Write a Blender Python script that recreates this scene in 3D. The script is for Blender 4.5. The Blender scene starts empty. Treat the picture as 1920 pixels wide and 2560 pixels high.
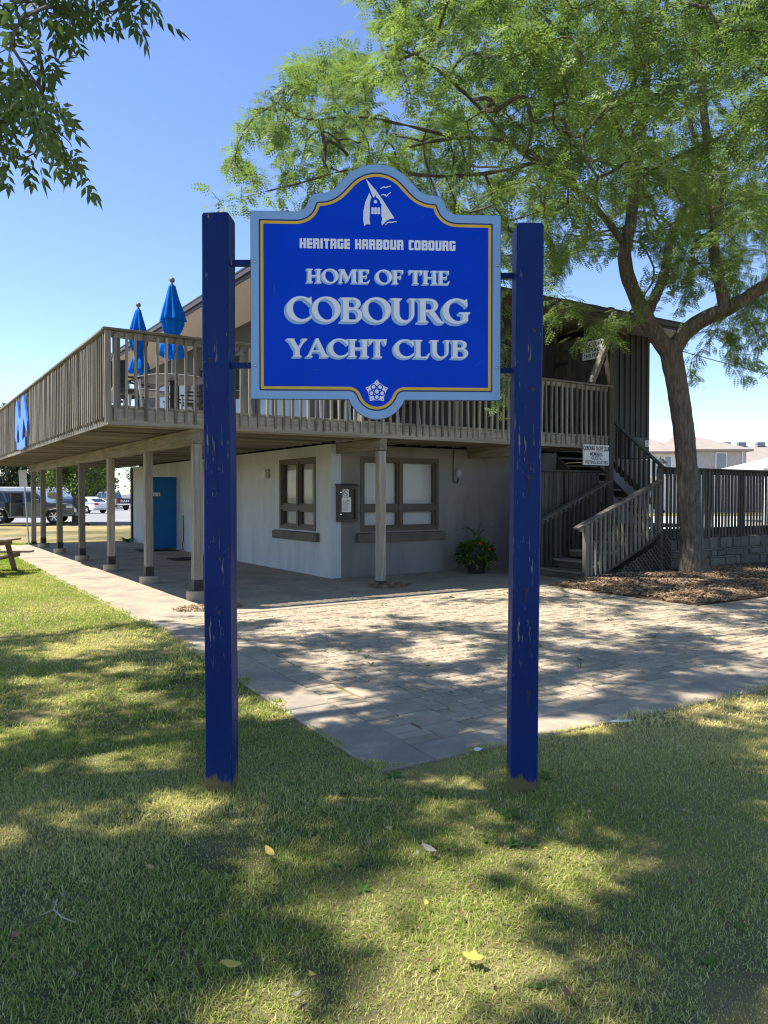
import bpy, bmesh, math, random
import numpy as np
from mathutils import Vector, Matrix
from mathutils.geometry import tessellate_polygon

R = math.radians
random.seed(7)
rng = np.random.default_rng(7)
scene = bpy.context.scene
COL = scene.collection

# ------------------------------------------------------------------ camera
cam_d = bpy.data.cameras.new('camera')
cam = bpy.data.objects.new('camera', cam_d)
COL.objects.link(cam)
cam.location = (0, 0, 1.6)
cam.rotation_euler = (R(90 - 1.2), 0, 0)
cam_d.sensor_fit = 'VERTICAL'
cam_d.sensor_height = 36
cam_d.sensor_width = 27
cam_d.lens = 26.72
cam_d.clip_start = 0.05
cam_d.clip_end = 3000
scene.camera = cam

# ------------------------------------------------------------------ sky and sun
SUN_TO = Vector((-0.558, 0.03, 1.0)).normalized()       # towards the sun
elev = math.asin(SUN_TO.z)
world = bpy.data.worlds.new('World')
scene.world = world
world.use_nodes = True
wn = world.node_tree
bg = wn.nodes['Background']
sky = wn.nodes.new('ShaderNodeTexSky')
sky.sky_type = 'NISHITA'
sky.sun_disc = False
sky.sun_elevation = elev
sky.sun_rotation = math.atan2(SUN_TO.x, SUN_TO.y)
sky.altitude = 80
sky.air_density = 0.85
sky.dust_density = 0.1
sky.ozone_density = 1.2
hsv = wn.nodes.new('ShaderNodeHueSaturation')            # the clear saturated blue of the afternoon
hsv.inputs['Saturation'].default_value = 1.1
hsv.inputs['Hue'].default_value = 0.509
wn.links.new(sky.outputs[0], hsv.inputs['Color'])
wn.links.new(hsv.outputs[0], bg.inputs[0])
bg.inputs[1].default_value = 0.132

sun_d = bpy.data.lights.new('sun', 'SUN')
sun_d.energy = 4.8
sun_d.angle = R(0.53)
sun_d.color = (1.0, 0.945, 0.85)
sun = bpy.data.objects.new('sun', sun_d)
COL.objects.link(sun)
sun.rotation_euler = (-SUN_TO).to_track_quat('-Z', 'Y').to_euler()
sun.location = (-20, 0, 40)

scene.view_settings.view_transform = 'Standard'
scene.view_settings.look = 'None'
scene.view_settings.gamma = 1
scene.view_settings.exposure = 1.0
scene.view_settings.use_curve_mapping = False
scene.render.engine = 'CYCLES'
scene.cycles.use_denoising = True
scene.cycles.filter_width = 1.15
scene.cycles.max_bounces = 6
scene.cycles.diffuse_bounces = 4
scene.cycles.glossy_bounces = 3
scene.cycles.transmission_bounces = 4
scene.cycles.transparent_max_bounces = 6

# ------------------------------------------------------------------ materials
MATS = {}

def _n(t, typ, **kw):
    n = t.nodes.new(typ)
    for k, v in kw.items():
        setattr(n, k, v)
    return n

def mat(name, col, rough=0.7, var=0.15, scale=6.0, stretch=(1, 1, 1), bump=0.0, bscale=None, detail=5,
        col2=None, spec=0.3, rnd=0.0, metallic=0.0, patch=None, island=0.0, coat=0.0, transl=0.0):
    """procedural principled material: noise between col and col2, larger patches, per-object shift"""
    if name in MATS:
        return MATS[name]
    m = bpy.data.materials.new(name)
    MATS[name] = m
    m.use_nodes = True
    t = m.node_tree
    b = t.nodes['Principled BSDF']
    b.inputs['Roughness'].default_value = rough
    b.inputs['Specular IOR Level'].default_value = spec
    b.inputs['Metallic'].default_value = metallic
    if coat:
        b.inputs['Coat Weight'].default_value = coat
        b.inputs['Coat Roughness'].default_value = 0.08
    tc = _n(t, 'ShaderNodeTexCoord')
    mp = _n(t, 'ShaderNodeMapping')
    mp.inputs['Scale'].default_value = stretch
    t.links.new(tc.outputs['Object'], mp.inputs['Vector'])
    vec = mp.outputs[0]
    oi = _n(t, 'ShaderNodeObjectInfo')
    if rnd:
        add = _n(t, 'ShaderNodeVectorMath', operation='MULTIPLY_ADD')
        comb = _n(t, 'ShaderNodeCombineXYZ')
        for i in range(3):
            t.links.new(oi.outputs['Random'], comb.inputs[i])
        t.links.new(comb.outputs[0], add.inputs[0])
        add.inputs[1].default_value = (37, 53, 71)
        t.links.new(vec, add.inputs[2])
        vec = add.outputs[0]
    nz = _n(t, 'ShaderNodeTexNoise')
    nz.inputs['Scale'].default_value = scale
    nz.inputs['Detail'].default_value = detail
    nz.inputs['Roughness'].default_value = 0.62
    t.links.new(vec, nz.inputs['Vector'])
    ramp = _n(t, 'ShaderNodeMapRange')
    ramp.inputs['From Min'].default_value = 0.28
    ramp.inputs['From Max'].default_value = 0.72
    t.links.new(nz.outputs['Fac'], ramp.inputs['Value'])
    mix = _n(t, 'ShaderNodeMix', data_type='RGBA')
    c1 = [c * (1 - var) for c in col]
    c2 = list(col2) if col2 else [min(1, c * (1 + var)) for c in col]
    mix.inputs[6].default_value = (*c1, 1)
    mix.inputs[7].default_value = (*c2, 1)
    t.links.new(ramp.outputs[0], mix.inputs[0])
    out = mix.outputs[2]
    if patch:                                           # (colour, scale, amount, threshold)
        pz = _n(t, 'ShaderNodeTexNoise')
        pz.inputs['Scale'].default_value = patch[1]
        pz.inputs['Detail'].default_value = 6
        t.links.new(vec if len(patch) < 5 else tc.outputs['Object'], pz.inputs['Vector'])
        pr = _n(t, 'ShaderNodeMapRange')
        pr.inputs['From Min'].default_value = patch[3] - 0.08
        pr.inputs['From Max'].default_value = patch[3] + 0.08
        pr.inputs['To Max'].default_value = patch[2]
        t.links.new(pz.outputs['Fac'], pr.inputs['Value'])
        pm = _n(t, 'ShaderNodeMix', data_type='RGBA')
        t.links.new(pr.outputs[0], pm.inputs[0])
        t.links.new(out, pm.inputs[6])
        pm.inputs[7].default_value = (*patch[0], 1)
        out = pm.outputs[2]
    if rnd or island:
        hs = _n(t, 'ShaderNodeHueSaturation')
        mr = _n(t, 'ShaderNodeMapRange')
        k = max(rnd, island)
        mr.inputs['To Min'].default_value = 1 - k
        mr.inputs['To Max'].default_value = 1 + k
        if island:
            ge = _n(t, 'ShaderNodeNewGeometry')
            ad = _n(t, 'ShaderNodeMath', operation='ADD')
            t.links.new(ge.outputs['Random Per Island'], ad.inputs[0])
            t.links.new(oi.outputs['Random'], ad.inputs[1])
            fr = _n(t, 'ShaderNodeMath', operation='FRACT')
            t.links.new(ad.outputs[0], fr.inputs[0])
            t.links.new(fr.outputs[0], mr.inputs['Value'])
        else:
            t.links.new(oi.outputs['Random'], mr.inputs['Value'])
        t.links.new(mr.outputs[0], hs.inputs['Value'])
        t.links.new(out, hs.inputs['Color'])
        out = hs.outputs[0]
    t.links.new(out, b.inputs['Base Color'])
    if bump:
        bz = _n(t, 'ShaderNodeTexNoise')
        bz.inputs['Scale'].default_value = bscale or scale * 3
        bz.inputs['Detail'].default_value = 6
        t.links.new(vec, bz.inputs['Vector'])
        bp = _n(t, 'ShaderNodeBump')
        bp.inputs['Strength'].default_value = bump
        bp.inputs['Distance'].default_value = 0.02
        t.links.new(bz.outputs['Fac'], bp.inputs['Height'])
        t.links.new(bp.outputs[0], b.inputs['Normal'])
    return m

def glass_mat(name, tint=(0.02, 0.025, 0.03), alpha=0.35):
    """window glass: mirror-like pane that still shows what is behind"""
    if name in MATS:
        return MATS[name]
    m = bpy.data.materials.new(name)
    MATS[name] = m
    m.use_nodes = True
    t = m.node_tree
    b = t.nodes['Principled BSDF']
    b.inputs['Base Color'].default_value = (*tint, 1)
    b.inputs['Roughness'].default_value = 0.03
    b.inputs['IOR'].default_value = 1.52
    b.inputs['Specular IOR Level'].default_value = 0.8
    tr = _n(t, 'ShaderNodeBsdfTransparent')
    mx = _n(t, 'ShaderNodeMixShader')
    fr = _n(t, 'ShaderNodeLayerWeight')
    fr.inputs[0].default_value = 0.5
    pw = _n(t, 'ShaderNodeMath', operation='POWER')
    pw.inputs[1].default_value = 3.0
    t.links.new(fr.outputs['Facing'], pw.inputs[0])
    ad = _n(t, 'ShaderNodeMath', operation='MULTIPLY_ADD')
    ad.inputs[1].default_value = 0.8
    ad.inputs[2].default_value = alpha
    t.links.new(pw.outputs[0], ad.inputs[0])
    t.links.new(ad.outputs[0], mx.inputs[0])
    t.links.new(tr.outputs[0], mx.inputs[1])
    t.links.new(b.outputs[0], mx.inputs[2])
    t.links.new(mx.outputs[0], t.nodes['Material Output'].inputs[0])
    return m

def leaf_mat(name, c1, c2, transl=0.35, rough=0.5, spec=0.25):
    """leaves: colour from the per-leaf attribute, part of the light shines through"""
    if name in MATS:
        return MATS[name]
    m = bpy.data.materials.new(name)
    MATS[name] = m
    m.use_nodes = True
    t = m.node_tree
    b = t.nodes['Principled BSDF']
    b.inputs['Roughness'].default_value = rough
    b.inputs['Specular IOR Level'].default_value = spec
    at = _n(t, 'ShaderNodeAttribute', attribute_name='rnd')
    mix = _n(t, 'ShaderNodeMix', data_type='RGBA')
    mix.inputs[6].default_value = (*c1, 1)
    mix.inputs[7].default_value = (*c2, 1)
    t.links.new(at.outputs['Fac'], mix.inputs[0])
    t.links.new(mix.outputs[2], b.inputs['Base Color'])
    tl = _n(t, 'ShaderNodeBsdfTranslucent')
    hs = _n(t, 'ShaderNodeHueSaturation')
    hs.inputs['Hue'].default_value = 0.497
    hs.inputs['Saturation'].default_value = 1.15
    hs.inputs['Value'].default_value = 1.5
    t.links.new(mix.outputs[2], hs.inputs['Color'])
    t.links.new(hs.outputs[0], tl.inputs[0])
    mx = _n(t, 'ShaderNodeMixShader')
    mx.inputs[0].default_value = transl
    t.links.new(b.outputs[0], mx.inputs[1])
    t.links.new(tl.outputs[0], mx.inputs[2])
    t.links.new(mx.outputs[0], t.nodes['Material Output'].inputs[0])
    return m

# ------------------------------------------------------------------ mesh helpers
class MB:
    def __init__(s):
        s.v = []
        s.f = []
        s.mi = []
        s.cur = 0

    def add(s, vs, fs):
        o = len(s.v)
        s.v += [tuple(p) for p in vs]
        s.f += [tuple(i + o for i in f) for f in fs]
        s.mi += [s.cur] * len(fs)
        return s

    def box(s, x0, x1, y0, y1, z0, z1, M=None):
        vs = [(x, y, z) for z in (z0, z1) for y in (y0, y1) for x in (x0, x1)]
        if M is not None:
            vs = [M @ Vector(p) for p in vs]
        return s.add(vs, [(0, 2, 3, 1), (4, 5, 7, 6), (0, 1, 5, 4), (2, 6, 7, 3), (0, 4, 6, 2), (1, 3, 7, 5)])

    def cbox(s, x0, x1, y0, y1, z0, z1, c=0.006, M=None):
        """box with chamfered vertical and horizontal edges (26 faces kept to an 8-gon prism with inset caps)"""
        def ring(z, d):
            return [(x0 + c + d, y0 + d, z), (x1 - c - d, y0 + d, z), (x1 - d, y0 + c + d, z), (x1 - d, y1 - c - d, z),
                    (x1 - c - d, y1 - d, z), (x0 + c + d, y1 - d, z), (x0 + d, y1 - c - d, z), (x0 + d, y0 + c + d, z)]
        vs = ring(z0, c) + ring(z0 + c, 0) + ring(z1 - c, 0) + ring(z1, c)
        if M is not None:
            vs = [M @ Vector(p) for p in vs]
        fs = [tuple(range(7, -1, -1)), tuple(range(24, 32))]
        for k in range(3):
            for i in range(8):
                j = (i + 1) % 8
                fs.append((k * 8 + i, k * 8 + j, k * 8 + 8 + j, k * 8 + 8 + i))
        return s.add(vs, fs)

    def bar(s, p, q, w, h, up=(0, 0, 1)):
        """rectangular bar from p to q; w across, h along up"""
        p, q = Vector(p), Vector(q)
        d = (q - p)
        L = d.length
        d.normalize()
        up = Vector(up)
        x = d.cross(up)
        if x.length < 1e-5:
            x = d.cross(Vector((1, 0, 0)))
        x.normalize()
        u = x.cross(d)
        M = Matrix((( d.x, x.x, u.x, p.x), (d.y, x.y, u.y, p.y), (d.z, x.z, u.z, p.z), (0, 0, 0, 1)))
        return s.box(0, L, -w / 2, w / 2, -h / 2, h / 2, M)

    def tube(s, pts, rad, n=8, cap=True):
        pts = [Vector(p) for p in pts]
        if not hasattr(rad, '__len__'):
            rad = [rad] * len(pts)
        vs, fs = [], []
        a = None
        for i, p in enumerate(pts):
            d = (pts[min(i + 1, len(pts) - 1)] - pts[max(i - 1, 0)])
            if d.length < 1e-9:
                d = Vector((0, 0, 1))
            d.normalize()
            if a is None:
                a = d.cross(Vector((0.31, 0.87, 0.13)))
                if a.length < 1e-3:
                    a = d.cross(Vector((1, 0, 0)))
            a = a - d * a.dot(d)
            a.normalize()
            b = d.cross(a)
            for k in range(n):
                t = 2 * math.pi * k / n
                vs.append(p + (a * math.cos(t) + b * math.sin(t)) * rad[i])
        for i in range(len(pts) - 1):
            for k in range(n):
                j = (k + 1) % n
                fs.append((i * n + k, i * n + j, i * n + n + j, i * n + n + k))
        if cap:
            fs.append(tuple(range(n - 1, -1, -1)))
            o = (len(pts) - 1) * n
            fs.append(tuple(range(o, o + n)))
        return s.add(vs, fs)

    def lathe(s, prof, n=20, c=(0, 0, 0), fold=None, ring=False):
        """profile of (radius, z); fold(theta, z) scales the radius"""
        vs, fs = [], []
        for r, z in prof:
            for k in range(n):
                t = 2 * math.pi * k / n
                q = r * (fold(t, z) if fold else 1)
                vs.append((c[0] + q * math.cos(t), c[1] + q * math.sin(t), c[2] + z))
        for i in range(len(prof) - 1):
            for k in range(n):
                j = (k + 1) % n
                fs.append((i * n + k, i * n + j, i * n + n + j, i * n + n + k))
        o = (len(prof) - 1) * n
        if ring:
            for k in range(n):
                j = (k + 1) % n
                fs.append((o + k, o + j, j, k))
        else:
            fs.append(tuple(range(n - 1, -1, -1)))
            fs.append(tuple(range(o, o + n)))
        return s.add(vs, fs)

    def extrude(s, loops, tf, d0, d1, sides=True):
        """fill closed 2-D loops (holes allowed) and extrude: tf(x, y, d) gives the 3-D point"""
        if len(loops) > 1:
            area = lambda lp: 0.5 * sum(lp[i - 1][0] * lp[i][1] - lp[i][0] * lp[i - 1][1] for i in range(len(lp)))
            def inside(p, lp):
                c = False
                for i in range(len(lp)):
                    (x1, y1), (x2, y2) = lp[i - 1], lp[i]
                    if (y1 > p[1]) != (y2 > p[1]) and p[0] < (x2 - x1) * (p[1] - y1) / (y2 - y1) + x1:
                        c = not c
                return c
            outer, holes = [], []
            for i, lp in enumerate(loops):
                dep = sum(inside(lp[0], q) for j, q in enumerate(loops) if j != i)
                (holes if dep % 2 else outer).append((lp, dep))
            if len(outer) > 1:
                for lp, dep in outer:
                    s.extrude([lp] + [h for h, d in holes if d == dep + 1 and inside(h[0], lp)], tf, d0, d1, sides)
                return s
        flat = [p for lp in loops for p in lp]
        tris = tessellate_polygon([[Vector((p[0], p[1], 0)) for p in lp] for lp in loops])
        n = len(flat)
        vs = [tf(p[0], p[1], d1) for p in flat]
        fs = []
        for t in tris:
            a, b, c = [flat[i] for i in t]
            ar = (b[0] - a[0]) * (c[1] - a[1]) - (c[0] - a[0]) * (b[1] - a[1])
            fs.append(tuple(t) if ar > 0 else tuple(reversed(t)))
        if sides:
            vs += [tf(p[0], p[1], d0) for p in flat]
            fs += [tuple(i + n for i in reversed(t)) for t in list(fs)]
            o = 0
            for lp in loops:
                L = len(lp)
                for i in range(L):
                    j = (i + 1) % L
                    fs.append((o + i, o + j, o + j + n, o + i + n)[::-1])
                o += L
        return s.add(vs, fs)

    def mesh(s, name):
        me = bpy.data.meshes.new(name)
        me.from_pydata(s.v, [], s.f)
        return me

    def build(s, name, material, parent=None, loc=None, smooth=False, bevel=0.0):
        me = s.mesh(name)
        ms = material if isinstance(material, (list, tuple)) else [material]
        for m in ms:
            me.materials.append(m)
        if len(ms) > 1:
            me.polygons.foreach_set('material_index', s.mi)
        if smooth:
            me.polygons.foreach_set('use_smooth', [True] * len(me.polygons))
        o = bpy.data.objects.new(name, me)
        COL.objects.link(o)
        if parent:
            o.parent = parent
        if loc:
            o.location = loc
        if bevel:
            bv = o.modifiers.new('bevel', 'BEVEL')
            bv.width = bevel
            bv.segments = 2
            bv.limit_method = 'ANGLE'
        return o

def fixn(o):
    bm = bmesh.new()
    bm.from_mesh(o.data)
    bmesh.ops.recalc_face_normals(bm, faces=bm.faces)
    bm.to_mesh(o.data)
    bm.free()
    return o

def empty(name, loc=(0, 0, 0), rz=0.0):
    o = bpy.data.objects.new(name, None)
    COL.objects.link(o)
    o.location = loc
    o.rotation_euler = (0, 0, rz)
    o.empty_display_size = 0.2
    return o

def tag(o, label=None, cat=None, group=None, kind=None):
    for k, v in (('label', label), ('category', cat), ('group', group), ('kind', kind)):
        if v:
            o[k] = v
    return o

def share(name, me, parent, loc=(0, 0, 0), rot=(0, 0, 0), scale=(1, 1, 1)):
    o = bpy.data.objects.new(name, me)
    COL.objects.link(o)
    o.parent = parent
    o.location = loc
    o.rotation_euler = rot
    o.scale = scale
    return o

def copy_tree(o, parent=None):
    c = o.copy()
    COL.objects.link(c)
    c.parent = parent
    for ch in list(o.children):
        copy_tree(ch, c)
    return c

def np_mesh(name, V, F, material, parent=None, rnd=None, smooth=False):
    """mesh from arrays; F is (n,3) or (n,4); rnd is a per-vertex float attribute"""
    me = bpy.data.meshes.new(name)
    V = np.asarray(V, np.float32)
    F = np.asarray(F, np.int32)
    k = F.shape[1]
    me.vertices.add(len(V))
    me.vertices.foreach_set('co', V.ravel())
    me.loops.add(F.size)
    me.loops.foreach_set('vertex_index', F.ravel())
    me.polygons.add(len(F))
    me.polygons.foreach_set('loop_start', np.arange(0, F.size, k, dtype=np.int32))
    me.polygons.foreach_set('loop_total', np.full(len(F), k, np.int32))
    me.update(calc_edges=True)
    if rnd is not None:
        a = me.attributes.new('rnd', 'FLOAT', 'POINT')
        a.data.foreach_set('value', np.asarray(rnd, np.float32))
    if smooth:
        me.polygons.foreach_set('use_smooth', np.ones(len(F), bool))
    me.materials.append(material)
    o = bpy.data.objects.new(name, me)
    COL.objects.link(o)
    if parent:
        o.parent = parent
    return o

def scatter(tv, tf, pos, rot, scl):
    """copies of a template (tv verts, tf faces) as arrays; rot is (n,3,3)"""
    tv = np.asarray(tv, float)
    tf = np.asarray(tf, int)
    n, m = len(pos), len(tv)
    V = np.einsum('nij,mj->nmi', rot, tv) * np.asarray(scl).reshape(n, 1, -1) + np.asarray(pos)[:, None, :]
    F = tf[None] + (np.arange(n) * m)[:, None, None]
    return V.reshape(-1, 3), F.reshape(-1, tf.shape[1])

def frames(d, roll=None, up=(0, 0, 1)):
    """rotation matrices whose x axis is d"""
    d = d / np.linalg.norm(d, axis=1, keepdims=True)
    up = np.broadcast_to(np.asarray(up, float), d.shape)
    y = np.cross(up, d)
    ln = np.linalg.norm(y, axis=1, keepdims=True)
    y = np.where(ln > 1e-4, y / np.maximum(ln, 1e-9), np.array([[0, 1.0, 0]]))
    z = np.cross(d, y)
    if roll is not None:
        c, s = np.cos(roll)[:, None], np.sin(roll)[:, None]
        y, z = y * c + z * s, z * c - y * s
    return np.stack([d, y, z], axis=2)

# ---- implicit 2-D shapes, contoured into outlines (lettering, emblems, panel outline)
def f_poly(X, Y, pts):
    d = np.full(X.shape, 1e9)
    s = np.ones(X.shape)
    n = len(pts)
    for i in range(n):
        ax, ay = pts[i]
        bx, by = pts[i - 1]
        ex, ey = bx - ax, by - ay
        wx, wy = X - ax, Y - ay
        k = np.clip((wx * ex + wy * ey) / (ex * ex + ey * ey + 1e-12), 0, 1)
        d = np.minimum(d, (wx - ex * k) ** 2 + (wy - ey * k) ** 2)
        c1, c2, c3 = Y >= ay, Y < by, ex * wy > ey * wx
        flip = (c1 & c2 & c3) | (~c1 & ~c2 & ~c3)
        s = np.where(flip, -s, s)
    return s * np.sqrt(d)

def f_ell(X, Y, cx, cy, a, b, rot=0.0):
    c, s = math.cos(rot), math.sin(rot)
    x, y = (X - cx) * c + (Y - cy) * s, -(X - cx) * s + (Y - cy) * c
    return (np.sqrt((x / a) ** 2 + (y / b) ** 2) - 1) * min(a, b)

def f_box(X, Y, x0, x1, y0, y1, r=0.0):
    qx = np.abs(X - (x0 + x1) / 2) - (x1 - x0) / 2 + r
    qy = np.abs(Y - (y0 + y1) / 2) - (y1 - y0) / 2 + r
    return np.minimum(np.maximum(qx, qy), 0) + np.hypot(np.maximum(qx, 0), np.maximum(qy, 0)) - r

def f_seg(X, Y, x0, y0, x1, y1, w):
    ex, ey = x1 - x0, y1 - y0
    k = np.clip(((X - x0) * ex + (Y - y0) * ey) / (ex * ex + ey * ey + 1e-12), 0, 1)
    return np.hypot(X - x0 - ex * k, Y - y0 - ey * k) - w / 2

def U(*f):
    r = f[0]
    for g in f[1:]:
        r = np.minimum(r, g)
    return r

def D(a, *b):
    for g in b:
        a = np.maximum(a, -g)
    return a

def I(*f):
    r = f[0]
    for g in f[1:]:
        r = np.maximum(r, g)
    return r

def contours(F, x0, y0, h, tol=0.0):
    """closed outlines of F<0 by marching squares"""
    F = np.where(np.abs(F) < 1e-7, 1e-7, F)
    ny, nx = F.shape
    ins = F < 0
    case = (ins[:-1, :-1] * 1 + ins[:-1, 1:] * 2 + ins[1:, 1:] * 4 + ins[1:, :-1] * 8)
    nxt = {}
    def pt(e):
        i, j, k = e
        if k == 0:
            a, b = F[j, i], F[j, i + 1]
            return (x0 + (i + min(.96, max(.04, a / (a - b)))) * h, y0 + j * h)
        a, b = F[j, i], F[j + 1, i]
        return (x0 + i * h, y0 + (j + min(.96, max(.04, a / (a - b)))) * h)
    T = {1: [('B', 'L')], 2: [('R', 'B')], 3: [('R', 'L')], 4: [('T', 'R')], 5: [('B', 'L'), ('T', 'R')], 6: [('T', 'B')], 7: [('T', 'L')],
         8: [('L', 'T')], 9: [('B', 'T')], 10: [('R', 'B'), ('L', 'T')], 11: [('R', 'T')], 12: [('L', 'R')], 13: [('B', 'R')], 14: [('L', 'B')]}
    for j, i in zip(*np.nonzero((case > 0) & (case < 15))):
        ed = {'B': (i, j, 0), 'T': (i, j + 1, 0), 'L': (i, j, 1), 'R': (i + 1, j, 1)}
        for a, b in T[int(case[j, i])]:
            nxt[ed[a]] = ed[b]
    loops = []
    while nxt:
        k0 = next(iter(nxt))
        lp = []
        k = k0
        while k in nxt:
            lp.append(pt(k))
            k = nxt.pop(k)
        if len(lp) > 3:
            out = [lp[0]]                                # drop points that lie on a straight run
            for q in range(1, len(lp)):
                a, b, c = out[-1], lp[q], lp[(q + 1) % len(lp)]
                ar = abs((b[0] - a[0]) * (c[1] - a[1]) - (c[0] - a[0]) * (b[1] - a[1]))
                ln = math.hypot(c[0] - a[0], c[1] - a[1]) + 1e-12
                if ar / ln > h * 0.02 or math.hypot(b[0] - a[0], b[1] - a[1]) > h * 12:
                    out.append(b)
            if len(out) > 2:
                loops.append(out)
    return loops

def grid(x0, x1, y0, y1, h):
    nx, ny = int(math.ceil((x1 - x0) / h)) + 1, int(math.ceil((y1 - y0) / h)) + 1
    return np.meshgrid(x0 + np.arange(nx) * h, y0 + np.arange(ny) * h)

# ------------------------------------------------------------------ shared materials
def wood(axis, name, col, **kw):
    st = {'x': (0.6, 9, 9), 'y': (9, 0.6, 9), 'z': (9, 9, 0.6)}[axis]
    return mat(name + '_' + axis, col, rough=0.85, var=0.38, scale=3.2, stretch=st, bump=0.35, bscale=6, rnd=0.32, spec=0.15, **kw)

DECKW = (0.265, 0.246, 0.216)
WOODX, WOODY, WOODZ = [wood(a, 'weathered_wood', DECKW, patch=((0.13, 0.118, 0.092), 0.5, 0.6, 0.56)) for a in 'xyz']
FENX, FENY, FENZ = [wood(a, 'stained_fence_wood', (0.085, 0.078, 0.065)) for a in 'xyz']
BARK = mat('bark', (0.145, 0.122, 0.10), rough=0.95, var=0.55, scale=5, stretch=(5, 5, 0.9), bump=1.0, bscale=7, spec=0.1)
for _q in BARK.node_tree.nodes:
    if _q.type == 'BUMP':
        _q.inputs['Distance'].default_value = 0.06
CONC = mat('concrete', (0.41, 0.338, 0.245), rough=0.92, var=0.2, scale=14, bump=0.15, bscale=80, spec=0.2,
           patch=((0.27, 0.24, 0.195), 1.7, 0.75, 0.52))
BLACKM = mat('black_metal', (0.02, 0.02, 0.022), rough=0.45, var=0.2, spec=0.5)
CHROME = mat('chrome', (0.7, 0.7, 0.72), rough=0.2, var=0.05, metallic=1.0)
WHITEP = mat('white_paint', (0.78, 0.78, 0.76), rough=0.5, var=0.04)
RUBBER = mat('tyre_rubber', (0.02, 0.02, 0.02), rough=0.9, var=0.3)
DKGLASS = mat('dark_glass', (0.015, 0.018, 0.022), rough=0.05, var=0.1, spec=0.8)

# ------------------------------------------------------------------ site frame: the club house stands at 33 degrees
CX, CY, TH = -1.0166, 14.6024, R(33)
CT, ST = math.cos(TH), math.sin(TH)

def W(b, a, z=0.0):
    """site frame (b along the front wall, a along the side wall) to world"""
    return Vector((CX + b * CT - a * ST, CY + b * ST + a * CT, z))

def site(name):
    return empty(name, (CX, CY, 0), TH)

# ================================================================== THE SETTING
def far_ground():
    m = mat('lawn_soil', (0.105, 0.105, 0.045), rough=0.95, var=0.35, scale=2.2, bump=0.6, bscale=60, spec=0.1,
            col2=(0.20, 0.175, 0.08), patch=((0.42, 0.33, 0.15), 0.16, 0.75, 0.50))
    mb = MB()
    mb.add([(-900, -300, 0), (900, -300, 0), (900, 1600, 0), (-900, 1600, 0)], [(0, 1, 2, 3)])
    return tag(mb.build('lawn', m), 'mown lawn, green near the sign and dry towards the car park', 'lawn', kind='structure')
far_ground()

def px_of(p):
    d = p - Vector((0, 0, 1.6))
    t = R(1.2)
    D_ = d.y * math.cos(t) - d.z * math.sin(t)
    if D_ < 0.2:
        return (9999, 9999, D_)
    return (960 + 1900 * d.x / D_, 1280 - 1900 * (d.y * math.sin(t) + d.z * math.cos(t)) / D_, D_)

# ---- concrete patio and walk round the club house: one slab per joint
patio = tag(site('concrete_patio'), 'grey concrete patio and walk under and beside the timber deck', 'patio', kind='structure')
def slab(parent, b0, b1, a0, a1, z1=0.03, m=CONC, name='slab', z0=-0.05):
    g = 0.006
    mb = MB()
    mb.cbox(b0 + g, b1 - g, a0 + g, a1 - g, z0, z1, 0.008)
    return mb.build(name, m, parent)
for i, a0 in enumerate([-3.12, -0.3, 2.55, 5.4, 8.3, 11.2]):
    a1 = [-0.3, 2.55, 5.4, 8.3, 11.2, 14.3][i]
    slab(patio, -4.46, -3.35, a0, a1, 0.03 - 0.002 * (i % 2))
    slab(patio, -3.35, 0.0, a0, a1, 0.028 + 0.002 * (i % 2)) if a0 >= -0.3 else None
for i, b0 in enumerate([-3.35, -1.1, 1.2, 3.3]):
    b1 = [-1.1, 1.2, 3.3, 6.0][i]
    slab(patio, b0, b1, -3.12, -1.75, 0.03 - 0.002 * (i % 2))
    slab(patio, b0, b1, -1.75, -0.3, 0.026 + 0.002 * (i % 2))
slab(patio, 0.0, 6.0, -0.3, 0.0, 0.027)


# ---- paved court: pavers of mixed sizes with a concrete strip along the lawn
court = tag(site('paved_court'), 'court of weathered mixed-size concrete pavers edged by a concrete strip', 'pavement', kind='structure')
strip_out = lambda a: -4.38 + 0.064 * (a + 3.12)         # the strips run a few degrees off the house
strip_in = lambda a: strip_out(a) + 0.41
front_out = lambda b: -9.14 - 0.04 * (b + 4.7)
front_in = lambda b: -8.86 + 0.0 * b
bed = MB()
bed.add([(-4.3, -8.95, 0.008), (11, -8.95, 0.008), (11, -3.12, 0.008), (-4.0, -3.12, 0.008)], [(0, 1, 2, 3)])
bed.build('joint_sand', mat('joint_sand', (0.10, 0.085, 0.055), rough=1, var=0.4, scale=20, col2=(0.085, 0.095, 0.035), spec=0.05), court)
ys = [-9.22, -7.72, -6.2, -4.7, -3.12]
def quad_slab(pts, z1):
    mb = MB()
    c = Vector((sum(p[0] for p in pts) / 4, sum(p[1] for p in pts) / 4))
    sh = lambda p, d: (p[0] + (d if p[0] < c.x else -d), p[1] + (d if p[1] < c.y else -d))
    rings = [[(*sh(p, .005), -.05) for p in pts], [(*sh(p, .005), z1 - .008) for p in pts], [(*sh(p, .013), z1) for p in pts]]
    mb.add(sum(rings, []), [(8, 9, 10, 11)] + [(k * 4 + i, k * 4 + (i + 1) % 4, k * 4 + 4 + (i + 1) % 4, k * 4 + 4 + i) for k in (0, 1) for i in range(4)])
    return mb.build('strip_slab', CONC, court)
ys = [front_out(-4.77), -7.72, -6.2, -4.7, -3.12]
for i in range(4):
    y0, y1 = ys[i], ys[i + 1]
    quad_slab([(strip_out(y0), y0), (strip_in(y0), y0 - (0.016 if i == 0 else 0)), (strip_in(y1), y1), (strip_out(y1), y1)], 0.03 + 0.002 * (i % 2))
xs = [-4.36, -2.75, -1.1, 0.6, 2.3, 4.2]
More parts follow.
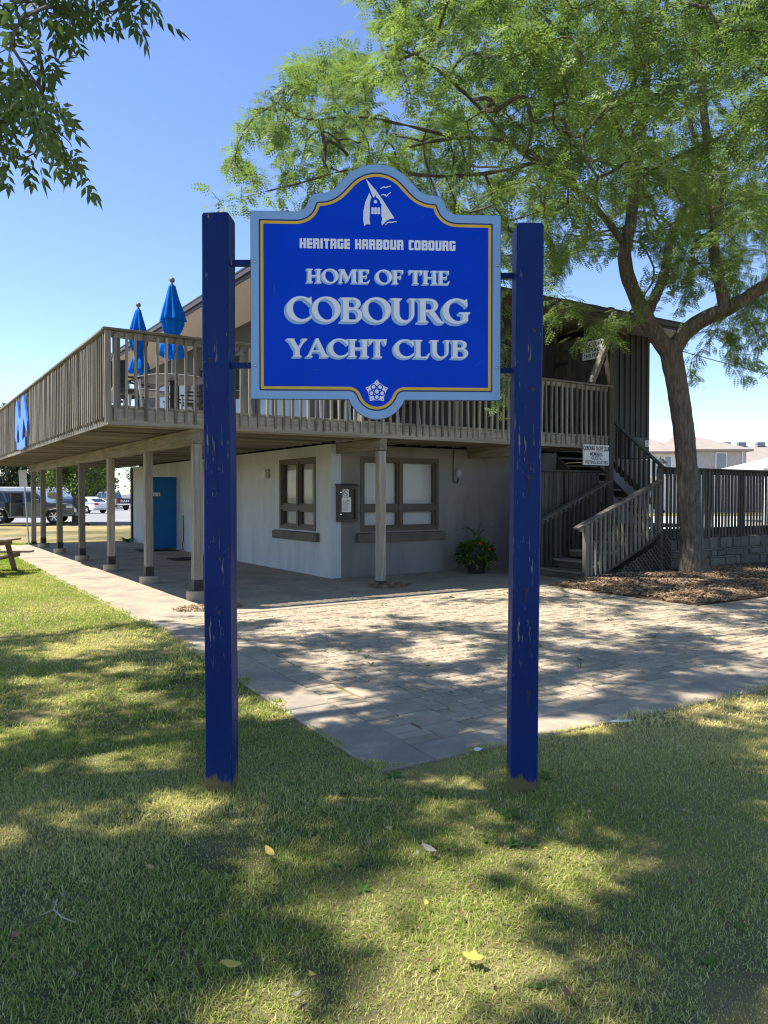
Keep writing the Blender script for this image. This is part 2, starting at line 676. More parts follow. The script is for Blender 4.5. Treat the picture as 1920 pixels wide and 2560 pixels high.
for i in range(5):
    quad_slab([(xs[i], front_out(xs[i])), (xs[i + 1], front_out(xs[i + 1])), (xs[i + 1] , front_in(0)), (xs[i] + (0.018 if i == 0 else 0), front_in(0))], 0.031 + 0.002 * (i % 2))

PAVER = mat('paver', (0.405, 0.337, 0.243), rough=0.92, var=0.15, scale=9, bump=0.4, bscale=60, rnd=0.15, island=0.15, spec=0.15,
            patch=((0.33, 0.268, 0.185), 1.8, 0.6, 0.54))
cells = []
def cell(b0, b1, a0, a1):
    if a1 - a0 < 0.04:
        return
    sk = strip_in((a0 + a1) / 2) + 4.2
    b0, b1 = b0 + sk, b1 + sk
    if b1 > 2.72 and a1 > -6.02:                        # the mulch bed
        if b0 > 2.7 and a0 > -6.0:
            return
        if b0 < 2.72 and a1 > -6.0:
            b1 = min(b1, 2.72)
        elif a0 < -6.02:
            a1 = min(a1, -6.02)
        if b1 - b0 < 0.05 or a1 - a0 < 0.05:
            return
    p = px_of(W((b0 + b1) / 2, (a0 + a1) / 2))
    if -60 < p[0] < 2010 and p[1] < 2600:
        cells.append((b0, b1, a0, a1, p[2]))
a = -8.86
while a < -3.2:                                          # soldier course beside the strip
    h = random.choice((0.105, 0.115, 0.125, 0.16))
    cell(-4.2, -3.93 if h < 0.15 else -3.95, a, min(a + h, -3.12))
    a += h
a = -8.86
while a < -3.2:                                          # a course of large pavers
    h = random.choice((0.24, 0.3, 0.3, 0.34))
    cell(-3.93, -3.63, a, min(a + h, -3.12))
    a += h
a = -8.86
row = 0
while a < -3.2:
    h = 0.26 if row == 0 else random.choice((0.11, 0.125, 0.14, 0.16))
    b = -3.63 - random.random() * 0.02
    while b < 9:
        w = random.choice((0.1, 0.12, 0.14, 0.16, 0.2)) if row else random.choice((0.2, 0.26, 0.3))
        cell(b, b + w, a, min(a + h, -3.12))
        b += w
    a += h
    row += 1
cells.sort(key=lambda c: (c[1] - c[0]) * (c[3] - c[2]) / c[4] ** 3, reverse=True)

def paver_geo(mb, b0, b1, a0, a1, z, M=None):
    g, c = 0.0065, 0.010
    x0, x1, y0, y1 = b0 + g, b1 - g, a0 + g, a1 - g
    vs = [(x0, y0, -0.02), (x1, y0, -0.02), (x1, y1, -0.02), (x0, y1, -0.02),
          (x0, y0, z - c), (x1, y0, z - c), (x1, y1, z - c), (x0, y1, z - c),
          (x0 + c, y0 + c, z), (x1 - c, y0 + c, z), (x1 - c, y1 - c, z), (x0 + c, y1 - c, z)]
    fs = [(8, 9, 10, 11)]
    for k in (0, 4):
        for i in range(4):
            j = (i + 1) % 4
            fs.append((k + i, k + j, k + 4 + j, k + 4 + i))
    mb.add(vs, fs)
pm_cache = {}
rest = MB()
for k, (b0, b1, a0, a1, d) in enumerate(cells):
    z = 0.027 + random.gauss(0, 0.0035)
    if k < 300:
        key = (round(b1 - b0, 3), round(a1 - a0, 3))
        if key not in pm_cache:
            mb = MB()
            paver_geo(mb, -key[0] / 2, key[0] / 2, -key[1] / 2, key[1] / 2, 0)
            me = mb.mesh('paver')
            me.materials.append(PAVER)
            pm_cache[key] = me
        share('paver', pm_cache[key], court, ((b0 + b1) / 2, (a0 + a1) / 2, z),
              (random.gauss(0, 0.014), random.gauss(0, 0.014), random.gauss(0, 0.012)))
    else:
        paver_geo(rest, b0, b1, a0, a1, z)
o = rest.build('far_pavers', PAVER, court)
o['kind'] = 'stuff'

# ---- car park and the lane beyond
ASPH = mat('asphalt', (0.27, 0.262, 0.262), rough=0.9, var=0.12, scale=0.6, bump=0.1, bscale=50, patch=((0.22, 0.215, 0.215), 0.12, 0.6, 0.55))
mb = MB()
mb.box(-120, -4, 43.2, 125, -0.1, 0.1)
o = tag(mb.build('car_park', ASPH), 'grey asphalt car park behind the lawn', 'car park', kind='structure')
o.rotation_euler.z = R(0)
mb = MB()
for i in range(12):
    mb.box(-60 + i * 3.6, -59.9 + i * 3.6, 62, 67.5, 0.1, 0.104)
mb.build('bay_line', mat('road_paint', (0.7, 0.7, 0.66), rough=0.7, var=0.1), o)
mb = MB()
mb.box(8, 140, 24, 60, -0.1, 0.012)
tag(mb.build('harbour_lane', mat('pale_paving', (0.52, 0.49, 0.44), rough=0.9, var=0.1, scale=0.8)), 'pale paved lane behind the dark fence', 'lane', kind='structure')

court.location.z = patio.location.z = -0.015             # flush with the turf
# ================================================================== CLUB HOUSE
club = tag(site('club_house'), 'two storey club house with pale rendered ground floor, dark boarded upper floor and hip roof', 'building')
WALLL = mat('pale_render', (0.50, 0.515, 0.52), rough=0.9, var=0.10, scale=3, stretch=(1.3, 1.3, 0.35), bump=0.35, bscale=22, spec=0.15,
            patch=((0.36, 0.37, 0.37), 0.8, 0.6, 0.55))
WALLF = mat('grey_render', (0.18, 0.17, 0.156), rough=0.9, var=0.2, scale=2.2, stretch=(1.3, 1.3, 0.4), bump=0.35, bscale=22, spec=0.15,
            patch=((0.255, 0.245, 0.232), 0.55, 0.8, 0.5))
BOARD = mat('dark_board', (0.062, 0.058, 0.057), rough=0.7, var=0.16, scale=4, stretch=(6, 6, 0.5), bump=0.2)
TRIM = mat('brown_window_frame', (0.10, 0.083, 0.066), rough=0.55, var=0.12, scale=8)
SILL = mat('brown_sill', (0.125, 0.108, 0.09), rough=0.8, var=0.2, scale=6, bump=0.2)

def wall_with_holes(P, s0, s1, z0, z1, holes, th):
    """wall slab from boxes round rectangular openings; P(s, d, z), d outward, outer face d=0"""
    mb = MB()
    ss = sorted({s0, s1, *[h[0] for h in holes], *[h[1] for h in holes]})
    zs = sorted({z0, z1, *[h[2] for h in holes], *[h[3] for h in holes]})
    for i in range(len(ss) - 1):
        for j in range(len(zs) - 1):
            cs, cz = (ss[i] + ss[i + 1]) / 2, (zs[j] + zs[j + 1]) / 2
            if any(h[0] < cs < h[1] and h[2] < cz < h[3] for h in holes):
                continue
            pts = [P(s, d, z) for z in (zs[j], zs[j + 1]) for d in (-th, 0) for s in (ss[i], ss[i + 1])]
            mb.add(pts, [(0, 2, 3, 1), (4, 5, 7, 6), (0, 1, 5, 4), (2, 6, 7, 3), (0, 4, 6, 2), (1, 3, 7, 5)])
    return mb
PL = lambda s, d, z: (-d, s, z)                          # side wall faces -b
PF = lambda s, d, z: (s, -d, z)                          # front wall faces -a
WL = (0.62, 2.30, 0.90, 2.38)
WF = (0.66, 2.58, 0.90, 2.38)
DR = (9.42, 10.34, 0.0, 2.12)

def merge_fix(o):
    bm = bmesh.new()
    bm.from_mesh(o.data)
    bmesh.ops.remove_doubles(bm, verts=bm.verts, dist=1e-5)
    seen = {}
    kill = []
    for f in bm.faces:                                   # inner faces between neighbouring blocks
        k = tuple(sorted(v.index for v in f.verts))
        if k in seen:
            kill += [f, seen[k]]
        seen[k] = f
    bmesh.ops.delete(bm, geom=list(set(kill)), context='FACES')
    bmesh.ops.recalc_face_normals(bm, faces=bm.faces)
    bm.to_mesh(o.data)
    bm.free()
    return o
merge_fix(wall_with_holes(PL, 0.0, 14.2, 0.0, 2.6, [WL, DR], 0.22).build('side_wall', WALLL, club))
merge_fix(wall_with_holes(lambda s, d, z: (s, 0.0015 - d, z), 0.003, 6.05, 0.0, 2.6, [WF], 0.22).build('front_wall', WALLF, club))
mb = MB()
mb.box(7.35, 9.4, 0.02, 0.2, 0, 2.54)
mb.box(6.05, 7.35, 1.25, 1.4, 0, 2.9)
mb.box(9.2, 9.4, 0.2, 14.0, 0, 2.54)
mb.box(0.2, 9.2, 14.0, 14.2, 0, 2.6)
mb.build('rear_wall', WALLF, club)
mb = MB()                                                # dark room behind the openings
mb.box(0.24, 5.8, 0.24, 13.9, -0.01, 0.012)
mb.box(2.9, 2.95, 0.24, 13.9, 0.02, 2.55)
mb.box(0.24, 2.88, 3.4, 3.45, 0.02, 2.55)
mb.build('inner_partition', mat('interior', (0.25, 0.24, 0.22), rough=0.9), club)

PANE = glass_mat('window_pane', alpha=0.10)
BLIND = mat('blind_slat', (0.84, 0.84, 0.82), rough=0.6, var=0.03)
def window(P, s0, s1, z0, z1, zt, blind, parent):
    """casement pair over two low lights, frame set 6 cm back; sub-parts: panes, blind"""
    fr = MB()
    def bx(a, b, d0, d1, c, d):
        pts = [P(s, dd, z) for z in (c, d) for dd in (d0, d1) for s in (a, b)]
        fr.add(pts, [(0, 2, 3, 1), (4, 5, 7, 6), (0, 1, 5, 4), (2, 6, 7, 3), (0, 4, 6, 2), (1, 3, 7, 5)])
    m = (s0 + s1) / 2
    w = 0.075
    bx(s0, s0 + w, -0.14, 0.012, z0, z1)
    bx(s1 - w, s1, -0.14, 0.012, z0, z1)
    bx(s0 + w, s1 - w, -0.14, 0.012, z1 - w, z1)
    bx(s0 + w, s1 - w, -0.14, 0.012, z0, z0 + w)
    bx(m - w / 2, m + w / 2, -0.13, 0.004, z0 + w, z1 - w)
    bx(s0 + w, m - w / 2, -0.13, 0.004, zt - 0.045, zt + 0.045)
    bx(m + w / 2, s1 - w, -0.13, 0.004, zt - 0.045, zt + 0.045)
    wf = fixn(fr.build('window', TRIM, parent))
    for a, b in ((s0 + w, m - w / 2), (m + w / 2, s1 - w)):
        for c, d in ((z0 + w, zt - 0.045), (zt + 0.045, z1 - w)):
            sash = MB()
            q = 0.04
            for (x0, x1, y0, y1) in ((a, a + q, c, d), (b - q, b, c, d), (a + q, b - q, c, c + q), (a + q, b - q, d - q, d)):
                pts = [P(s, dd, z) for z in (y0, y1) for dd in (-0.10, -0.03) for s in (x0, x1)]
                sash.add(pts, [(0, 2, 3, 1), (4, 5, 7, 6), (0, 1, 5, 4), (2, 6, 7, 3), (0, 4, 6, 2), (1, 3, 7, 5)])
            fixn(sash.build('sash', TRIM, wf))
            pn = MB()
            pn.add([P(s, dd, z) for z in (c + q, d - q) for dd in (-0.075, -0.07) for s in (a + q, b - q)],
                   [(0, 2, 3, 1), (4, 5, 7, 6), (0, 1, 5, 4), (2, 6, 7, 3), (0, 4, 6, 2), (1, 3, 7, 5)])
            fixn(pn.build('pane', PANE, wf))
        bl = MB()
        z = z1 - w - 0.02
        while z > blind:
            bl.add([P(a, -0.115, z - 0.021), P(b, -0.115, z - 0.021), P(b, -0.142, z + 0.021), P(a, -0.142, z + 0.021)], [(0, 1, 2, 3)])
            z -= 0.041
        bl.build('blind', BLIND, wf)['kind'] = 'stuff'
    return wf
window(PL, *WL, 1.36, 0.98, club)
window(PF, *WF, 1.36, 1.0, club)
for P, s0, s1 in ((PL, 0.47, 2.52), (PF, 0.56, 2.70)):
    mb = MB()
    pts = [P(s, d, z) for z in (0.69, 0.88) for d in (-0.1, 0.09) for s in (s0, s1)]
    pts = [(p[0], p[1], p[2] - (0.02 if (i in (6, 7)) else 0)) for i, p in enumerate(pts)]
    mb.add(pts, [(0, 2, 3, 1), (4, 5, 7, 6), (0, 1, 5, 4), (2, 6, 7, 3), (0, 4, 6, 2), (1, 3, 7, 5)])
    fixn(mb.build('window_sill', SILL, club, bevel=0.008))

# door standing open at right angles to the side wall
BLUEDOOR = mat('blue_door_paint', (0.004, 0.13, 0.40), rough=0.45, var=0.06, scale=5)
dm = MB()
dm.cbox(-0.93, -0.02, 9.345, 9.39, 0.075, 2.16, 0.004)
door = dm.build('door', BLUEDOOR, club)
mb = MB()
for z in (0.4, 1.2, 1.95):
    mb.box(-0.03, 0.012, 9.392, 9.41, z, z + 0.1)
mb.build('hinge', CHROME, door)
mb = MB()
mb.tube([(-0.86, 9.32, 1.02), (-0.86, 9.27, 1.02), (-0.76, 9.27, 1.02)], 0.011)
mb.build('door_handle', CHROME, door)
pl = MB()
pl.box(-0.72, -0.5, 9.336, 9.343, 1.60, 1.70)
plate = pl.build('restroom_plate', WHITEP, door)
def pict(x, skirt):
    mb = MB()
    mb.lathe([(0.001, -0.002), (0.011, -0.001), (0.011, 0.001), (0.001, 0.002)], 10)
    me = []
    out = MB()
    n = 12
    out.add([(x + 0.012 * math.cos(2 * math.pi * k / n), 9.3345, 1.678 + 0.012 * math.sin(2 * math.pi * k / n)) for k in range(n)], [tuple(range(n))])
    w0, w1 = (0.012, 0.026) if skirt else (0.02, 0.014)
    out.add([(x - w0, 9.3345, 1.662), (x + w0, 9.3345, 1.662), (x + w1, 9.3345, 1.633), (x - w1, 9.3345, 1.633)], [(0, 1, 2, 3)])
    out.add([(x - 0.01, 9.3345, 1.632), (x + 0.01, 9.3345, 1.632), (x + 0.01, 9.3345, 1.61), (x - 0.01, 9.3345, 1.61)], [(0, 1, 2, 3)])
    return out.build('pictogram', BLACKM, plate)
# wall lamp, meter and conduit, cord by the door
mb = MB()
mb.cbox(-0.07, -0.001, 2.80, 2.97, 1.99, 2.2, 0.012)
fx = mb.build('wall_lamp_body', mat('grey_metal', (0.35, 0.34, 0.32), rough=0.5, var=0.1), club)
mb = MB()
mb.cbox(-0.12, -0.071, 2.82, 2.95, 2.02, 2.17, 0.012)
mb.build('lens', mat('lamp_lens', (0.55, 0.55, 0.5), rough=0.3), fx)
mb = MB()
mb.lathe([(0.001, 0), (0.085, 0), (0.085, 0.06), (0.07, 0.075), (0.06, 0.1), (0.001, 0.11)], 18)
ob = mb.build('utility_meter', mat('meter_grey', (0.36, 0.35, 0.34), rough=0.4, var=0.1), club, (3.08, 0.0, 2.09))
ob.rotation_euler = (R(90), 0, 0)
ob.scale = (0.85, 1.25, 1)
mb = MB()
mb.tube([(2.96, -0.03, 2.6), (2.95, -0.03, 2.3), (2.95, -0.03, 1.96), (2.99, -0.03, 1.88), (3.06, -0.03, 1.88), (3.09, -0.03, 1.98)], 0.011, 6)
mb.build('meter_cable', BLACKM, club)
mb = MB()
mb.tube([(-0.02, 8.75, 1.05), (-0.02, 8.73, 0.35), (-0.06, 8.70, 0.2), (-0.05, 8.66, 0.06), (-0.2, 8.8, 0.045), (-0.3, 9.0, 0.045)], 0.012, 6)
mb.build('hose_cord', BLACKM, club)
mb = MB()
mb.box(-0.05, 0.21, 14.2, 14.36, 0.0, 2.6)
mb.build('corner_board', FENZ, club)

# upper floor: boards with raised battens
mb = MB()
mb.box(0.0, 6.05, 0.0, 0.15, 2.92, 5.69)
mb.box(5.9, 6.05, 0.15, 1.25, 2.92, 5.69)
mb.box(6.05, 7.35, 1.25, 1.4, 2.92, 5.69)
mb.box(7.35, 7.5, 0.15, 1.4, 2.56, 5.69)
mb.box(7.35, 9.4, 0.0, 0.15, 2.56, 5.69)
mb.box(9.25, 9.4, 0.15, 14.0, 2.56, 5.69)
mb.box(0.15, 9.25, 13.85, 14.0, 2.6, 5.69)
mb.build('upper_wall', BOARD, club)
merge_fix(wall_with_holes(lambda s, d, z: (0.002 - d, s, z), 0.16, 13.8, 2.92, 5.69, [(0.9, 3.6, 3.0, 5.1), (4.4, 7.4, 3.0, 5.1), (8.4, 11.4, 3.0, 5.1)], 0.14).build('upper_side_wall', BOARD, club))
bt = MB()
bt.box(-0.017, 0.017, -0.03, -0.0005, 0, 1)
btm = bt.mesh('batten')
btm.materials.append(BOARD)
for b in np.arange(3.2, 6.0, 0.21):
    share('batten', btm, club, (b, 0, 2.95), scale=(1, 1, 2.72))
for b in np.arange(6.15, 7.3, 0.21):
    share('batten', btm, club, (b, 1.25, 2.95), scale=(1, 1, 2.72))
for b in np.arange(7.4, 9.3, 0.21):
    share('batten', btm, club, (b, 0, 3.12 if b > 8.5 else 2.58), scale=(1, 1, 2.55 if b > 8.5 else 3.1))
mb = MB()
mb.cbox(8.58, 9.17, -0.035, -0.002, 2.57, 3.09, 0.006)
mb.build('hatch_panel', mat('hatch', (0.055, 0.055, 0.058), rough=0.5), club)
mb = MB()
mb.box(9.235, 9.375, -0.012, -0.002, 2.87, 3.04)
nb = mb.build('door_notice', WHITEP, club)
mb = MB()
for zc in (2.912, 2.998):
    n = 18
    for k in range(n):
        t0, t1 = 2 * math.pi * k / n, 2 * math.pi * (k + 1) / n
        mb.add([(9.305 + r * math.cos(t), -0.0135, zc + r * math.sin(t)) for r, t in ((0.026, t0), (0.036, t0), (0.036, t1), (0.026, t1))], [(0, 1, 2, 3)])
    mb.add([(9.285, -0.0135, zc + 0.014), (9.29, -0.0135, zc + 0.02), (9.325, -0.0135, zc - 0.014), (9.32, -0.0135, zc - 0.02)], [(0, 1, 2, 3)])
mb.build('prohibition_mark', BLACKM, nb)
for (a0, a1) in ((0.9, 3.6), (4.4, 7.4), (8.4, 11.4)):
    fr = MB()
    for s in np.linspace(a0, a1, 4):
        fr.box(0.02, 0.1, s - 0.04 if s > a0 else s, s + 0.04 if s < a1 else s, 3.0, 5.1)
    fr.box(0.025, 0.095, a0, a1, 3.001, 3.09)
    fr.box(0.025, 0.095, a0, a1, 5.02, 5.099)
    wf = fr.build('patio_window', TRIM, club)
    for i in range(3):
        w = (a1 - a0) / 3
        mb = MB()
        mb.box(0.055, 0.06, a0 + i * w + 0.042, a0 + (i + 1) * w - 0.042, 3.092, 5.018)
        mb.build('pane', mat('upper_pane', (0.02, 0.023, 0.025), rough=0.04, var=0.1, spec=0.9), wf)

# roof: hip with deep soffit and two-step brown fascia
EB0, EB1, EA0, EA1, EZ = -1.45, 9.95, -0.92, 14.9, 5.68
rise = math.tan(R(13.5))
half = (EB1 - EB0) / 2
rz = EZ + 0.17 + half * rise
rf = MB()
e0 = EZ + 0.17
o_ = 0.06
rf.add([(EB0 - o_, EA0 - o_, e0), (EB1 + o_, EA0 - o_, e0), (EB1 + o_, EA1 + o_, e0), (EB0 - o_, EA1 + o_, e0),
        ((EB0 + EB1) / 2, EA0 + half, rz), ((EB0 + EB1) / 2, EA1 - half, rz),
        (EB0 - o_, EA0 - o_, e0 + 0.03), (EB1 + o_, EA0 - o_, e0 + 0.03), (EB1 + o_, EA1 + o_, e0 + 0.03), (EB0 - o_, EA1 + o_, e0 + 0.03)],
       [(6, 7, 4), (7, 8, 5, 4), (8, 9, 5), (9, 6, 4, 5), (0, 1, 7, 6), (1, 2, 8, 7), (2, 3, 9, 8), (3, 0, 6, 9), (3, 2, 1, 0)])
SHING = mat('roof_shingle', (0.075, 0.078, 0.078), rough=0.95, var=0.35, scale=14, bump=0.5, bscale=12)
roof = rf.build('roof', SHING, club)
sh = MB()                                                # shingle courses on the front slope, as far as they can be told apart
ang = math.atan(rise)
for c in range(13):
    y0 = EA0 - o_ + c * 0.19
    zz = e0 + 0.03 + (y0 - EA0 + o_) * rise
    x = EB0 + 0.1 + c * 0.19 + random.random() * 0.2
    while x < EB1 - 0.1 - c * 0.19:
        w = 0.31
        t = random.uniform(0.006, 0.014)
        sh.add([(x, y0 - 0.01, zz + t), (x + w - 0.012, y0 - 0.01, zz + t), (x + w - 0.012, y0 + 0.2, zz + 0.2 * rise + 0.004), (x, y0 + 0.2, zz + 0.2 * rise + 0.004),
                (x, y0 - 0.01, zz - 0.002), (x + w - 0.012, y0 - 0.01, zz - 0.002)], [(0, 1, 2, 3), (4, 5, 1, 0)])
        x += w
sh.build('shingle_courses', mat('roof_shingle_tab', (0.075, 0.08, 0.08), rough=0.95, var=0.3, scale=20, island=0.35), roof)['kind'] = 'stuff'
FASC = mat('brown_fascia', (0.058, 0.04, 0.034), rough=0.45, var=0.1, scale=3)
def ring_frame(x0, x1, y0, y1, z0, z1, t):
    m_ = MB()
    m_.box(x0, x1, y0, y0 + t, z0, z1)
    m_.box(x0, x1, y1 - t, y1, z0, z1)
    m_.box(x0, x0 + t, y0 + t, y1 - t, z0, z1)
    m_.box(x1 - t, x1, y0 + t, y1 - t, z0, z1)
    return m_
ring_frame(EB0, EB1, EA0, EA1, EZ, EZ + 0.165, 0.03).build('fascia', FASC, roof)
ring_frame(EB0 - 0.05, EB1 + 0.05, EA0 - 0.05, EA1 + 0.05, EZ + 0.075, EZ + 0.168, 0.045).build('gutter', mat('gutter_brown', (0.085, 0.062, 0.052), rough=0.4, var=0.08), roof)
SOFF = mat('beige_soffit', (0.72, 0.65, 0.57), rough=0.7, var=0.04, scale=5)
so = MB()
y = EA0 + 0.04
while y < EA1 - 0.05:
    so.box(EB0 + 0.031, 0.01, y, y + 0.093, EZ + 0.01, EZ + 0.02)
    y += 0.1
so.build('soffit', SOFF, roof)['kind'] = 'stuff'
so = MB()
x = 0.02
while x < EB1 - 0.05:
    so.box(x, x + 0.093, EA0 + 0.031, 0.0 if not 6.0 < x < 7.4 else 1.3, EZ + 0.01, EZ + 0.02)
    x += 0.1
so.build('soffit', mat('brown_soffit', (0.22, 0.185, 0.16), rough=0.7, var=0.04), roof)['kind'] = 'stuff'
mb = MB()
mb.box(EB0 + 0.031, EB1 - 0.031, EA0 + 0.031, EA1 - 0.031, EZ + 0.024, EZ + 0.04)
mb.build('roof_deck', mat('dark_gap', (0.1, 0.085, 0.07)), roof)

# ================================================================== DECK
deck = tag(site('timber_deck'), 'weathered grey timber deck on posts wrapping the club house at first floor', 'deck')
D0, D1 = -4.5, 6.03                                      # b range of the front run
A0, A1 = -1.6, 16.0
ZB, ZT = 2.62, 2.88
def part(name, m, parent, *boxes, bevel=0.0):
    mb = MB()
    for q in boxes:
        mb.box(*q)
    return mb.build(name, m, parent, bevel=bevel)
part('rim_board', WOODX, deck, (D0, D1, A0, A0 + 0.04, ZB, ZT + 0.02))
for i, a0 in enumerate(np.arange(A0 + 0.041, A1 - 0.5, 3.66)):
    part('rim_board', WOODY, deck, (D0 + (0.002 if i % 2 else 0), D0 + 0.04, a0, min(a0 + 3.655, A1), ZB, ZT + 0.02))
part('rim_board', WOODX, deck, (D0 + 0.041, 0, A1 - 0.04, A1, ZB, ZT))
jm = MB()
jm.box(0, 1, -0.019, 0.019, 0, 0.225)
jme = jm.mesh('joist')
jme.materials.append(WOODX)
for a in np.arange(-1.25, A1 - 0.1, 0.405):
    share('joist', jme, deck, (D0 + 0.042, a, ZB + 0.005), scale=(-D0 - 0.05, 1, 1))
jm2 = MB()
jm2.box(-0.019, 0.019, 0, 1, 0, 0.225)
jme2 = jm2.mesh('joist')
jme2.materials.append(WOODY)
for b in np.arange(0.1, D1 - 0.05, 0.405):
    share('joist', jme2, deck, (b, A0 + 0.042, ZB + 0.005), scale=(1, -A0 - 0.05, 1))
bm_ = MB()
bm_.cbox(-0.068, 0.068, 0, 1, 0, 0.036, 0.003)
bmx = bm_.mesh('deck_board')
bmx.materials.append(WOODY)
for b in np.arange(D0 + 0.07, -0.05, 0.143):
    share('deck_board', bmx, deck, (b, A0 - 0.02, ZT - 0.02), scale=(1, A1 - A0, 1))
for b in np.arange(0.0 + 0.05, D1 - 0.02, 0.143):
    share('deck_board', bmx, deck, (b, A0 - 0.02, ZT - 0.02), scale=(1, -A0 + 0.01, 1))
# beams on posts
BEAM = mat('beam_wood', (0.225, 0.202, 0.16), rough=0.85, var=0.35, scale=3, stretch=(9, 0.7, 9), bump=0.3, bscale=5, rnd=0.1,
           patch=((0.10, 0.105, 0.06), 1.1, 0.7, 0.56))
BEAMX = mat('beam_wood_x', (0.235, 0.205, 0.15), rough=0.85, var=0.35, scale=3, stretch=(0.7, 9, 9), bump=0.3, bscale=5, rnd=0.1)
prev = -1.56
for e in (4.2, 9.9, 14.75):
    part('beam', BEAM, deck, (-3.25, -3.06, prev, e - 0.004, 2.40, ZB), bevel=0.006)
    prev = e
for b in (0.18, 3.42):
    part('beam', BEAM, deck, (b - 0.07, b + 0.07, -1.58, 0.1 if b < 1 else -0.01, 2.41, ZB - 0.002), bevel=0.006)
SLEEVE = mat('post_sleeve', (0.035, 0.03, 0.026), rough=0.6, var=0.3)
def deck_post(b, a, pad):
    z0 = 0.15 if pad else 0.03
    mb = MB()
    mb.cbox(-0.07, 0.07, -0.07, 0.07, z0 + 0.002, 2.40, 0.006)
    p = mb.build('post', WOODZ, deck, (b, a, 0))
    mb = MB()
    h = 0.17 if pad else 0.07
    mb.box(-0.075, 0.075, -0.075, 0.075, z0 - 0.0, z0 + h)
    mb.build('post_sleeve', SLEEVE, p)
    if pad:
        mb = MB()
        mb.lathe([(0.165, -0.05), (0.165, 0.135), (0.155, 0.149), (0.001, 0.1495)], 24)
        mb.build('footing', CONC, p, smooth=False)
for a in (-1.46, 1.15, 3.96, 6.9, 9.82, 12.54):
    deck_post(-3.16, a, True)
deck_post(-3.13, 14.6, False)
deck_post(0.2, -1.45, False)
deck_post(3.42, -1.45, False)
# railing: square balusters with slanted ends nailed outside the rim
def baluster_mesh(name, m, h, t=0.038, c=0.045, w=None):
    w = w or t
    mb = MB()
    prof = [(0, c), (t, 0), (t, h), (0, h - c * 0.8)]     # x outward is negative side: outer face at 0
    vs = [(-w / 2, -p[0] if False else p[0] - t, p[1]) for p in prof] + [(w / 2, p[0] - t, p[1]) for p in prof]
    mb.add(vs, [(3, 2, 1, 0), (4, 5, 6, 7), (0, 1, 5, 4), (1, 2, 6, 5), (2, 3, 7, 6), (3, 0, 4, 7)])
    me = mb.mesh(name)
    me.materials.append(m)
    return me
BAL = baluster_mesh('baluster', WOODZ, 1.27)
RT = 3.985
for b in np.arange(D0 + 0.1, D1 - 0.08, 0.1465):
    share('baluster', BAL, deck, (b + random.gauss(0, .005), A0 - 0.001, 2.675 + random.uniform(-.012, .012)), (random.gauss(0, .003), random.gauss(0, .009), random.gauss(0, .06)), (random.uniform(.9, 1.1), 1, 1))
for a in np.arange(A0 + 0.1, A1, 0.1465):
    share('baluster', BAL, deck, (D0 - 0.001, a + random.gauss(0, .005), 2.675 + random.uniform(-.012, .012)), (random.gauss(0, .003), random.gauss(0, .009), R(-90) + random.gauss(0, .06)), (random.uniform(.9, 1.1), 1, 1))
for i, (b0, b1) in enumerate(((D0 - 0.07, -0.9), (-0.898, 2.7), (2.702, D1 + 0.02))):
    part('top_rail', WOODX, deck, (b0, b1, A0 - 0.065, A0 + 0.075, RT - 0.036, RT), bevel=0.004)
    part('sub_rail', WOODX, deck, (max(b0, D0 + 0.042), min(b1, D1 - 0.08), A0 + 0.001, A0 + 0.038, RT - 0.127, RT - 0.038))
prev = A0 + 0.077
for e in (3.4, 7.0, 10.6, A1):
    part('top_rail', WOODY, deck, (D0 - 0.065, D0 + 0.075, prev, e - 0.002, RT - 0.036, RT - 0.001), bevel=0.004)
    part('sub_rail', WOODY, deck, (D0 + 0.001, D0 + 0.038, prev, e - 0.002, RT - 0.127, RT - 0.038))
    prev = e
for b in (-4.40, -2.45, -0.3, 1.8, 3.9):
    part('rail_post', WOODZ, deck, (b, b + 0.09, A0 + 0.041, A0 + 0.131, ZT + 0.02, RT - 0.038))
for a in np.arange(0.6, A1, 2.2):
    part('rail_post', WOODZ, deck, (D0 + 0.042, D0 + 0.13, a, a + 0.09, ZT + 0.02, RT - 0.038))
part('corner_post', WOODZ, deck, (D0 - 0.042, D0 + 0.04, A0 - 0.042, A0 - 0.002, ZB + 0.03, RT - 0.04))
cp = MB()
cp.cbox(D1 - 0.07, D1 + 0.07, A0 - 0.05, A0 + 0.09, 0.03, EZ, 0.006)
cp.build('corner_post', FENZ, deck)
# privacy panel of upright boards between the corner post and the wall, with its brace
mb = MB()
mb.cbox(0, 0.022, 0.004, 0.136, 0, 2.25, 0.004)
pbm = mb.mesh('screen_board')
pbm.materials.append(FENZ)
k = 0
for a in np.arange(A0 + 0.1, -0.08, 0.14):
    share('screen_board', pbm, deck, (D1 - 0.05 + (0.005 if k % 2 else 0), a, ZT + 0.03), (0, 0, 0), (1, 1, 1 + random.uniform(0, .02)))
    k += 1
part('screen_rail', FENY, deck, (D1 - 0.09, D1 - 0.052, A0 + 0.095, -0.01, 3.3, 3.39))
part('screen_rail', FENY, deck, (D1 - 0.09, D1 - 0.052, A0 + 0.095, -0.01, 4.85, 4.94))
mb = MB()
mb.bar((D1 - 0.07, A0 + 0.14, 4.25), (D1 - 0.07, -0.35, 4.9), 0.03, 0.09)
mb.build('screen_brace', FENY, deck)
mb = MB()
mb.bar((5.42, A0 + 0.0, 4.0), (D1 - 0.08, A0 + 0.0, 4.98), 0.09, 0.14, up=(0, 1, 0))
mb.build('post_brace', WOODX, deck)
mb = MB()
mb.box(D1 - 0.062, D1 - 0.056, -0.42, -0.03, 4.62, 4.68)
mb.box(D1 - 0.064, D1 - 0.054, -0.1, -0.03, 4.58, 4.72)
mb.build('strap_hinge', BLACKM, deck)
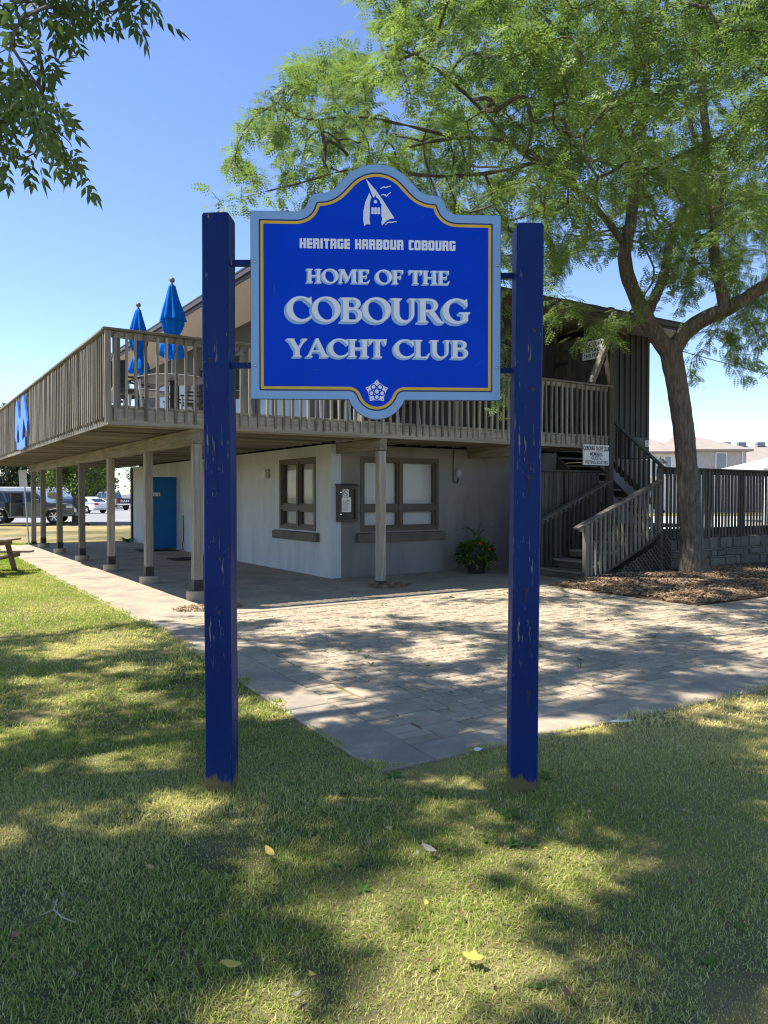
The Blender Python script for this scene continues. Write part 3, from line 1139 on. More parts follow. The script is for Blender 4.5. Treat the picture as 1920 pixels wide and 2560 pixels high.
# blue monogram on the long side of the railing
LOGO = mat('blue_logo', (0.03, 0.17, 0.72), rough=0.4, var=0.05)
lg = MB()
out = [(7.32, 3.0), (7.18, 3.72), (6.92, 3.84), (6.64, 3.42), (6.38, 3.36), (6.12, 3.84), (5.88, 3.86), (5.40, 3.24), (5.40, 2.98),
       (5.58, 3.14), (5.62, 3.08), (5.95, 3.36), (6.12, 2.98), (6.1, 2.86), (5.72, 2.92), (5.72, 2.70), (6.3, 2.66), (7.02, 2.70), (7.05, 2.85)]
hole = [(6.78, 3.32), (6.62, 3.0), (6.62, 2.86), (6.95, 2.84), (6.98, 3.0)]
lg.extrude([out, hole], lambda x, y, d: (D0 - 0.045 - d, x, y), 0.0, 0.035)
lo = tag(fixn(lg.build('monogram_sign', LOGO, None)), 'bright blue cut-out monogram fixed to the long deck railing', 'sign')
lo.location = (CX, CY, 0)
lo.rotation_euler.z = TH

# ================================================================== STAIRS, FENCE, STONE WALL
STX, STY, STZ = [wood(a, 'stair_wood', (0.205, 0.187, 0.158)) for a in 'xyz']
stairs = tag(site('timber_stairs'), 'dark timber stairs climbing in two flights to the deck', 'stairs')
LZ = 1.0
for i in range(5):
    z = (i + 1) * LZ / 6 + 0.0
    b = 3.78 + i * 0.44
    for k in range(2):
        mb = MB()
        mb.cbox(b + k * 0.185, b + k * 0.185 + 0.176, -2.90, -1.70, z - 0.04, z, 0.005)
        mb.build('tread', STY, stairs)
    part('riser', FENY, stairs, (b + 0.03, b + 0.05, -2.88, -1.72, z - 0.145, z - 0.045))
for a in (-2.945, -1.655):
    mb = MB()
    mb.bar((3.74, a, 0.02), (6.0, a, LZ - 0.06), 0.04, 0.26)
    mb.build('stringer', FENX, stairs)
for k in range(9):
    mb = MB()
    mb.cbox(6.0, 7.3, -2.95 + k * 0.145, -2.95 + k * 0.145 + 0.138, LZ - 0.04, LZ, 0.004)
    mb.build('landing_board', FENX, stairs)
part('landing_beam', FENX, stairs, (6.0, 7.3, -1.64, -1.60, 0.6, LZ))
def rail_flight(a, b0, z0, b1, z1, m_rail, m_bal, n, out):
    mb = MB()
    mb.bar((b0, a, z0), (b1, a, z1), 0.14, 0.036)
    mb.build('handrail', m_rail, stairs)
    mb = MB()
    mb.bar((b0 + 0.12, a + out * 0.02, z0 - 0.03), (b1, a + out * 0.02, z1 - 0.065), 0.036, 0.085)
    mb.build('sub_rail', m_rail, stairs)
    me = baluster_mesh('baluster', m_bal, 0.9, w=0.042)
    for i in range(n):
        t = (i + 0.7) / n
        b = b0 + 0.28 + (b1 - b0 - 0.33) * t
        zt = z0 + (z1 - z0) * (b - b0) / (b1 - b0) - 0.03
        zb = max(0.05, (b - 3.74) * 0.43 - 0.1)
        share('baluster', me, stairs, (b, a + out * 0.0 - (0.022 if out > 0 else -0.06), zb), (0, 0, random.gauss(0, .03)), (1, 1, (zt - zb) / 0.9))
rail_flight(-2.96, 3.52, 1.0, 5.97, 1.93, STX, STZ, 17, 1)
rail_flight(-1.66, 3.52, 0.95, 5.94, 1.93, STX, FENZ, 16, 1)
part('newel', STZ, stairs, (3.75, 3.84, -3.0, -2.91, 0.02, 1.06))
part('newel', WOODZ, stairs, (3.75, 3.84, -1.71, -1.62, 0.02, 1.02))
part('newel', FENZ, stairs, (5.9, 6.0, -3.0, -2.9, 0.02, 2.14))
# upper flight rises away from the viewer on the right of the corner post
for i in range(9):
    z = LZ + (i + 1) * 0.19
    a = -1.62 + i * 0.235
    mb = MB()
    mb.cbox(6.16, 7.24, a, a + 0.25, z - 0.04, z, 0.005)
    mb.build('tread', STX, stairs)
for b in (6.13, 7.27):
    mb = MB()
    mb.bar((b, -1.66, LZ - 0.02), (b, 0.5, LZ + 1.76), 0.04, 0.26)
    mb.build('stringer', FENY, stairs)
mb = MB()
mb.bar((7.27, -2.05, 2.22), (7.27, 0.35, 4.16), 0.12, 0.036)
mb.build('handrail', FENY, stairs)
me = baluster_mesh('baluster', FENZ, 1.1, w=0.05)
for a in np.arange(-1.95, 0.3, 0.13):
    zt = 2.22 + (a + 2.05) * 0.81 - 0.02
    share('baluster', me, stairs, (7.24, a, zt - 1.08), (0, 0, R(-90)))
mb = MB()
mb.bar((7.30, -2.02, 1.22), (7.30, 0.35, 3.14), 0.03, 0.12)
mb.build('sub_rail', FENY, stairs)
# dark guard of upright boards under the deck edge, behind the lower flight
gb = MB()
gb.cbox(-0.045, 0.045, -0.012, 0.012, 0, 1.85, 0.004)
gbm = gb.mesh('guard_board')
gbm.materials.append(FENZ)
for b in np.arange(4.0, 5.95, 0.118):
    share('guard_board', gbm, stairs, (b, -1.36, 0.26), (0, random.gauss(0, .006), 0))
part('guard_cap', FENX, stairs, (3.95, 5.95, -1.44, -1.3, 2.115, 2.15))
# lattice skirt below the lower flight
lat = MB()
A_, B_, C_ = Vector((4.35, 0.03)), Vector((6.24, 0.80)), Vector((6.24, 0.03))
def clip_tri(p, q):
    t0, t1 = 0.0, 1.0
    d = q - p
    tri = [A_, C_, B_]
    for i in range(3):
        e = tri[(i + 1) % 3] - tri[i]
        n = Vector((-e.y, e.x))
        num, den = n.dot(p - tri[i]), n.dot(d)
        if abs(den) < 1e-9:
            if num < 0:
                return None
            continue
        t = -num / den
        if den > 0:
            t0 = max(t0, t)
        else:
            t1 = min(t1, t)
    return (p + d * t0, p + d * t1) if t1 - t0 > 0.01 else None
for sgn, off in ((1, -2.985), (-1, -2.997)):
    for k in np.arange(-3, 12, 0.105):
        p = Vector((k, -0.5)) if sgn > 0 else Vector((k, -0.5))
        q = p + Vector((sgn * 3, 3))
        s = clip_tri(p, q)
        if s:
            mb = MB()
            mb.bar((s[0].x, off, s[0].y), (s[1].x, off, s[1].y), 0.008, 0.036, up=(0, 0, 1))
            mb.build('lattice_strip', FENX, stairs)

fence = tag(site('picket_fence'), 'dark brown upright board fence on a stone base behind the tree', 'fence')
fm = MB()
fm.cbox(-0.037, 0.037, -0.02, 0.0, 0, 1.43, 0.004)
fme = fm.mesh('fence_board')
fme.materials.append(FENZ)
for b in np.arange(6.12, 14, 0.118):
    share('fence_board', fme, fence, (b + random.gauss(0, .004), -2.98, 0.725 + random.gauss(0, .006)), (0, random.gauss(0, .008), 0))
part('fence_cap', FENX, fence, (6.0, 10.0, -3.04, -2.9, 2.15, 2.186), bevel=0.004)
part('fence_cap', FENX, fence, (10.003, 14.2, -3.04, -2.9, 2.15, 2.186), bevel=0.004)
part('fence_rail', FENX, fence, (6.0, 14.2, -2.975, -2.94, 2.05, 2.148))
part('fence_rail', FENX, fence, (6.0, 14.2, -2.975, -2.94, 0.75, 0.93))
for b in (7.6, 8.85, 10.1, 11.4, 12.7, 14.0):
    part('fence_post', FENZ, fence, (b, b + 0.09, -2.935, -2.85, 0.74, 2.148))
swall = tag(site('stone_wall'), 'low grey stone retaining wall under the dark fence', 'wall')
STONE = mat('wall_stone', (0.135, 0.122, 0.105), rough=0.9, var=0.25, scale=5, bump=0.6, bscale=9, rnd=0.22, spec=0.15)
part('mortar', mat('mortar', (0.2, 0.185, 0.165), rough=1, var=0.2, scale=20), swall, (6.27, 14.2, -2.93, -1.4, 0.0, 0.735))
z = 0.0
while z < 0.70:
    h = min(random.choice((0.17, 0.22, 0.29)), 0.73 - z)
    if 0.73 - z - h < 0.07:
        h = 0.73 - z
    b = 6.26 - random.random() * 0.02
    while b < 13.5:
        w = random.choice((0.22, 0.34, 0.5, 0.66)) * random.uniform(.85, 1.15)
        mb = MB()
        g = 0.009
        d = random.uniform(0.0, 0.03)
        x0, x1, z0, z1 = b + g, b + w - g, z + g, z + h - g
        j = lambda: random.uniform(-0.014, 0.014)
        c = 0.02
        fr = [(x0 + j(), -2.93, z0 + j()), (x1 + j(), -2.93, z0 + j()), (x1 + j(), -2.93, z1 + j()), (x0 + j(), -2.93, z1 + j())]
        ft = [(p[0] + (c if i in (0, 3) else -c), -2.965 - d + j(), p[2] + (c if i < 2 else -c)) for i, p in enumerate(fr)]
        mb.add(fr + ft, [(4, 5, 6, 7), (0, 1, 5, 4), (1, 2, 6, 5), (2, 3, 7, 6), (3, 0, 4, 7)])
        fixn(mb.build('stone', STONE, swall))
        b += w
    z += h

# ================================================================== LETTERING
T_, N_ = 0.205, 0.105                                    # thick and thin strokes of the serif face

def srf(X, Y, xc, top, w, el=0.095, er=0.095):
    y0, s = (1.0, -1) if top else (0.0, 1)
    return f_poly(X, Y, [(xc - w / 2 - el, y0 + s * 0.012), (xc, y0 + s * 0.0), (xc + w / 2 + er, y0 + s * 0.012), (xc + w / 2 + er - 0.012, y0 + s * 0.055),
                         (xc + w / 2 + 0.012, y0 + s * 0.10), (xc + w / 2, y0 + s * 0.15), (xc - w / 2, y0 + s * 0.15), (xc - w / 2 - 0.012, y0 + s * 0.10), (xc - w / 2 - el + 0.012, y0 + s * 0.055)])

def stem(X, Y, xc, w, top=True, bot=True):
    f = f_box(X, Y, xc - w / 2, xc + w / 2, 0.04, 0.96)
    if top:
        f = U(f, srf(X, Y, xc, True, w))
    if bot:
        f = U(f, srf(X, Y, xc, False, w))
    return f

def g_H(X, Y):
    return U(stem(X, Y, .21, T_), stem(X, Y, .73, T_), f_box(X, Y, .21, .73, .45, .545)), .94
def g_O(X, Y):
    return D(f_ell(X, Y, .5, .5, .50, .525), f_ell(X, Y, .5, .5, .285, .425, 0.16)), 1.0
def g_C(X, Y):
    f = D(f_ell(X, Y, .5, .5, .5, .525), f_ell(X, Y, .56, .51, .33, .425, 0.1))
    f = D(f, f_poly(X, Y, [(.62, .5), (1.3, 1.25), (1.3, -.12)]), f_box(X, Y, .88, 2, -1, 2))
    f = U(f, f_poly(X, Y, [(.60, .94), (.78, .955), (.86, 1.02), (.875, .68), (.84, .665), (.76, .78), (.64, .87)]))
    f = U(f, f_poly(X, Y, [(.50, -.02), (.7, .01), (.86, .13), (.87, .27), (.80, .19), (.66, .115), (.55, .09)]))
    return f, .90
def g_G(X, Y):
    f, w = g_C(X, Y)
    f = U(f, f_poly(X, Y, [(.72, .03), (.90, .10), (.90, .44), (.70, .44)]),
          f_poly(X, Y, [(.58, .39), (.58, .45), (.96, .47), (.98, .42), (.90, .36), (.70, .36)]))
    return f, .98
def bowl(X, Y, x0, xr, y0, y1, t=.2, n=.10):
    """half-round bowl from stem x0 to xr"""
    cy, b = (y0 + y1) / 2, (y1 - y0) / 2
    outer = U(I(f_ell(X, Y, xr - .30, cy, .30, b), f_box(X, Y, xr - .30, 9, -1, 2)), f_box(X, Y, x0, xr - .30, y0, y1))
    inner = U(I(f_ell(X, Y, xr - .28, cy, .28 - t + .04, b - n), f_box(X, Y, xr - .29, 9, -1, 2)), f_box(X, Y, x0, xr - .28, y0 + n, y1 - n))
    return D(outer, inner)
def g_B(X, Y):
    return U(stem(X, Y, .21, T_), bowl(X, Y, .2, .72, .50, 1.0), bowl(X, Y, .2, .78, 0, .58)), .80
def g_R(X, Y):
    return U(stem(X, Y, .21, T_), bowl(X, Y, .2, .74, .44, 1.0),
             f_poly(X, Y, [(.38, .47), (.60, .50), (.84, .10), (.95, .05), (.95, 0), (.80, -.02), (.68, .02)])), .92
def g_E(X, Y):
    return U(stem(X, Y, .21, T_), f_box(X, Y, .2, .66, 0, .09), f_box(X, Y, .2, .64, .91, 1), f_box(X, Y, .2, .54, .46, .55),
             f_poly(X, Y, [(.66, 0), (.74, .26), (.69, .27), (.56, .09), (.5, 0)]), f_poly(X, Y, [(.69, 1), (.69, .74), (.64, .74), (.54, .91), (.5, 1)]),
             f_poly(X, Y, [(.50, .62), (.56, .64), (.56, .37), (.50, .39)])), .76
def g_F(X, Y):
    return U(stem(X, Y, .21, T_), f_box(X, Y, .2, .64, .91, 1), f_box(X, Y, .2, .54, .45, .54),
             f_poly(X, Y, [(.69, 1), (.69, .74), (.64, .74), (.54, .91), (.5, 1)]), f_poly(X, Y, [(.50, .62), (.56, .64), (.56, .37), (.50, .39)])), .72
def g_T(X, Y):
    return U(stem(X, Y, .40, T_, top=False), f_box(X, Y, .06, .74, .91, 1),
             f_poly(X, Y, [(.0, 1.02), (.04, .70), (.09, .70), (.18, .91), (.2, 1)]), f_poly(X, Y, [(.80, 1.02), (.76, .70), (.71, .70), (.62, .91), (.6, 1)])), .82
def g_L(X, Y):
    return U(stem(X, Y, .21, T_), f_box(X, Y, .2, .64, 0, .09), f_poly(X, Y, [(.64, 0), (.73, .28), (.68, .29), (.55, .09), (.5, 0)])), .74
def g_U(X, Y):
    f = U(f_box(X, Y, .12, .12 + T_, .34, .97), f_box(X, Y, .73, .84, .34, .97), srf(X, Y, .22, True, T_), srf(X, Y, .785, True, .11))
    r = I(D(f_ell(X, Y, .48, .38, .36, .405), f_ell(X, Y, .53, .40, .205, .30)), f_box(X, Y, -1, 2, -1, .385))
    return U(f, r), .96
def g_Y(X, Y):
    return U(stem(X, Y, .44, T_, top=False, bot=True) if False else I(stem(X, Y, .44, T_, top=False), f_box(X, Y, -1, 2, -1, .46)),
             f_poly(X, Y, [(.06, .97), (.29, .97), (.50, .52), (.54, .40), (.34, .36)]), f_poly(X, Y, [(.70, .97), (.81, .97), (.54, .42), (.46, .50)]),
             srf(X, Y, .17, True, .2, .09, .07), srf(X, Y, .75, True, .10, .08, .08)), .88
def g_A(X, Y):
    return U(f_poly(X, Y, [(.42, 1.03), (.50, 1.03), (.88, .04), (.65, .04), (.40, .78)]), f_poly(X, Y, [(.42, 1.03), (.48, .96), (.17, .04), (.07, .04)]),
             f_box(X, Y, .24, .66, .29, .375), srf(X, Y, .12, False, .10, .09, .09), srf(X, Y, .77, False, .22, .07, .08)), .95
def g_M(X, Y):
    return U(I(f_poly(X, Y, [(.08, .02), (.20, .02), (.30, 1.0), (.16, 1.0)]), f_box(X, Y, -1, 2, 0, 1)), f_box(X, Y, .84, 1.05, .03, .97),
             f_poly(X, Y, [(.13, 1), (.36, 1), (.60, .38), (.52, .06), (.48, .06)]), f_poly(X, Y, [(.82, 1), (1.05, 1), (.86, .84), (.56, .08), (.49, .08)]),
             srf(X, Y, .14, False, .1, .08, .09), srf(X, Y, .945, False, T_, .08, .09), f_box(X, Y, .06, .3, .93, 1), f_box(X, Y, .85, 1.13, .93, 1)), 1.16
SERIF = dict(H=g_H, O=g_O, C=g_C, G=g_G, B=g_B, R=g_R, E=g_E, F=g_F, T=g_T, L=g_L, U=g_U, Y=g_Y, A=g_A, M=g_M)

# the heavy rounded face of the first line: blocks cut by narrow slots
def bk(X, Y, w=.62, r=.13):
    return f_box(X, Y, 0, w, 0, 1, r)
def b_H(X, Y):
    return D(f_box(X, Y, 0, .62, 0, 1, .02), f_box(X, Y, .24, .38, .58, 2), f_box(X, Y, .24, .38, -1, .40)), .62
def b_E(X, Y):
    return D(f_box(X, Y, 0, .56, 0, 1, .03), f_box(X, Y, .26, 2, .66, .78, .0), f_box(X, Y, .26, 2, .22, .34)), .56
def b_R(X, Y):
    return U(D(bk(X, Y), f_box(X, Y, .25, .40, .60, .78, .04), f_box(X, Y, .26, .38, -1, .42)), f_box(X, Y, 0, .2, 0, 1, .02), f_box(X, Y, .4, .64, 0, .2, .02)), .64
def b_I(X, Y):
    return f_box(X, Y, 0, .25, 0, 1, .02), .25
def b_T(X, Y):
    return U(f_box(X, Y, 0, .58, .78, 1, .02), f_box(X, Y, .165, .415, 0, 1, .02)), .58
def b_A(X, Y):
    return U(D(bk(X, Y), f_box(X, Y, .24, .38, .52, .78, .05), f_box(X, Y, .24, .38, -1, .32)), f_box(X, Y, 0, .2, 0, .4, .02), f_box(X, Y, .42, .62, 0, .4, .02)), .62
def b_G(X, Y):
    return U(D(bk(X, Y), f_box(X, Y, .25, .38, .22, .78, .05), f_box(X, Y, .36, 2, .58, .74)), f_box(X, Y, .34, .62, .30, .5)), .62
def b_B(X, Y):
    return U(D(bk(X, Y), f_box(X, Y, .25, .40, .60, .78, .04), f_box(X, Y, .25, .40, .22, .40, .04), f_poly(X, Y, [(.56, .5), (.8, .6), (.8, .4)])), f_box(X, Y, 0, .2, 0, 1, .02)), .62
def b_O(X, Y):
    return D(bk(X, Y), f_box(X, Y, .25, .38, .22, .78, .05)), .63
def b_U(X, Y):
    return U(D(bk(X, Y), f_box(X, Y, .25, .38, .22, 2, .05)), f_box(X, Y, 0, .22, .7, 1, .02), f_box(X, Y, .4, .62, .7, 1, .02)), .62
def b_C(X, Y):
    return D(f_box(X, Y, 0, .5, 0, 1, .10), f_box(X, Y, .25, 2, .22, .78, .04)), .50
BLOCK = dict(H=b_H, E=b_E, R=b_R, I=b_I, T=b_T, A=b_A, G=b_G, B=b_B, O=b_O, U=b_U, C=b_C)

# ================================================================== THE CLUB SIGN
sgn = tag(empty('club_sign', (-0.02, 4.06, 0)), 'tall blue sign board between two chipped blue posts reading Home of the Cobourg Yacht Club', 'sign')
POSTB = bpy.data.materials.new('blue_post_paint')
POSTB.use_nodes = True
def post_paint(m):
    t = m.node_tree
    b = t.nodes['Principled BSDF']
    b.inputs['Roughness'].default_value = 0.42
    b.inputs['Specular IOR Level'].default_value = 0.12
    tc = _n(t, 'ShaderNodeTexCoord')
    def noise(sc, st, det=6):
        mp = _n(t, 'ShaderNodeMapping')
        mp.inputs['Scale'].default_value = st
        t.links.new(tc.outputs['Object'], mp.inputs['Vector'])
        n = _n(t, 'ShaderNodeTexNoise')
        n.inputs['Scale'].default_value = sc
        n.inputs['Detail'].default_value = det
        n.inputs['Roughness'].default_value = 0.65
        t.links.new(mp.outputs[0], n.inputs['Vector'])
        return n.outputs['Fac']
    def rng_(v, a, c):
        r = _n(t, 'ShaderNodeMapRange')
        r.inputs['From Min'].default_value = a
        r.inputs['From Max'].default_value = c
        t.links.new(v, r.inputs['Value'])
        return r.outputs[0]
    def mixc(f, a, c):
        x = _n(t, 'ShaderNodeMix', data_type='RGBA')
        t.links.new(f, x.inputs[0])
        for s, q in ((6, a), (7, c)):
            if isinstance(q, tuple):
                x.inputs[s].default_value = (*q, 1)
            else:
                t.links.new(q, x.inputs[s])
        return x.outputs[2]
    def mul(a, c):
        x = _n(t, 'ShaderNodeMath', operation='MULTIPLY')
        t.links.new(a, x.inputs[0])
        t.links.new(c, x.inputs[1])
        return x.outputs[0]
    blue = mixc(noise(3, (2, 2, .5)), (0.003, 0.015, 0.09), (0.008, 0.033, 0.175))
    chips = rng_(noise(62, (1, 1, .075), 3), .62, .64)
    zone = rng_(noise(3.2, (1.4, 1.4, .8), 3), .49, .57)
    chips = mul(chips, zone)
    chips2 = mul(rng_(noise(110, (1, 1, .16), 2), .68, .70), rng_(noise(5, (1, 1, .7), 2), .50, .58))
    c = mixc(chips, blue, (0.27, 0.24, 0.17))
    c = mixc(chips2, c, (0.20, 0.19, 0.19))
    # bare, mossy foot of the post
    sx = _n(t, 'ShaderNodeSeparateXYZ')
    t.links.new(tc.outputs['Object'], sx.inputs[0])
    ad = _n(t, 'ShaderNodeMath', operation='MULTIPLY_ADD')
    t.links.new(noise(16, (1, 1, .35), 5), ad.inputs[0])
    ad.inputs[1].default_value = 0.30
    t.links.new(sx.outputs['Z'], ad.inputs[2])
    foot = _n(t, 'ShaderNodeMapRange')
    foot.inputs['From Min'].default_value = 0.225
    foot.inputs['From Max'].default_value = 0.26
    foot.inputs['To Min'].default_value = 1
    foot.inputs['To Max'].default_value = 0
    t.links.new(ad.outputs[0], foot.inputs['Value'])
    c = mixc(foot.outputs[0], c, (0.15, 0.12, 0.055))
    t.links.new(c, b.inputs['Base Color'])
    bp = _n(t, 'ShaderNodeBump')
    bp.inputs['Strength'].default_value = 0.35
    bp.inputs['Distance'].default_value = 0.006
    t.links.new(noise(24, (1, 1, .06), 4), bp.inputs['Height'])
    bp2 = _n(t, 'ShaderNodeBump')
    bp2.inputs['Strength'].default_value = 0.8
    bp2.inputs['Distance'].default_value = 0.004
    bp2.invert = True
    t.links.new(chips, bp2.inputs['Height'])
    t.links.new(bp.outputs[0], bp2.inputs['Normal'])
    t.links.new(bp2.outputs[0], b.inputs['Normal'])
post_paint(POSTB)
KNOT = mat('bare_knot', (0.05, 0.045, 0.045), rough=0.9, var=0.4, scale=60)
def sign_post(x, y, h, rz, lean, knots):
    mb = MB()
    w = 0.072
    c = 0.007
    ring = [(-w + c, -w), (w - c, -w), (w, -w + c), (w, w - c), (w - c, w), (-w + c, w), (-w, w - c), (-w, -w + c)]
    zs = [-0.05] + list(np.linspace(0.15, h - 0.012, 14)) + [h]
    vs, fs = [], []
    for i, z in enumerate(zs):
        k = 0.93 if z == h else 1
        wob = (0.0015 * math.sin(z * 5 + x), 0.0015 * math.cos(z * 4))
        vs += [(p[0] * k + wob[0], p[1] * k + wob[1], z) for p in ring]
    for i in range(len(zs) - 1):
        for k in range(8):
            j = (k + 1) % 8
            fs.append((i * 8 + k, i * 8 + j, i * 8 + 8 + j, i * 8 + 8 + k))
    o = (len(zs) - 1) * 8
    fs.append(tuple(range(o, o + 8)))
    mb.add(vs, fs)
    p = mb.build('post', POSTB, sgn, (x, y, 0))
    p.rotation_euler = (0, lean, rz)
    for kx, kz in knots:                                 # bare knots in the front face
        mb = MB()
        mb.lathe([(0.0125, 0), (0.012, 0.0025), (0.008, 0.0035), (0.003, 0.0012)], 14, fold=lambda t, z: 1 + .15 * math.sin(3 * t))
        o = mb.build('knot', KNOT, p, (kx, -w - 0.0005, kz))
        o.rotation_euler = (R(90), 0, 0)
        mb = MB()
        mb.add([(-.008, 0, -.012), (.007, 0, -.012), (.003, 0, -.05), (-.003, 0, -.095), (-.007, 0, -.06)], [(0, 4, 3, 2, 1)])
        o = mb.build('split', mat('post_split', (0.03, 0.03, 0.04), rough=0.9), p, (kx, -w - 0.0008, kz))
    mb = MB()
    zc = h * 0.52
    mb.add([(0.004, -w - 0.0006, zc), (0.006, -w - 0.0006, zc + 0.01), (0.003, -w - 0.0006, zc + 0.22), (0.008, -w - 0.0006, zc + 0.5), (0.0055, -w - 0.0006, zc + 0.22)], [(0, 1, 3, 2)])
    mb.build('split', mat('post_split', (0.03, 0.03, 0.04)), p)
    return p
sign_post(-0.862, 0.055, 3.10, R(-3.5), R(-0.15), [(0.01, 0.98), (-.03, 2.32)])
sign_post(0.770, 0.055, 3.045, R(0.5), R(0.45), [(0.026, 2.48), (0.02, 2.17), (0.005, 1.7), (0.0, 1.1), (0.02, .55)])

# panel, yawed a little; local x to the right, z up, front face towards -y
PW, PH = 1.335, 0.99
def sd_panel(X, Y):
    def smin(a, b, k):
        h = np.clip(0.5 + 0.5 * (b - a) / k, 0, 1)
        return b * (1 - h) + a * h - k * h * (1 - h)
    c = PW / 2
    r = f_box(X, Y, 0, PW, 0, PH)
    sh_ = f_box(X, Y, c - 0.365, c + 0.365, 0.4, PH + 0.098, 0.055)
    dome = np.hypot(X - c, Y - (PH + 0.026)) - 0.232
    up = smin(smin(f_box(X, Y, -2, PW + 2, -2, PH), sh_, 0.075), dome, 0.085)
    d = np.maximum(up, np.abs(X - c) - c)
    d = np.maximum(d, -Y)
    bul = np.hypot(X - c, Y - 0.052) - 0.157
    return np.minimum(d, bul)
def exact_sd(loops, X, Y):
    d = np.full(X.shape, 1e9)
    for lp in loops:
        for i in range(len(lp)):
            ax, ay = lp[i]
            bx, by = lp[i - 1]
            ex, ey = bx - ax, by - ay
            k = np.clip(((X - ax) * ex + (Y - ay) * ey) / (ex * ex + ey * ey + 1e-12), 0, 1)
            d = np.minimum(d, (X - ax - ex * k) ** 2 + (Y - ay - ey * k) ** 2)
    return np.sqrt(d)
hh = 0.0045
Xg, Yg = grid(-0.03, PW + 0.03, -0.14, PH + 0.3, hh)
Fp = sd_panel(Xg, Yg)
outl = contours(Fp, -0.03, -0.14, hh)
dist = exact_sd(outl, Xg, Yg) * np.where(Fp < 0, -1, 1)
PB = mat('sign_pale_blue', (0.22, 0.40, 0.66), rough=0.32, var=0.03, scale=3, spec=0.4)
PBLUE = mat('sign_blue', (0.0, 0.05, 0.57), rough=0.35, var=0.1, scale=2.5, spec=0.08)
PNAVY = mat('sign_navy', (0.002, 0.016, 0.14), rough=0.3, var=0.03, spec=0.4)
PYEL = mat('sign_yellow', (0.72, 0.44, 0.035), rough=0.35, var=0.06, scale=6)
PWHT = mat('sign_white', (0.78, 0.80, 0.84), rough=0.4, var=0.02)
PSHD = mat('sign_letter_shadow', (0.30, 0.47, 0.69), rough=0.4, var=0.03)
mb = MB()
mb.extrude(outl, lambda x, y, d: (x, -d, y), -0.018, 0.0)
panel = mb.build('panel', [PB], sgn)
YAW = math.atan2(0.075, 1.335)
panel.location = (-0.705 + 0.02, 4.048 - 4.06, 2.118)
panel.rotation_euler = (0, 0, YAW)
# dark back and edge of the panel
mb = MB()
mb.extrude(contours(dist - 0.002, -0.03, -0.14, hh), lambda x, y, d: (x, -d, y), -0.024, -0.0035)
mb.build('panel_edge', PNAVY, panel)
def layer(name, F, m, d, x0=-0.03, y0=-0.14, h=hh, d0=0.0, tf=None):
    lp = contours(F, x0, y0, h)
    mb = MB()
    tf = tf or (lambda x, y, q: (x, -q, y))
    mb.extrude(lp, tf, d0, d)
    return mb.build(name, m, panel)
layer('navy_line', np.maximum(dist + 0.043, -(dist + 0.0525)), PNAVY, 0.0008)
layer('yellow_line', np.maximum(dist + 0.051, -(dist + 0.066)), PYEL, 0.0016)
layer('blue_field', dist + 0.0645, PBLUE, 0.0012)

def set_line(text, face, s0, s1, t0, h, gap, space, shadow, top=0.0026):
    """one line of raised letters filling s0..s1; every letter is a sub-part"""
    ws = []
    tiny = np.zeros((2, 2))
    for ch in text:
        ws.append(space if ch == ' ' else face[ch](tiny, tiny)[1])
    total = sum(ws) + gap * (len(text) - 1)
    sx = (s1 - s0) / total
    x = s0
    step = 1 / 44.
    for ch, w in zip(text, ws):
        if ch != ' ':
            X, Y = grid(-0.28, w + 0.15, -0.28, 1.2, step)
            F, _ = face[ch](X, Y)
            tf = lambda px, py, q, x=x: (x + px * sx, -q, t0 + py * h)
            if shadow:
                S = F
                for k in range(1, 9):
                    S = np.minimum(S, face[ch](X + 0.075 * k / 8, Y + 0.09 * k / 8)[0])
                # dark hairline, pale side, white face
                layer('letter_shade', S - 0.006, PSHD, top - 0.0008, -0.28, -0.28, step, 0.0008, tf)
            layer('letter', F + (0.008 if shadow else 0), PWHT, top, -0.28, -0.28, step, 0.0008, tf)
        x += (w + gap) * sx
set_line('HERITAGE HARBOUR COBOURG', BLOCK, 0.258, 1.090, 0.797, 0.053, 0.085, 0.36, False)
set_line('HOME OF THE', SERIF, 0.292, 1.062, 0.616, 0.074, -0.03, 0.36, True)
set_line('COBOURG', SERIF, 0.186, 1.172, 0.411, 0.130, -0.035, 0.3, True)
set_line('YACHT CLUB', SERIF, 0.190, 1.163, 0.222, 0.098, -0.045, 0.36, True)

# emblem: two sails, a clock tower cut out of them, gulls and a wave
hz = 2.2
X, Y = grid(680, 985, -475, -60, hz)
Z = lambda pts: [(p[0], -p[1]) for p in pts]
left_sail = f_poly(X, Y, Z([(748, 195), (765, 232), (755, 262), (752, 285), (752, 370), (748, 400), (755, 450), (730, 446), (705, 462), (697, 400), (701, 335), (716, 268)]))
right_sail = f_poly(X, Y, Z([(718, 80), (800, 172), (850, 240), (902, 320), (952, 397), (912, 402), (885, 420), (850, 455), (846, 430), (852, 398), (845, 375), (845, 302), (849, 283),
                             (838, 279), (830, 250), (803, 230), (796, 210), (788, 230), (779, 232)]))
dot = f_ell(X, Y, 797, -265, 13.5, 13.5)
cols = U(*[U(f_box(X, Y, x0, x1, -365, -318), f_ell(X, Y, (x0 + x1) / 2, -318, (x1 - x0) / 2, 9)) for x0, x1 in ((764, 783), (788, 808), (813, 834))])
def stroke(pts, w):
    f = None
    for i in range(len(pts) - 1):
        ww = w * (0.6 + 0.4 * math.sin(math.pi * (i + 0.5) / (len(pts) - 1)))
        g = f_seg(X, Y, pts[i][0], -pts[i][1], pts[i + 1][0], -pts[i + 1][1], ww)
        f = g if f is None else U(f, g)
    return f
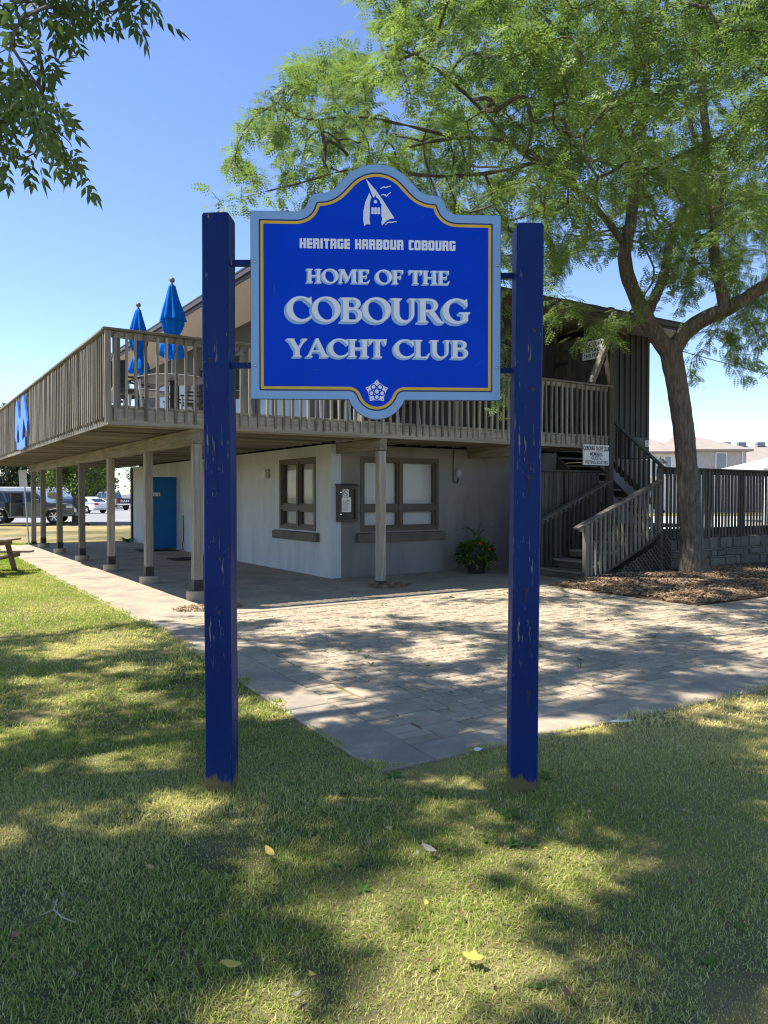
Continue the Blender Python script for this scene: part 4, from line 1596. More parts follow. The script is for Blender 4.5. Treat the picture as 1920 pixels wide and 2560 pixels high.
gulls = U(stroke([(840, 160), (852, 150), (866, 145), (878, 150), (892, 145), (920, 137)], 9), stroke([(846, 211), (862, 207), (876, 210), (886, 220), (898, 206), (920, 188)], 9),
          stroke([(880, 450), (895, 434), (912, 426), (930, 430), (945, 424), (968, 424)], 9))
ps = 0.000658
layer('emblem', U(left_sail, right_sail, dot, cols, gulls), PWHT, 0.0026, 680, -475, hz, 0.0008,
      lambda x, y, q: (0.6675 + (x - 808) * ps, -q, 1.172 + (y + 80) * ps))

# heraldic rose at the foot
X, Y = grid(-1.15, 1.15, -1.15, 1.15, 0.022)
ang_, rad_ = np.arctan2(X, Y), np.hypot(X, Y)
star = []
for k in range(10):
    r = 1.0 if k % 2 == 0 else 0.66
    star.append((r * math.sin(math.pi * k / 5), r * math.cos(math.pi * k / 5)))
rose = U(f_poly(X, Y, star), rad_ - 0.74)
for k in range(5):
    t = math.pi * (2 * k + 1) / 5
    cx_, cy_ = 0.47 * math.sin(t), 0.47 * math.cos(t)
    rose = D(rose, np.abs(np.hypot(X - cx_, Y - cy_) - 0.20) - 0.045)
    t = math.pi * 2 * k / 5
    rose = D(rose, f_ell(X, Y, 0.80 * math.sin(t), 0.80 * math.cos(t), 0.05, 0.05), f_ell(X, Y, 0.40 * math.sin(t), 0.40 * math.cos(t), 0.075, 0.075))
rose = D(rose, np.abs(rad_ - 0.215) - 0.045)
layer('rose_emblem', rose, PWHT, 0.0026, -1.15, -1.15, 0.022, 0.0008, lambda x, y, q: (PW / 2 + x * 0.064, -q, 0.042 + y * 0.064))
sc_ = MB()                                              # faint scratches in the paint
for (x0, y0, x1, y1) in ((1.16, 0.155, 1.245, 0.215), (1.20, 0.855, 1.215, 0.868), (0.905, 0.965, 0.925, 0.985), (1.02, 0.36, 1.022, 0.372), (0.30, 0.15, 0.36, 0.158), (0.12, 0.52, 0.125, 0.60)):
    dx, dy = -(y1 - y0), x1 - x0
    q = 0.0006 / math.hypot(dx, dy)
    sc_.add([(x0, -0.00135, y0), (x1 - dx * q, -0.00135, y1 - dy * q), (x1 + dx * q, -0.00135, y1 + dy * q)], [(0, 1, 2)])
sc_.build('scratches', mat('scratch_pale', (0.10, 0.18, 0.50), rough=0.6), panel)['kind'] = 'stuff'
# bolts and the flat bars that hold the panel
for x in (0.02, PW - 0.02):
    for z in (0.175, 0.725):
        mb = MB()
        mb.lathe([(0.001, -0.002), (0.0085, -0.001), (0.0085, 0.003), (0.005, 0.0055), (0.001, 0.006)], 8)
        o = mb.build('bolt', mat('zinc', (0.45, 0.45, 0.45), rough=0.35, metallic=0.8), panel, (x, 0, z))
        o.rotation_euler = (R(90), 0, 0)
for z in (2.30, 2.845):
    mb = MB()
    mb.box(-0.80, -0.60, 0.018, 0.028, z - 0.0145, z + 0.0145)
    mb.box(-0.80, -0.60, 0.028, 0.05, z - 0.0145, z - 0.0095)
    mb.build('bracket', POSTB, sgn)
for z in (2.285, 2.80):
    mb = MB()
    mb.box(0.56, 0.72, 0.10, 0.11, z - 0.0145, z + 0.0145)
    mb.box(0.56, 0.72, 0.11, 0.13, z - 0.0145, z - 0.0095)
    mb.build('bracket', POSTB, sgn)

# ================================================================== SMALL SIGNS
def text_mesh(body, size, m, name, parent, tf, bold=0.0, xs=1.0, extr=0.0012):
    cu = bpy.data.curves.new(name, 'FONT')
    cu.body = body
    cu.size = size
    cu.align_x = 'CENTER'
    cu.offset = bold
    cu.extrude = extr
    cu.resolution_u = 3
    ob = bpy.data.objects.new(name + '_curve', cu)
    COL.objects.link(ob)
    bpy.context.view_layer.update()
    me = bpy.data.meshes.new_from_object(ob.evaluated_get(bpy.context.evaluated_depsgraph_get()))
    bpy.data.objects.remove(ob)
    for v in me.vertices:
        v.co = Vector(tf(v.co.x * xs, v.co.y, v.co.z))
    me.name = name
    me.materials.clear()
    me.materials.append(m)
    o = bpy.data.objects.new(name, me)
    COL.objects.link(o)
    o.parent = parent
    return fixn(o)
SIGNW = mat('sign_board_white', (0.74, 0.75, 0.74), rough=0.5, var=0.06, scale=5)
INK = mat('sign_ink', (0.012, 0.013, 0.018), rough=0.5)
mb = MB()
mb.cbox(5.125, 5.915, A0 - 0.075, A0 - 0.045, 2.258, 2.69, 0.003)
ms = tag(mb.build('members_sign', SIGNW, None), 'white board on the deck edge reading Cobourg Yacht Club members, guests, visiting boaters', 'sign')
ms.location = (CX, CY, 0)
ms.rotation_euler.z = TH
mtf = lambda zc: (lambda x, y, z: (5.52 + x, A0 - 0.0755 - z, zc + y))
text_mesh('COBOURG YACHT CLUB', 0.118, INK, 'lettering', ms, mtf(2.575), 0.0045, 0.60)
text_mesh('MEMBERS,', 0.105, INK, 'lettering', ms, mtf(2.457), 0.0015, 0.88)
text_mesh('GUESTS,', 0.105, INK, 'lettering', ms, mtf(2.372), 0.0015, 0.85)
text_mesh('VISITING BOATERS', 0.105, INK, 'lettering', ms, mtf(2.283), 0.0015, 0.80)
part('rule', INK, ms, (5.13, 5.91, A0 - 0.0768, A0 - 0.0752, 2.552, 2.557))

mb = MB()
mb.cbox(D1 - 0.108, D1 - 0.098, -1.52, -0.90, 4.62, 5.03, 0.002)
al = tag(mb.build('alcohol_sign', SIGNW, None), 'white board by the tall corner post reading no alcohol beyond this point', 'sign')
al.location = (CX, CY, 0)
al.rotation_euler.z = TH
atf = lambda zc: (lambda x, y, z: (D1 - 0.1085 - z, -1.21 - x, zc + y))
text_mesh('NO ALCOHOL', 0.125, INK, 'lettering', al, atf(4.90), 0.002, 0.82)
text_mesh('BEYOND', 0.125, INK, 'lettering', al, atf(4.78), 0.002, 0.82)
text_mesh('THIS POINT', 0.125, INK, 'lettering', al, atf(4.66), 0.002, 0.82)

# restroom pictograms on the door
pict(-0.66, False)
pict(-0.56, True)

# notice case beside the front window
case = tag(site('notice_case'), 'small brown notice case with a no smoking sign on the front wall', 'notice case')
CASEM = mat('case_brown', (0.07, 0.055, 0.045), rough=0.5, var=0.15, scale=9)
part('back_board', mat('case_back', (0.085, 0.07, 0.058), rough=0.8), case, (0.13, 0.52, -0.03, -0.002, 1.12, 1.79))
fr = MB()
fr.box(0.11, 0.155, -0.09, -0.004, 1.1, 1.8)
fr.box(0.495, 0.54, -0.09, -0.004, 1.1, 1.8)
fr.box(0.155, 0.495, -0.089, -0.004, 1.1, 1.15)
fr.box(0.155, 0.495, -0.089, -0.004, 1.745, 1.8)
fr.build('frame', CASEM, case)
mb = MB()
mb.add([(0.09, -0.002, 1.84), (0.56, -0.002, 1.84), (0.56, -0.13, 1.80), (0.09, -0.13, 1.80), (0.09, -0.002, 1.815), (0.56, -0.002, 1.815), (0.56, -0.13, 1.78), (0.09, -0.13, 1.78)],
       [(0, 3, 2, 1), (4, 5, 6, 7), (3, 7, 6, 2), (0, 4, 7, 3), (1, 2, 6, 5)])
mb.build('case_roof', CASEM, case)
pp = part('paper', WHITEP, case, (0.215, 0.425, -0.035, -0.031, 1.29, 1.575))
ln = MB()
for k in range(11):
    z = 1.49 - k * 0.017
    ln.box(0.235, 0.235 + random.uniform(0.09, 0.165), -0.0362, -0.0352, z, z + 0.006)
ln.add([(0.33, -0.0362, 1.535), (0.40, -0.0362, 1.52), (0.33, -0.0362, 1.505)], [(0, 1, 2)])
ln.build('printed_lines', mat('grey_ink', (0.2, 0.2, 0.2)), pp)
ns = part('no_smoking_card', WHITEP, case, (0.235, 0.375, -0.035, -0.031, 1.585, 1.73))
mb = MB()
n = 24
for k in range(n):
    t0, t1 = 2 * math.pi * k / n, 2 * math.pi * (k + 1) / n
    mb.add([(0.305 + r * math.cos(t), -0.0365, 1.657 + r * math.sin(t)) for r, t in ((0.047, t0), (0.058, t0), (0.058, t1), (0.047, t1))], [(0, 1, 2, 3)])
mb.add([(0.268, -0.0366, 1.688), (0.276, -0.0366, 1.696), (0.342, -0.0366, 1.626), (0.334, -0.0366, 1.618)], [(0, 1, 2, 3)])
mb.box(0.272, 0.325, -0.0364, -0.0355, 1.65, 1.662)
mb.box(0.329, 0.34, -0.0364, -0.0355, 1.65, 1.662)
mb.build('no_smoking_mark', INK, ns)
for z in (1.24, 1.66):
    part('case_hinge', CHROME, case, (0.15, 0.175, -0.096, -0.09, z, z + 0.02))

# ================================================================== TREES
def grow(limbs, targets, seed, twig=0.006, gravity=0.0, step=0.3):
    """limbs: list of (points, radii). Every target is reached from the nearest wood so far.
    Returns trunk builder, branch builder and list of twig ends (pos, dir)"""
    r_ = np.random.default_rng(seed)
    tr = MB()
    P, RAD, DIRS = [], [], []
    for pts, rad in limbs:
        pts = [Vector(p) for p in pts]
        # smooth the polyline
        fine, fr = [], []
        for i in range(len(pts) - 1):
            p0 = pts[max(i - 1, 0)]
            p1, p2 = pts[i], pts[i + 1]
            p3 = pts[min(i + 2, len(pts) - 1)]
            n = max(2, int((p2 - p1).length / 0.22))
            for k in range(n):
                t = k / n
                q = 0.5 * ((2 * p1) + (p2 - p0) * t + (2 * p0 - 5 * p1 + 4 * p2 - p3) * t * t + (3 * p1 - p0 - 3 * p2 + p3) * t ** 3)
                fine.append(q)
                fr.append(rad[i] + (rad[i + 1] - rad[i]) * t)
        fine.append(pts[-1])
        fr.append(rad[-1])
        tr.tube(fine, fr, 14 if max(rad) > 0.12 else 8)
        for q, rr in zip(fine, fr):
            if rr < 0.22:
                P.append(tuple(q))
                RAD.append(rr)
    P = np.array(P)
    par = -np.ones(len(P), int)
    T = np.array(targets)
    d0 = np.array([np.min(np.linalg.norm(P - t, axis=1)) for t in T])
    order = np.argsort(d0)
    chains = []
    nl = len(P)
    cap = len(P) + len(T) * 14
    PP = np.zeros((cap, 3))
    PP[:nl] = P
    parent = -np.ones(cap, int)
    n = nl
    for ti in order:
        t = T[ti]
        d = np.linalg.norm(PP[:n] - t, axis=1)
        i = int(np.argmin(d))
        L = d[i]
        if L < 0.05:
            continue
        k = max(2, min(12, int(L / step)))
        a = PP[i].copy()
        bow = r_.normal(0, 0.10 * L, 3)
        bow[2] += 0.10 * L
        ids = [i]
        for j in range(1, k + 1):
            s = j / k
            q = a + (t - a) * s + bow * 4 * s * (1 - s) * 0.6 + r_.normal(0, 0.02, 3)
            q[2] -= gravity * s * s * L
            PP[n] = q
            parent[n] = ids[-1]
            ids.append(n)
            n += 1
        chains.append(ids)
    for _ in range(4):                                     # let kinked boughs straighten
        acc = np.zeros((n, 3))
        num = np.zeros(n)
        ch_ = np.arange(nl, n)
        pa_ = parent[nl:n]
        np.add.at(acc, pa_, PP[ch_])
        np.add.at(num, pa_, 1)
        mid = np.zeros((n, 3))
        mid[ch_] = PP[pa_]
        has = num[ch_] > 0
        i_ = ch_[has]
        PP[i_] = 0.5 * PP[i_] + 0.25 * mid[i_] + 0.25 * acc[i_] / num[i_][:, None]
    cnt = np.zeros(n)
    for c in chains:
        cnt[c[-1]] += 1
    for i in range(n - 1, nl - 1, -1):
        cnt[parent[i]] += max(cnt[i], 0)
    br = MB()
    ends = []
    for c in chains:
        rad = []
        for i in c:
            rr = twig * max(cnt[i], 1) ** 0.43
            if i < nl:
                rr = min(rr, RAD[i] * 0.7)
            rad.append(min(rr, 0.032))
        rad[0] = min(rad[0], rad[1] * 1.15)
        br.tube([PP[i] for i in c], rad, 5 if max(rad) > 0.012 else 4, cap=False)
        for j in range(1, len(c)):
            if rad[j] < twig * 4.2:
                ends.append((PP[c[j - 1]], PP[c[j]]))
    return tr, br, ends

def frond_template(n, length, lw, ll, droop=0.25, fold=0.3):
    """pinnate leaf: n pairs of leaflets (one quad each) along +x"""
    V, F = [], []
    for i in range(n):
        x = length * (0.14 + 0.86 * i / (n - 1))
        z = -droop * length * (x / length) ** 2
        s = math.sin(math.pi * (0.18 + 0.72 * i / (n - 1))) * 0.75 + 0.25
        for sg in (-1, 1):
            o = len(V)
            L, w = ll * s, lw * s
            V += [(x, 0, z), (x + 0.35 * L - w * .5, sg * L * 0.5, z - fold * L * .5 + w * .25), (x + 0.45 * L, sg * L, z - fold * L), (x + 0.35 * L + w * .5, sg * L * 0.5, z - fold * L * .5 - w * .1)]
            F.append((o, o + 1, o + 2, o + 3))
    return np.array(V), np.array(F)

def leaves_on(ends, per_m, tmpl, seed, scl=(0.7, 1.25), spread=0.06, down=0.25, jit=0.7, flat=1.0, roll=0.6):
    r_ = np.random.default_rng(seed)
    A = np.array([e[0] for e in ends])
    B = np.array([e[1] for e in ends])
    L = np.linalg.norm(B - A, axis=1)
    cnt = r_.poisson(L * per_m)
    idx = np.repeat(np.arange(len(A)), cnt)
    n = len(idx)
    t = r_.random(n)[:, None]
    pos = A[idx] * (1 - t) + B[idx] * t + r_.normal(0, spread, (n, 3))
    d = (B - A)[idx] / np.maximum(L[idx], 1e-6)[:, None]
    side = r_.normal(0, 1, (n, 3)) * np.array([1, 1, flat])
    d = d * 0.5 + side * jit
    d[:, 2] -= down
    rot = frames(d, r_.normal(0, roll, n))
    sc = r_.uniform(scl[0], scl[1], n)
    V, F = scatter(tmpl[0], tmpl[1], pos, rot, sc)
    clump = 0.5 + 0.5 * np.sin(pos[:, 0] * 1.7 + 1.3 * np.sin(pos[:, 1] * 1.1) + pos[:, 2] * 1.4)
    rv = np.clip(0.55 * r_.random(n) + 0.45 * clump, 0, 1)
    return V, F, np.repeat(rv, len(tmpl[0])), pos

# ---------------------------------------------------------------- honey locust in front of the fence
LT = tag(empty('honey_locust', (6.06, 14.82, 0)), 'honey locust tree with forked trunk and airy bright green crown in the mulch bed', 'tree')
def at(px, py, Y):
    """point at depth Y from measured bearings of the photographed limbs"""
    t = R(1.2)
    cx, cy = (px - 960) / 1900, -(py - 1280) / 1900
    r = Vector((cx, math.cos(t) + cy * math.sin(t), -math.sin(t) + cy * math.cos(t)))
    return Vector((0, 0, 1.6)) + r * (Y / r.y)
base = Vector((6.06, 14.82, 0))
def tp(*a):
    return at(*a) - base
fork = tp(1674, 850, 14.8)
limbs = [
    ([tp(1738, 1462, 14.8), tp(1735, 1425, 14.8), tp(1731, 1370, 14.8), tp(1722, 1250, 14.8), tp(1712, 1100, 14.8), tp(1692, 960, 14.8), tp(1676, 880, 14.8), fork], [0.52, 0.36, 0.275, 0.25, 0.245, 0.245, 0.26, 0.20]),
    ([tp(1678, 890, 14.8), tp(1640, 838, 14.75), tp(1604, 775, 14.6), tp(1572, 700, 14.4), tp(1560, 640, 14.3), tp(1576, 560, 14.2), tp(1590, 440, 14.2), tp(1612, 240, 14.3), tp(1628, 60, 14.4), tp(1640, -140, 14.5)],
     [0.20, 0.19, 0.17, 0.155, 0.145, 0.125, 0.11, 0.09, 0.07, 0.04]),
    ([tp(1676, 895, 14.8), tp(1700, 845, 14.8), tp(1752, 800, 14.7), tp(1815, 775, 14.5), tp(1880, 735, 14.4), tp(1960, 680, 14.3), tp(2100, 560, 14.4), tp(2250, 420, 14.6)], [0.19, 0.185, 0.175, 0.165, 0.14, 0.13, 0.10, 0.05]),
    ([tp(1812, 785, 14.5), tp(1806, 735, 14.5), tp(1790, 660, 14.55), tp(1783, 590, 14.6), tp(1798, 490, 14.7), tp(1812, 405, 14.8), tp(1842, 340, 14.9), tp(1920, 290, 15.0), tp(2010, 200, 15.2)], [0.14, 0.135, 0.12, 0.115, 0.11, 0.10, 0.09, 0.075, 0.04]),
    ([tp(1785, 600, 14.6), tp(1775, 480, 14.9), tp(1765, 330, 15.2), tp(1745, 160, 15.4), tp(1732, 30, 15.5), tp(1725, -150, 15.6)], [0.11, 0.105, 0.095, 0.085, 0.07, 0.04]),
    ([tp(1615, 790, 14.6), tp(1660, 690, 15.2), tp(1680, 580, 15.9), tp(1730, 500, 16.6), tp(1740, 380, 17.2), tp(1700, 200, 17.8)], [0.13, 0.12, 0.105, 0.085, 0.07, 0.03]),
    ([tp(1566, 620, 14.3), tp(1500, 530, 13.9), tp(1430, 465, 13.6), tp(1360, 400, 13.3), tp(1260, 352, 13.0), tp(1140, 345, 12.7), tp(1010, 370, 12.4)], [0.12, 0.105, 0.095, 0.08, 0.065, 0.05, 0.025]),
    ([tp(1590, 440, 14.2), tp(1540, 300, 13.6), tp(1470, 160, 13.0), tp(1380, 60, 12.6), tp(1250, -40, 12.2)], [0.09, 0.08, 0.065, 0.05, 0.025]),
    ([tp(1500, 530, 13.9), tp(1400, 440, 13.1), tp(1290, 370, 12.4), tp(1180, 250, 11.9), tp(1060, 150, 11.4), tp(950, 110, 11.1)], [0.09, 0.075, 0.06, 0.05, 0.035, 0.015]),
    ([tp(1360, 400, 13.3), tp(1240, 430, 12.9), tp(1080, 440, 12.4), tp(900, 420, 12.0), tp(780, 450, 11.8), tp(660, 480, 11.7), tp(560, 505, 11.6)], [0.07, 0.055, 0.045, 0.034, 0.026, 0.018, 0.008]),
    ([tp(1140, 345, 12.7), tp(1000, 310, 12.4), tp(880, 290, 12.2), tp(760, 300, 12.1), tp(690, 250, 12.0)], [0.05, 0.04, 0.03, 0.02, 0.01]),
]
def in_crown(p):
    x, y, z = p
    e = ((x - 6.0) / 8.9) ** 2 + ((y - 14.2) / 7.0) ** 2 + ((z - 8.3) / 6.2) ** 2
    return e
rg = np.random.default_rng(21)
targets = []
while len(targets) < 2900:
    p = np.array([rg.uniform(-3.2, 14.5), rg.uniform(8.0, 20.5), rg.uniform(3.8, 13.8)])
    e = in_crown(p)
    if e > 1.0 or rg.random() > 0.45 + 0.55 * e:
        continue
    lump = math.sin(p[0] * 1.15 + 0.6) * math.sin(p[1] * 1.0 + 1.1) * math.sin(p[2] * 1.35)
    if lump < -0.22 and rg.random() < 0.8:
        continue
    q = px_of(Vector(p))
    if q[0] > 2130 or q[1] < -230:
        if rg.random() < 0.85:
            continue
    zmin = 6.35 + 0.1 * math.sin(p[0] * 3) if p[0] < 1.2 else (5.35 if p[0] < 7 else 4.3)
    if p[2] < zmin:
        continue
    if p[0] > 7 and p[2] < 5.4 and rg.random() < 0.72:
        continue
    bq = (p[0] - CX) * CT + (p[1] - CY) * ST
    aq = -(p[0] - CX) * ST + (p[1] - CY) * CT
    if aq > -1.4 and p[2] < 6.6 + max(0, aq) * 0.25 and bq < 10.3:
        continue
    # the open bays of sky left of the crown
    if q[0] < 700 and q[1] < 330 and q[0] < 1000 and (q[0] - 560) * 0.9 + (q[1]) < 330:
        continue
    if q[0] < 900 and q[1] < 160 - (q[0] - 700) * 0.3:
        continue
    if q[0] < 640 and not (150 < q[1] < 500):
        continue
    if q[0] < 1000 and q[1] < 120 and rg.random() < 0.5:
        continue
    if 560 < q[0] < 760 and q[1] > 470:
        continue
    if 1440 < q[0] < 1660 and 640 < q[1] < 860:
        continue
    targets.append(p)
for (x, y, Y) in ((548, 506, 11.6), (540, 500, 11.55), (570, 500, 11.6), (600, 508, 11.7), (620, 470, 11.7), (700, 500, 11.8), (650, 440, 11.8),
                  (1250, 640, 12.6), (1262, 700, 12.6), (1240, 760, 12.5), (1258, 830, 12.5), (1245, 900, 12.45), (1252, 960, 12.4), (1246, 1010, 12.4), (1225, 880, 12.4),
                  (1385, 720, 13.0), (1400, 780, 13.0), (1370, 800, 12.9), (1440, 760, 13.2), (1480, 830, 13.2), (1455, 860, 13.1), (1500, 800, 13.3), (1560, 790, 13.6), (1540, 845, 13.5),
                  (1850, 860, 14.0), (1880, 900, 14.0), (1830, 830, 14.1), (1890, 830, 14.2), (1860, 780, 14.2), (1910, 870, 14.1), (1800, 640, 13.6), (1830, 700, 13.4), (1700, 690, 13.5), (1660, 720, 13.5), (1640, 640, 13.6),
                  (1690, 640, 13.6), (1740, 600, 13.6), (1600, 590, 13.4)):
    for k in range(2):
        targets.append(np.array(at(x + random.uniform(-14, 14), y + random.uniform(-14, 14), Y + random.uniform(-.25, .25))))
targets = [np.array(t) - np.array(base) for t in targets]
limbs = [(p_, [q * (0.83 if i == 0 else 0.88 if i < 6 else 0.62) for q in r_]) for i, (p_, r_) in enumerate(limbs)]
tr, br, ends = grow(limbs, targets, 3, twig=0.0042)
trunk = tr.build('trunk', BARK, LT, smooth=True)
sub = trunk.modifiers.new('relief', 'SUBSURF')
sub.levels = 1
sub.render_levels = 1
tx = bpy.data.textures.new('bark_relief', 'CLOUDS')
tx.noise_scale = 0.16
dp = trunk.modifiers.new('relief2', 'DISPLACE')
dp.texture = tx
dp.strength = 0.04
dp.mid_level = 0.5
br.build('branches', BARK, LT)
LOCUST = leaf_mat('locust_leaf', (0.066, 0.12, 0.036), (0.235, 0.325, 0.092), transl=0.42)
fr_t = frond_template(6, 0.21, 0.028, 0.058, 0.2, 0.15)
LPM = 56000 / sum(float(np.linalg.norm(np.array(e[1]) - np.array(e[0]))) for e in ends)
V, F, rv, pos = leaves_on(ends, LPM, fr_t, 5, scl=(0.8, 1.4), down=0.16, spread=0.085, flat=0.35, roll=0.35)
print('per m', LPM, 'locust fronds', len(pos), 'targets', len(targets))
np_mesh('crown', V, F, LOCUST, LT, rv)

# ---------------------------------------------------------------- ash tree left of the viewer: shades the lawn, a bough hangs into view
AT = tag(empty('ash_tree', (-7.2, 3.6, 0)), 'leafy ash bough with dark green leaflets hanging in at the upper left', 'tree')
abase = Vector((-7.2, 3.6, 0))
alimbs = [([(0, 0, -0.1), (0.05, 0, 0.4), (0.1, 0, 2.0), (0.2, 0.1, 4.2), (0.5, 0.3, 6.5), (0.8, 0.8, 9.0), (1.0, 1.2, 11.2)], [0.42, 0.32, 0.27, 0.24, 0.18, 0.11, 0.04]),
          ([(0.15, 0.05, 3.6), (1.2, 0.4, 4.7), (2.4, 0.8, 5.5), (3.4, 1.0, 5.8), (4.3, 1.2, 5.75), (5.1, 1.35, 5.5)], [0.15, 0.12, 0.09, 0.06, 0.035, 0.012]),
          ([(0.3, 0.2, 5.0), (1.6, 1.4, 6.9), (3.0, 2.6, 8.2), (4.4, 3.8, 9.0)], [0.14, 0.11, 0.07, 0.03]),
          ([(0.3, 0.1, 5.2), (1.8, -1.0, 7.0), (3.6, -1.4, 8.2), (5.2, -1.2, 8.8)], [0.14, 0.11, 0.07, 0.03]),
          ([(0.4, 0.3, 5.8), (-1.4, 1.6, 7.6), (-2.4, 2.8, 8.8)], [0.12, 0.08, 0.03]),
          ([(0.4, 0.2, 6.0), (-1.2, -1.8, 7.8), (-2.0, -3.0, 8.6)], [0.12, 0.08, 0.03]),
          ([(0.5, 0.3, 6.5), (2.2, 1.2, 8.8), (3.6, 1.6, 10.2)], [0.12, 0.08, 0.03])]
def gap(x, y, z):
    """leaf mask with lanes cut along the sun direction, shaped for the lawn dapples"""
    u_, w_ = 1.22 * (x + 0.558 * z) + 0.4, 1.22 * (y - 0.03 * z)
    return np.sin(u_ * 2.7 + 1.4 * np.sin(w_ * 1.9)) * np.sin(w_ * 3.0 + 1.1 * np.sin(u_ * 1.5) + 1.0) + 0.5 * np.sin(u_ * 5.1 + 1.3 * np.sin(w_ * 4.3)) * np.sin(w_ * 4.7 - 0.8) + 0.21
rg = np.random.default_rng(33)
at_t = []
while len(at_t) < 640:
    p = np.array([rg.uniform(-12, 1.3), rg.uniform(-2.7, 10.8), rg.uniform(4.5, 12.3)])
    e = ((p[0] + 5.3) / 6.6) ** 2 + ((p[1] - 3.9) / 6.6) ** 2 + ((p[2] - 8.9) / 3.5) ** 2
    if e > 1:
        continue
    if gap(p[0], p[1], p[2]) < -0.1 and rg.random() < 0.9:  # crown thinned along the sun's slope so crisp sun patches reach the lawn
        continue
    if p[1] > -0.5 and abs(p[0]) < 0.53 * p[1] + 0.75 and p[2] < 1.6 + 0.68 * p[1] + 0.75:
        continue
    at_t.append(p - np.array(abase))
ASHW = mat('ash_bark', (0.10, 0.085, 0.07), rough=0.95, var=0.4, scale=5, stretch=(5, 5, 0.9), bump=0.6, bscale=5)
tr, br, ends_far = grow(alimbs, at_t, 5, twig=0.008)
tr.build('trunk', ASHW, AT, smooth=True)
br.build('branches', ASHW, AT)
def ash_template():
    """compound leaf: 7 pointed leaflets, each two quads folded on the midrib"""
    V, F = [], []
    spec = [(0.06, 62, .072), (0.06, -62, .072), (0.115, 55, .085), (0.115, -55, .085), (0.165, 42, .085), (0.165, -42, .085), (0.18, 0, .095)]
    for x, a, L in spec:
        c, s = math.cos(R(a)), math.sin(R(a))
        w = L * 0.215
        z0 = -1.3 * x * x
        o = len(V)
        loc = [(0, 0, 0), (L * .4, w, -.004), (L, 0, -.018), (L * .4, -w, -.004), (L * .45, 0, 0.004)]
        V += [(x + p[0] * c - p[1] * s, p[0] * s + p[1] * c, z0 + p[2] - 0.35 * p[0]) for p in loc]
        F += [(o, o + 4, o + 2, o + 1), (o, o + 3, o + 2, o + 4)]
    return np.array(V), np.array(F)
ASH = leaf_mat('ash_leaf', (0.045, 0.085, 0.026), (0.125, 0.18, 0.055), transl=0.38, rough=0.42, spec=0.3)
ash_t = ash_template()
ALPM = 33000 / sum(float(np.linalg.norm(np.array(e[1]) - np.array(e[0]))) for e in ends_far)
print('ash per m', ALPM)
ash_far = (np.concatenate([ash_t[0].reshape(7, 5, 3)[:, :4]]).reshape(-1, 3), np.array([(4 * k, 4 * k + 1, 4 * k + 2, 4 * k + 3) for k in range(7)]))
V1, F1, r1, pos1 = leaves_on(ends_far, ALPM, ash_far, 6, scl=(1.0, 1.6), spread=0.17, down=0.2)
# cut the dapple lanes, and keep stray leaves out of the open sky
w1 = pos1 + np.array(abase)
keep = (gap(w1[:, 0], w1[:, 1], w1[:, 2]) > -0.02) & ~((w1[:, 1] > 0) & (np.abs(w1[:, 0]) < 0.515 * w1[:, 1] + 0.25) & (w1[:, 2] < 1.6 + 0.665 * w1[:, 1] + 0.25))
m_ = len(ash_far[0])
V1 = V1.reshape(-1, m_, 3)[keep].reshape(-1, 3)
r1 = r1.reshape(-1, m_)[keep].ravel()
nk = int(keep.sum())
F1 = (ash_far[1][None] + (np.arange(nk) * m_)[:, None, None]).reshape(-1, 4)
print('ash far leaves', nk)
np_mesh('crown', V1, F1, ASH, AT, r1)
# the hanging bough
bt_ = []
for (x, y) in ((10, 60), (60, 60), (90, 110), (30, 130), (110, 160), (60, 190), (20, 220), (120, 230), (150, 240), (80, 260), (30, 300), (140, 290), (110, 330), (170, 330),
               (60, 350), (190, 380), (150, 390), (100, 400), (30, 400), (215, 430), (240, 420), (190, 450), (150, 460), (230, 475), (70, 455), (20, 470), (10, 370), (90, 300), (130, 200), (50, 430),
               (-30, 120), (-30, 260), (-40, 400), (160, 260), (10, 160), (200, 400), (110, 440), (165, 300),
               (130, 30), (170, 20), (210, 15), (250, 30), (280, 50), (230, 60), (200, 80), (225, 100), (300, 25), (160, 50), (260, 10), (190, 45), (120, 10),
               (345, 5), (370, 10), (395, 5), (410, 20), (385, 25), (330, -40), (250, -50), (150, -50), (40, 10), (60, -40)):
    Y = 4.6 + 0.5 * math.sin(x * 0.03 + y * 0.017) + (0.2 if y < 110 and x > 110 else 0)
    bt_.append(np.array(at(x - 40 + random.uniform(-8, 8), y + random.uniform(-8, 8) - (12 if x > 110 and y < 110 else 58), Y) - abase))
bough = [([(2.4, 0.8, 5.5), (3.6, 0.9, 5.6), (4.6, 1.0, 5.4), (5.0, 1.02, 4.9), (5.15, 1.0, 4.35)], [0.04, 0.03, 0.02, 0.012, 0.005]),
         ([(3.6, 0.9, 5.6), (4.8, 1.2, 5.7), (5.5, 1.3, 5.3), (5.75, 1.3, 5.05)], [0.03, 0.022, 0.012, 0.005])]
tr, br, ends_b = grow(bough, bt_, 9, twig=0.0035, step=0.12)
tr.build('bough', ASHW, AT, smooth=True)
br.build('twigs', ASHW, AT)['kind'] = 'stuff'
V, F, rv, pos2 = leaves_on(ends_b, 26, ash_t, 8, scl=(0.62, 1.0), spread=0.04, down=0.45, jit=0.75)
print('bough leaves', len(pos2))
np_mesh('bough_leaves', V, F, ASH, AT, rv)

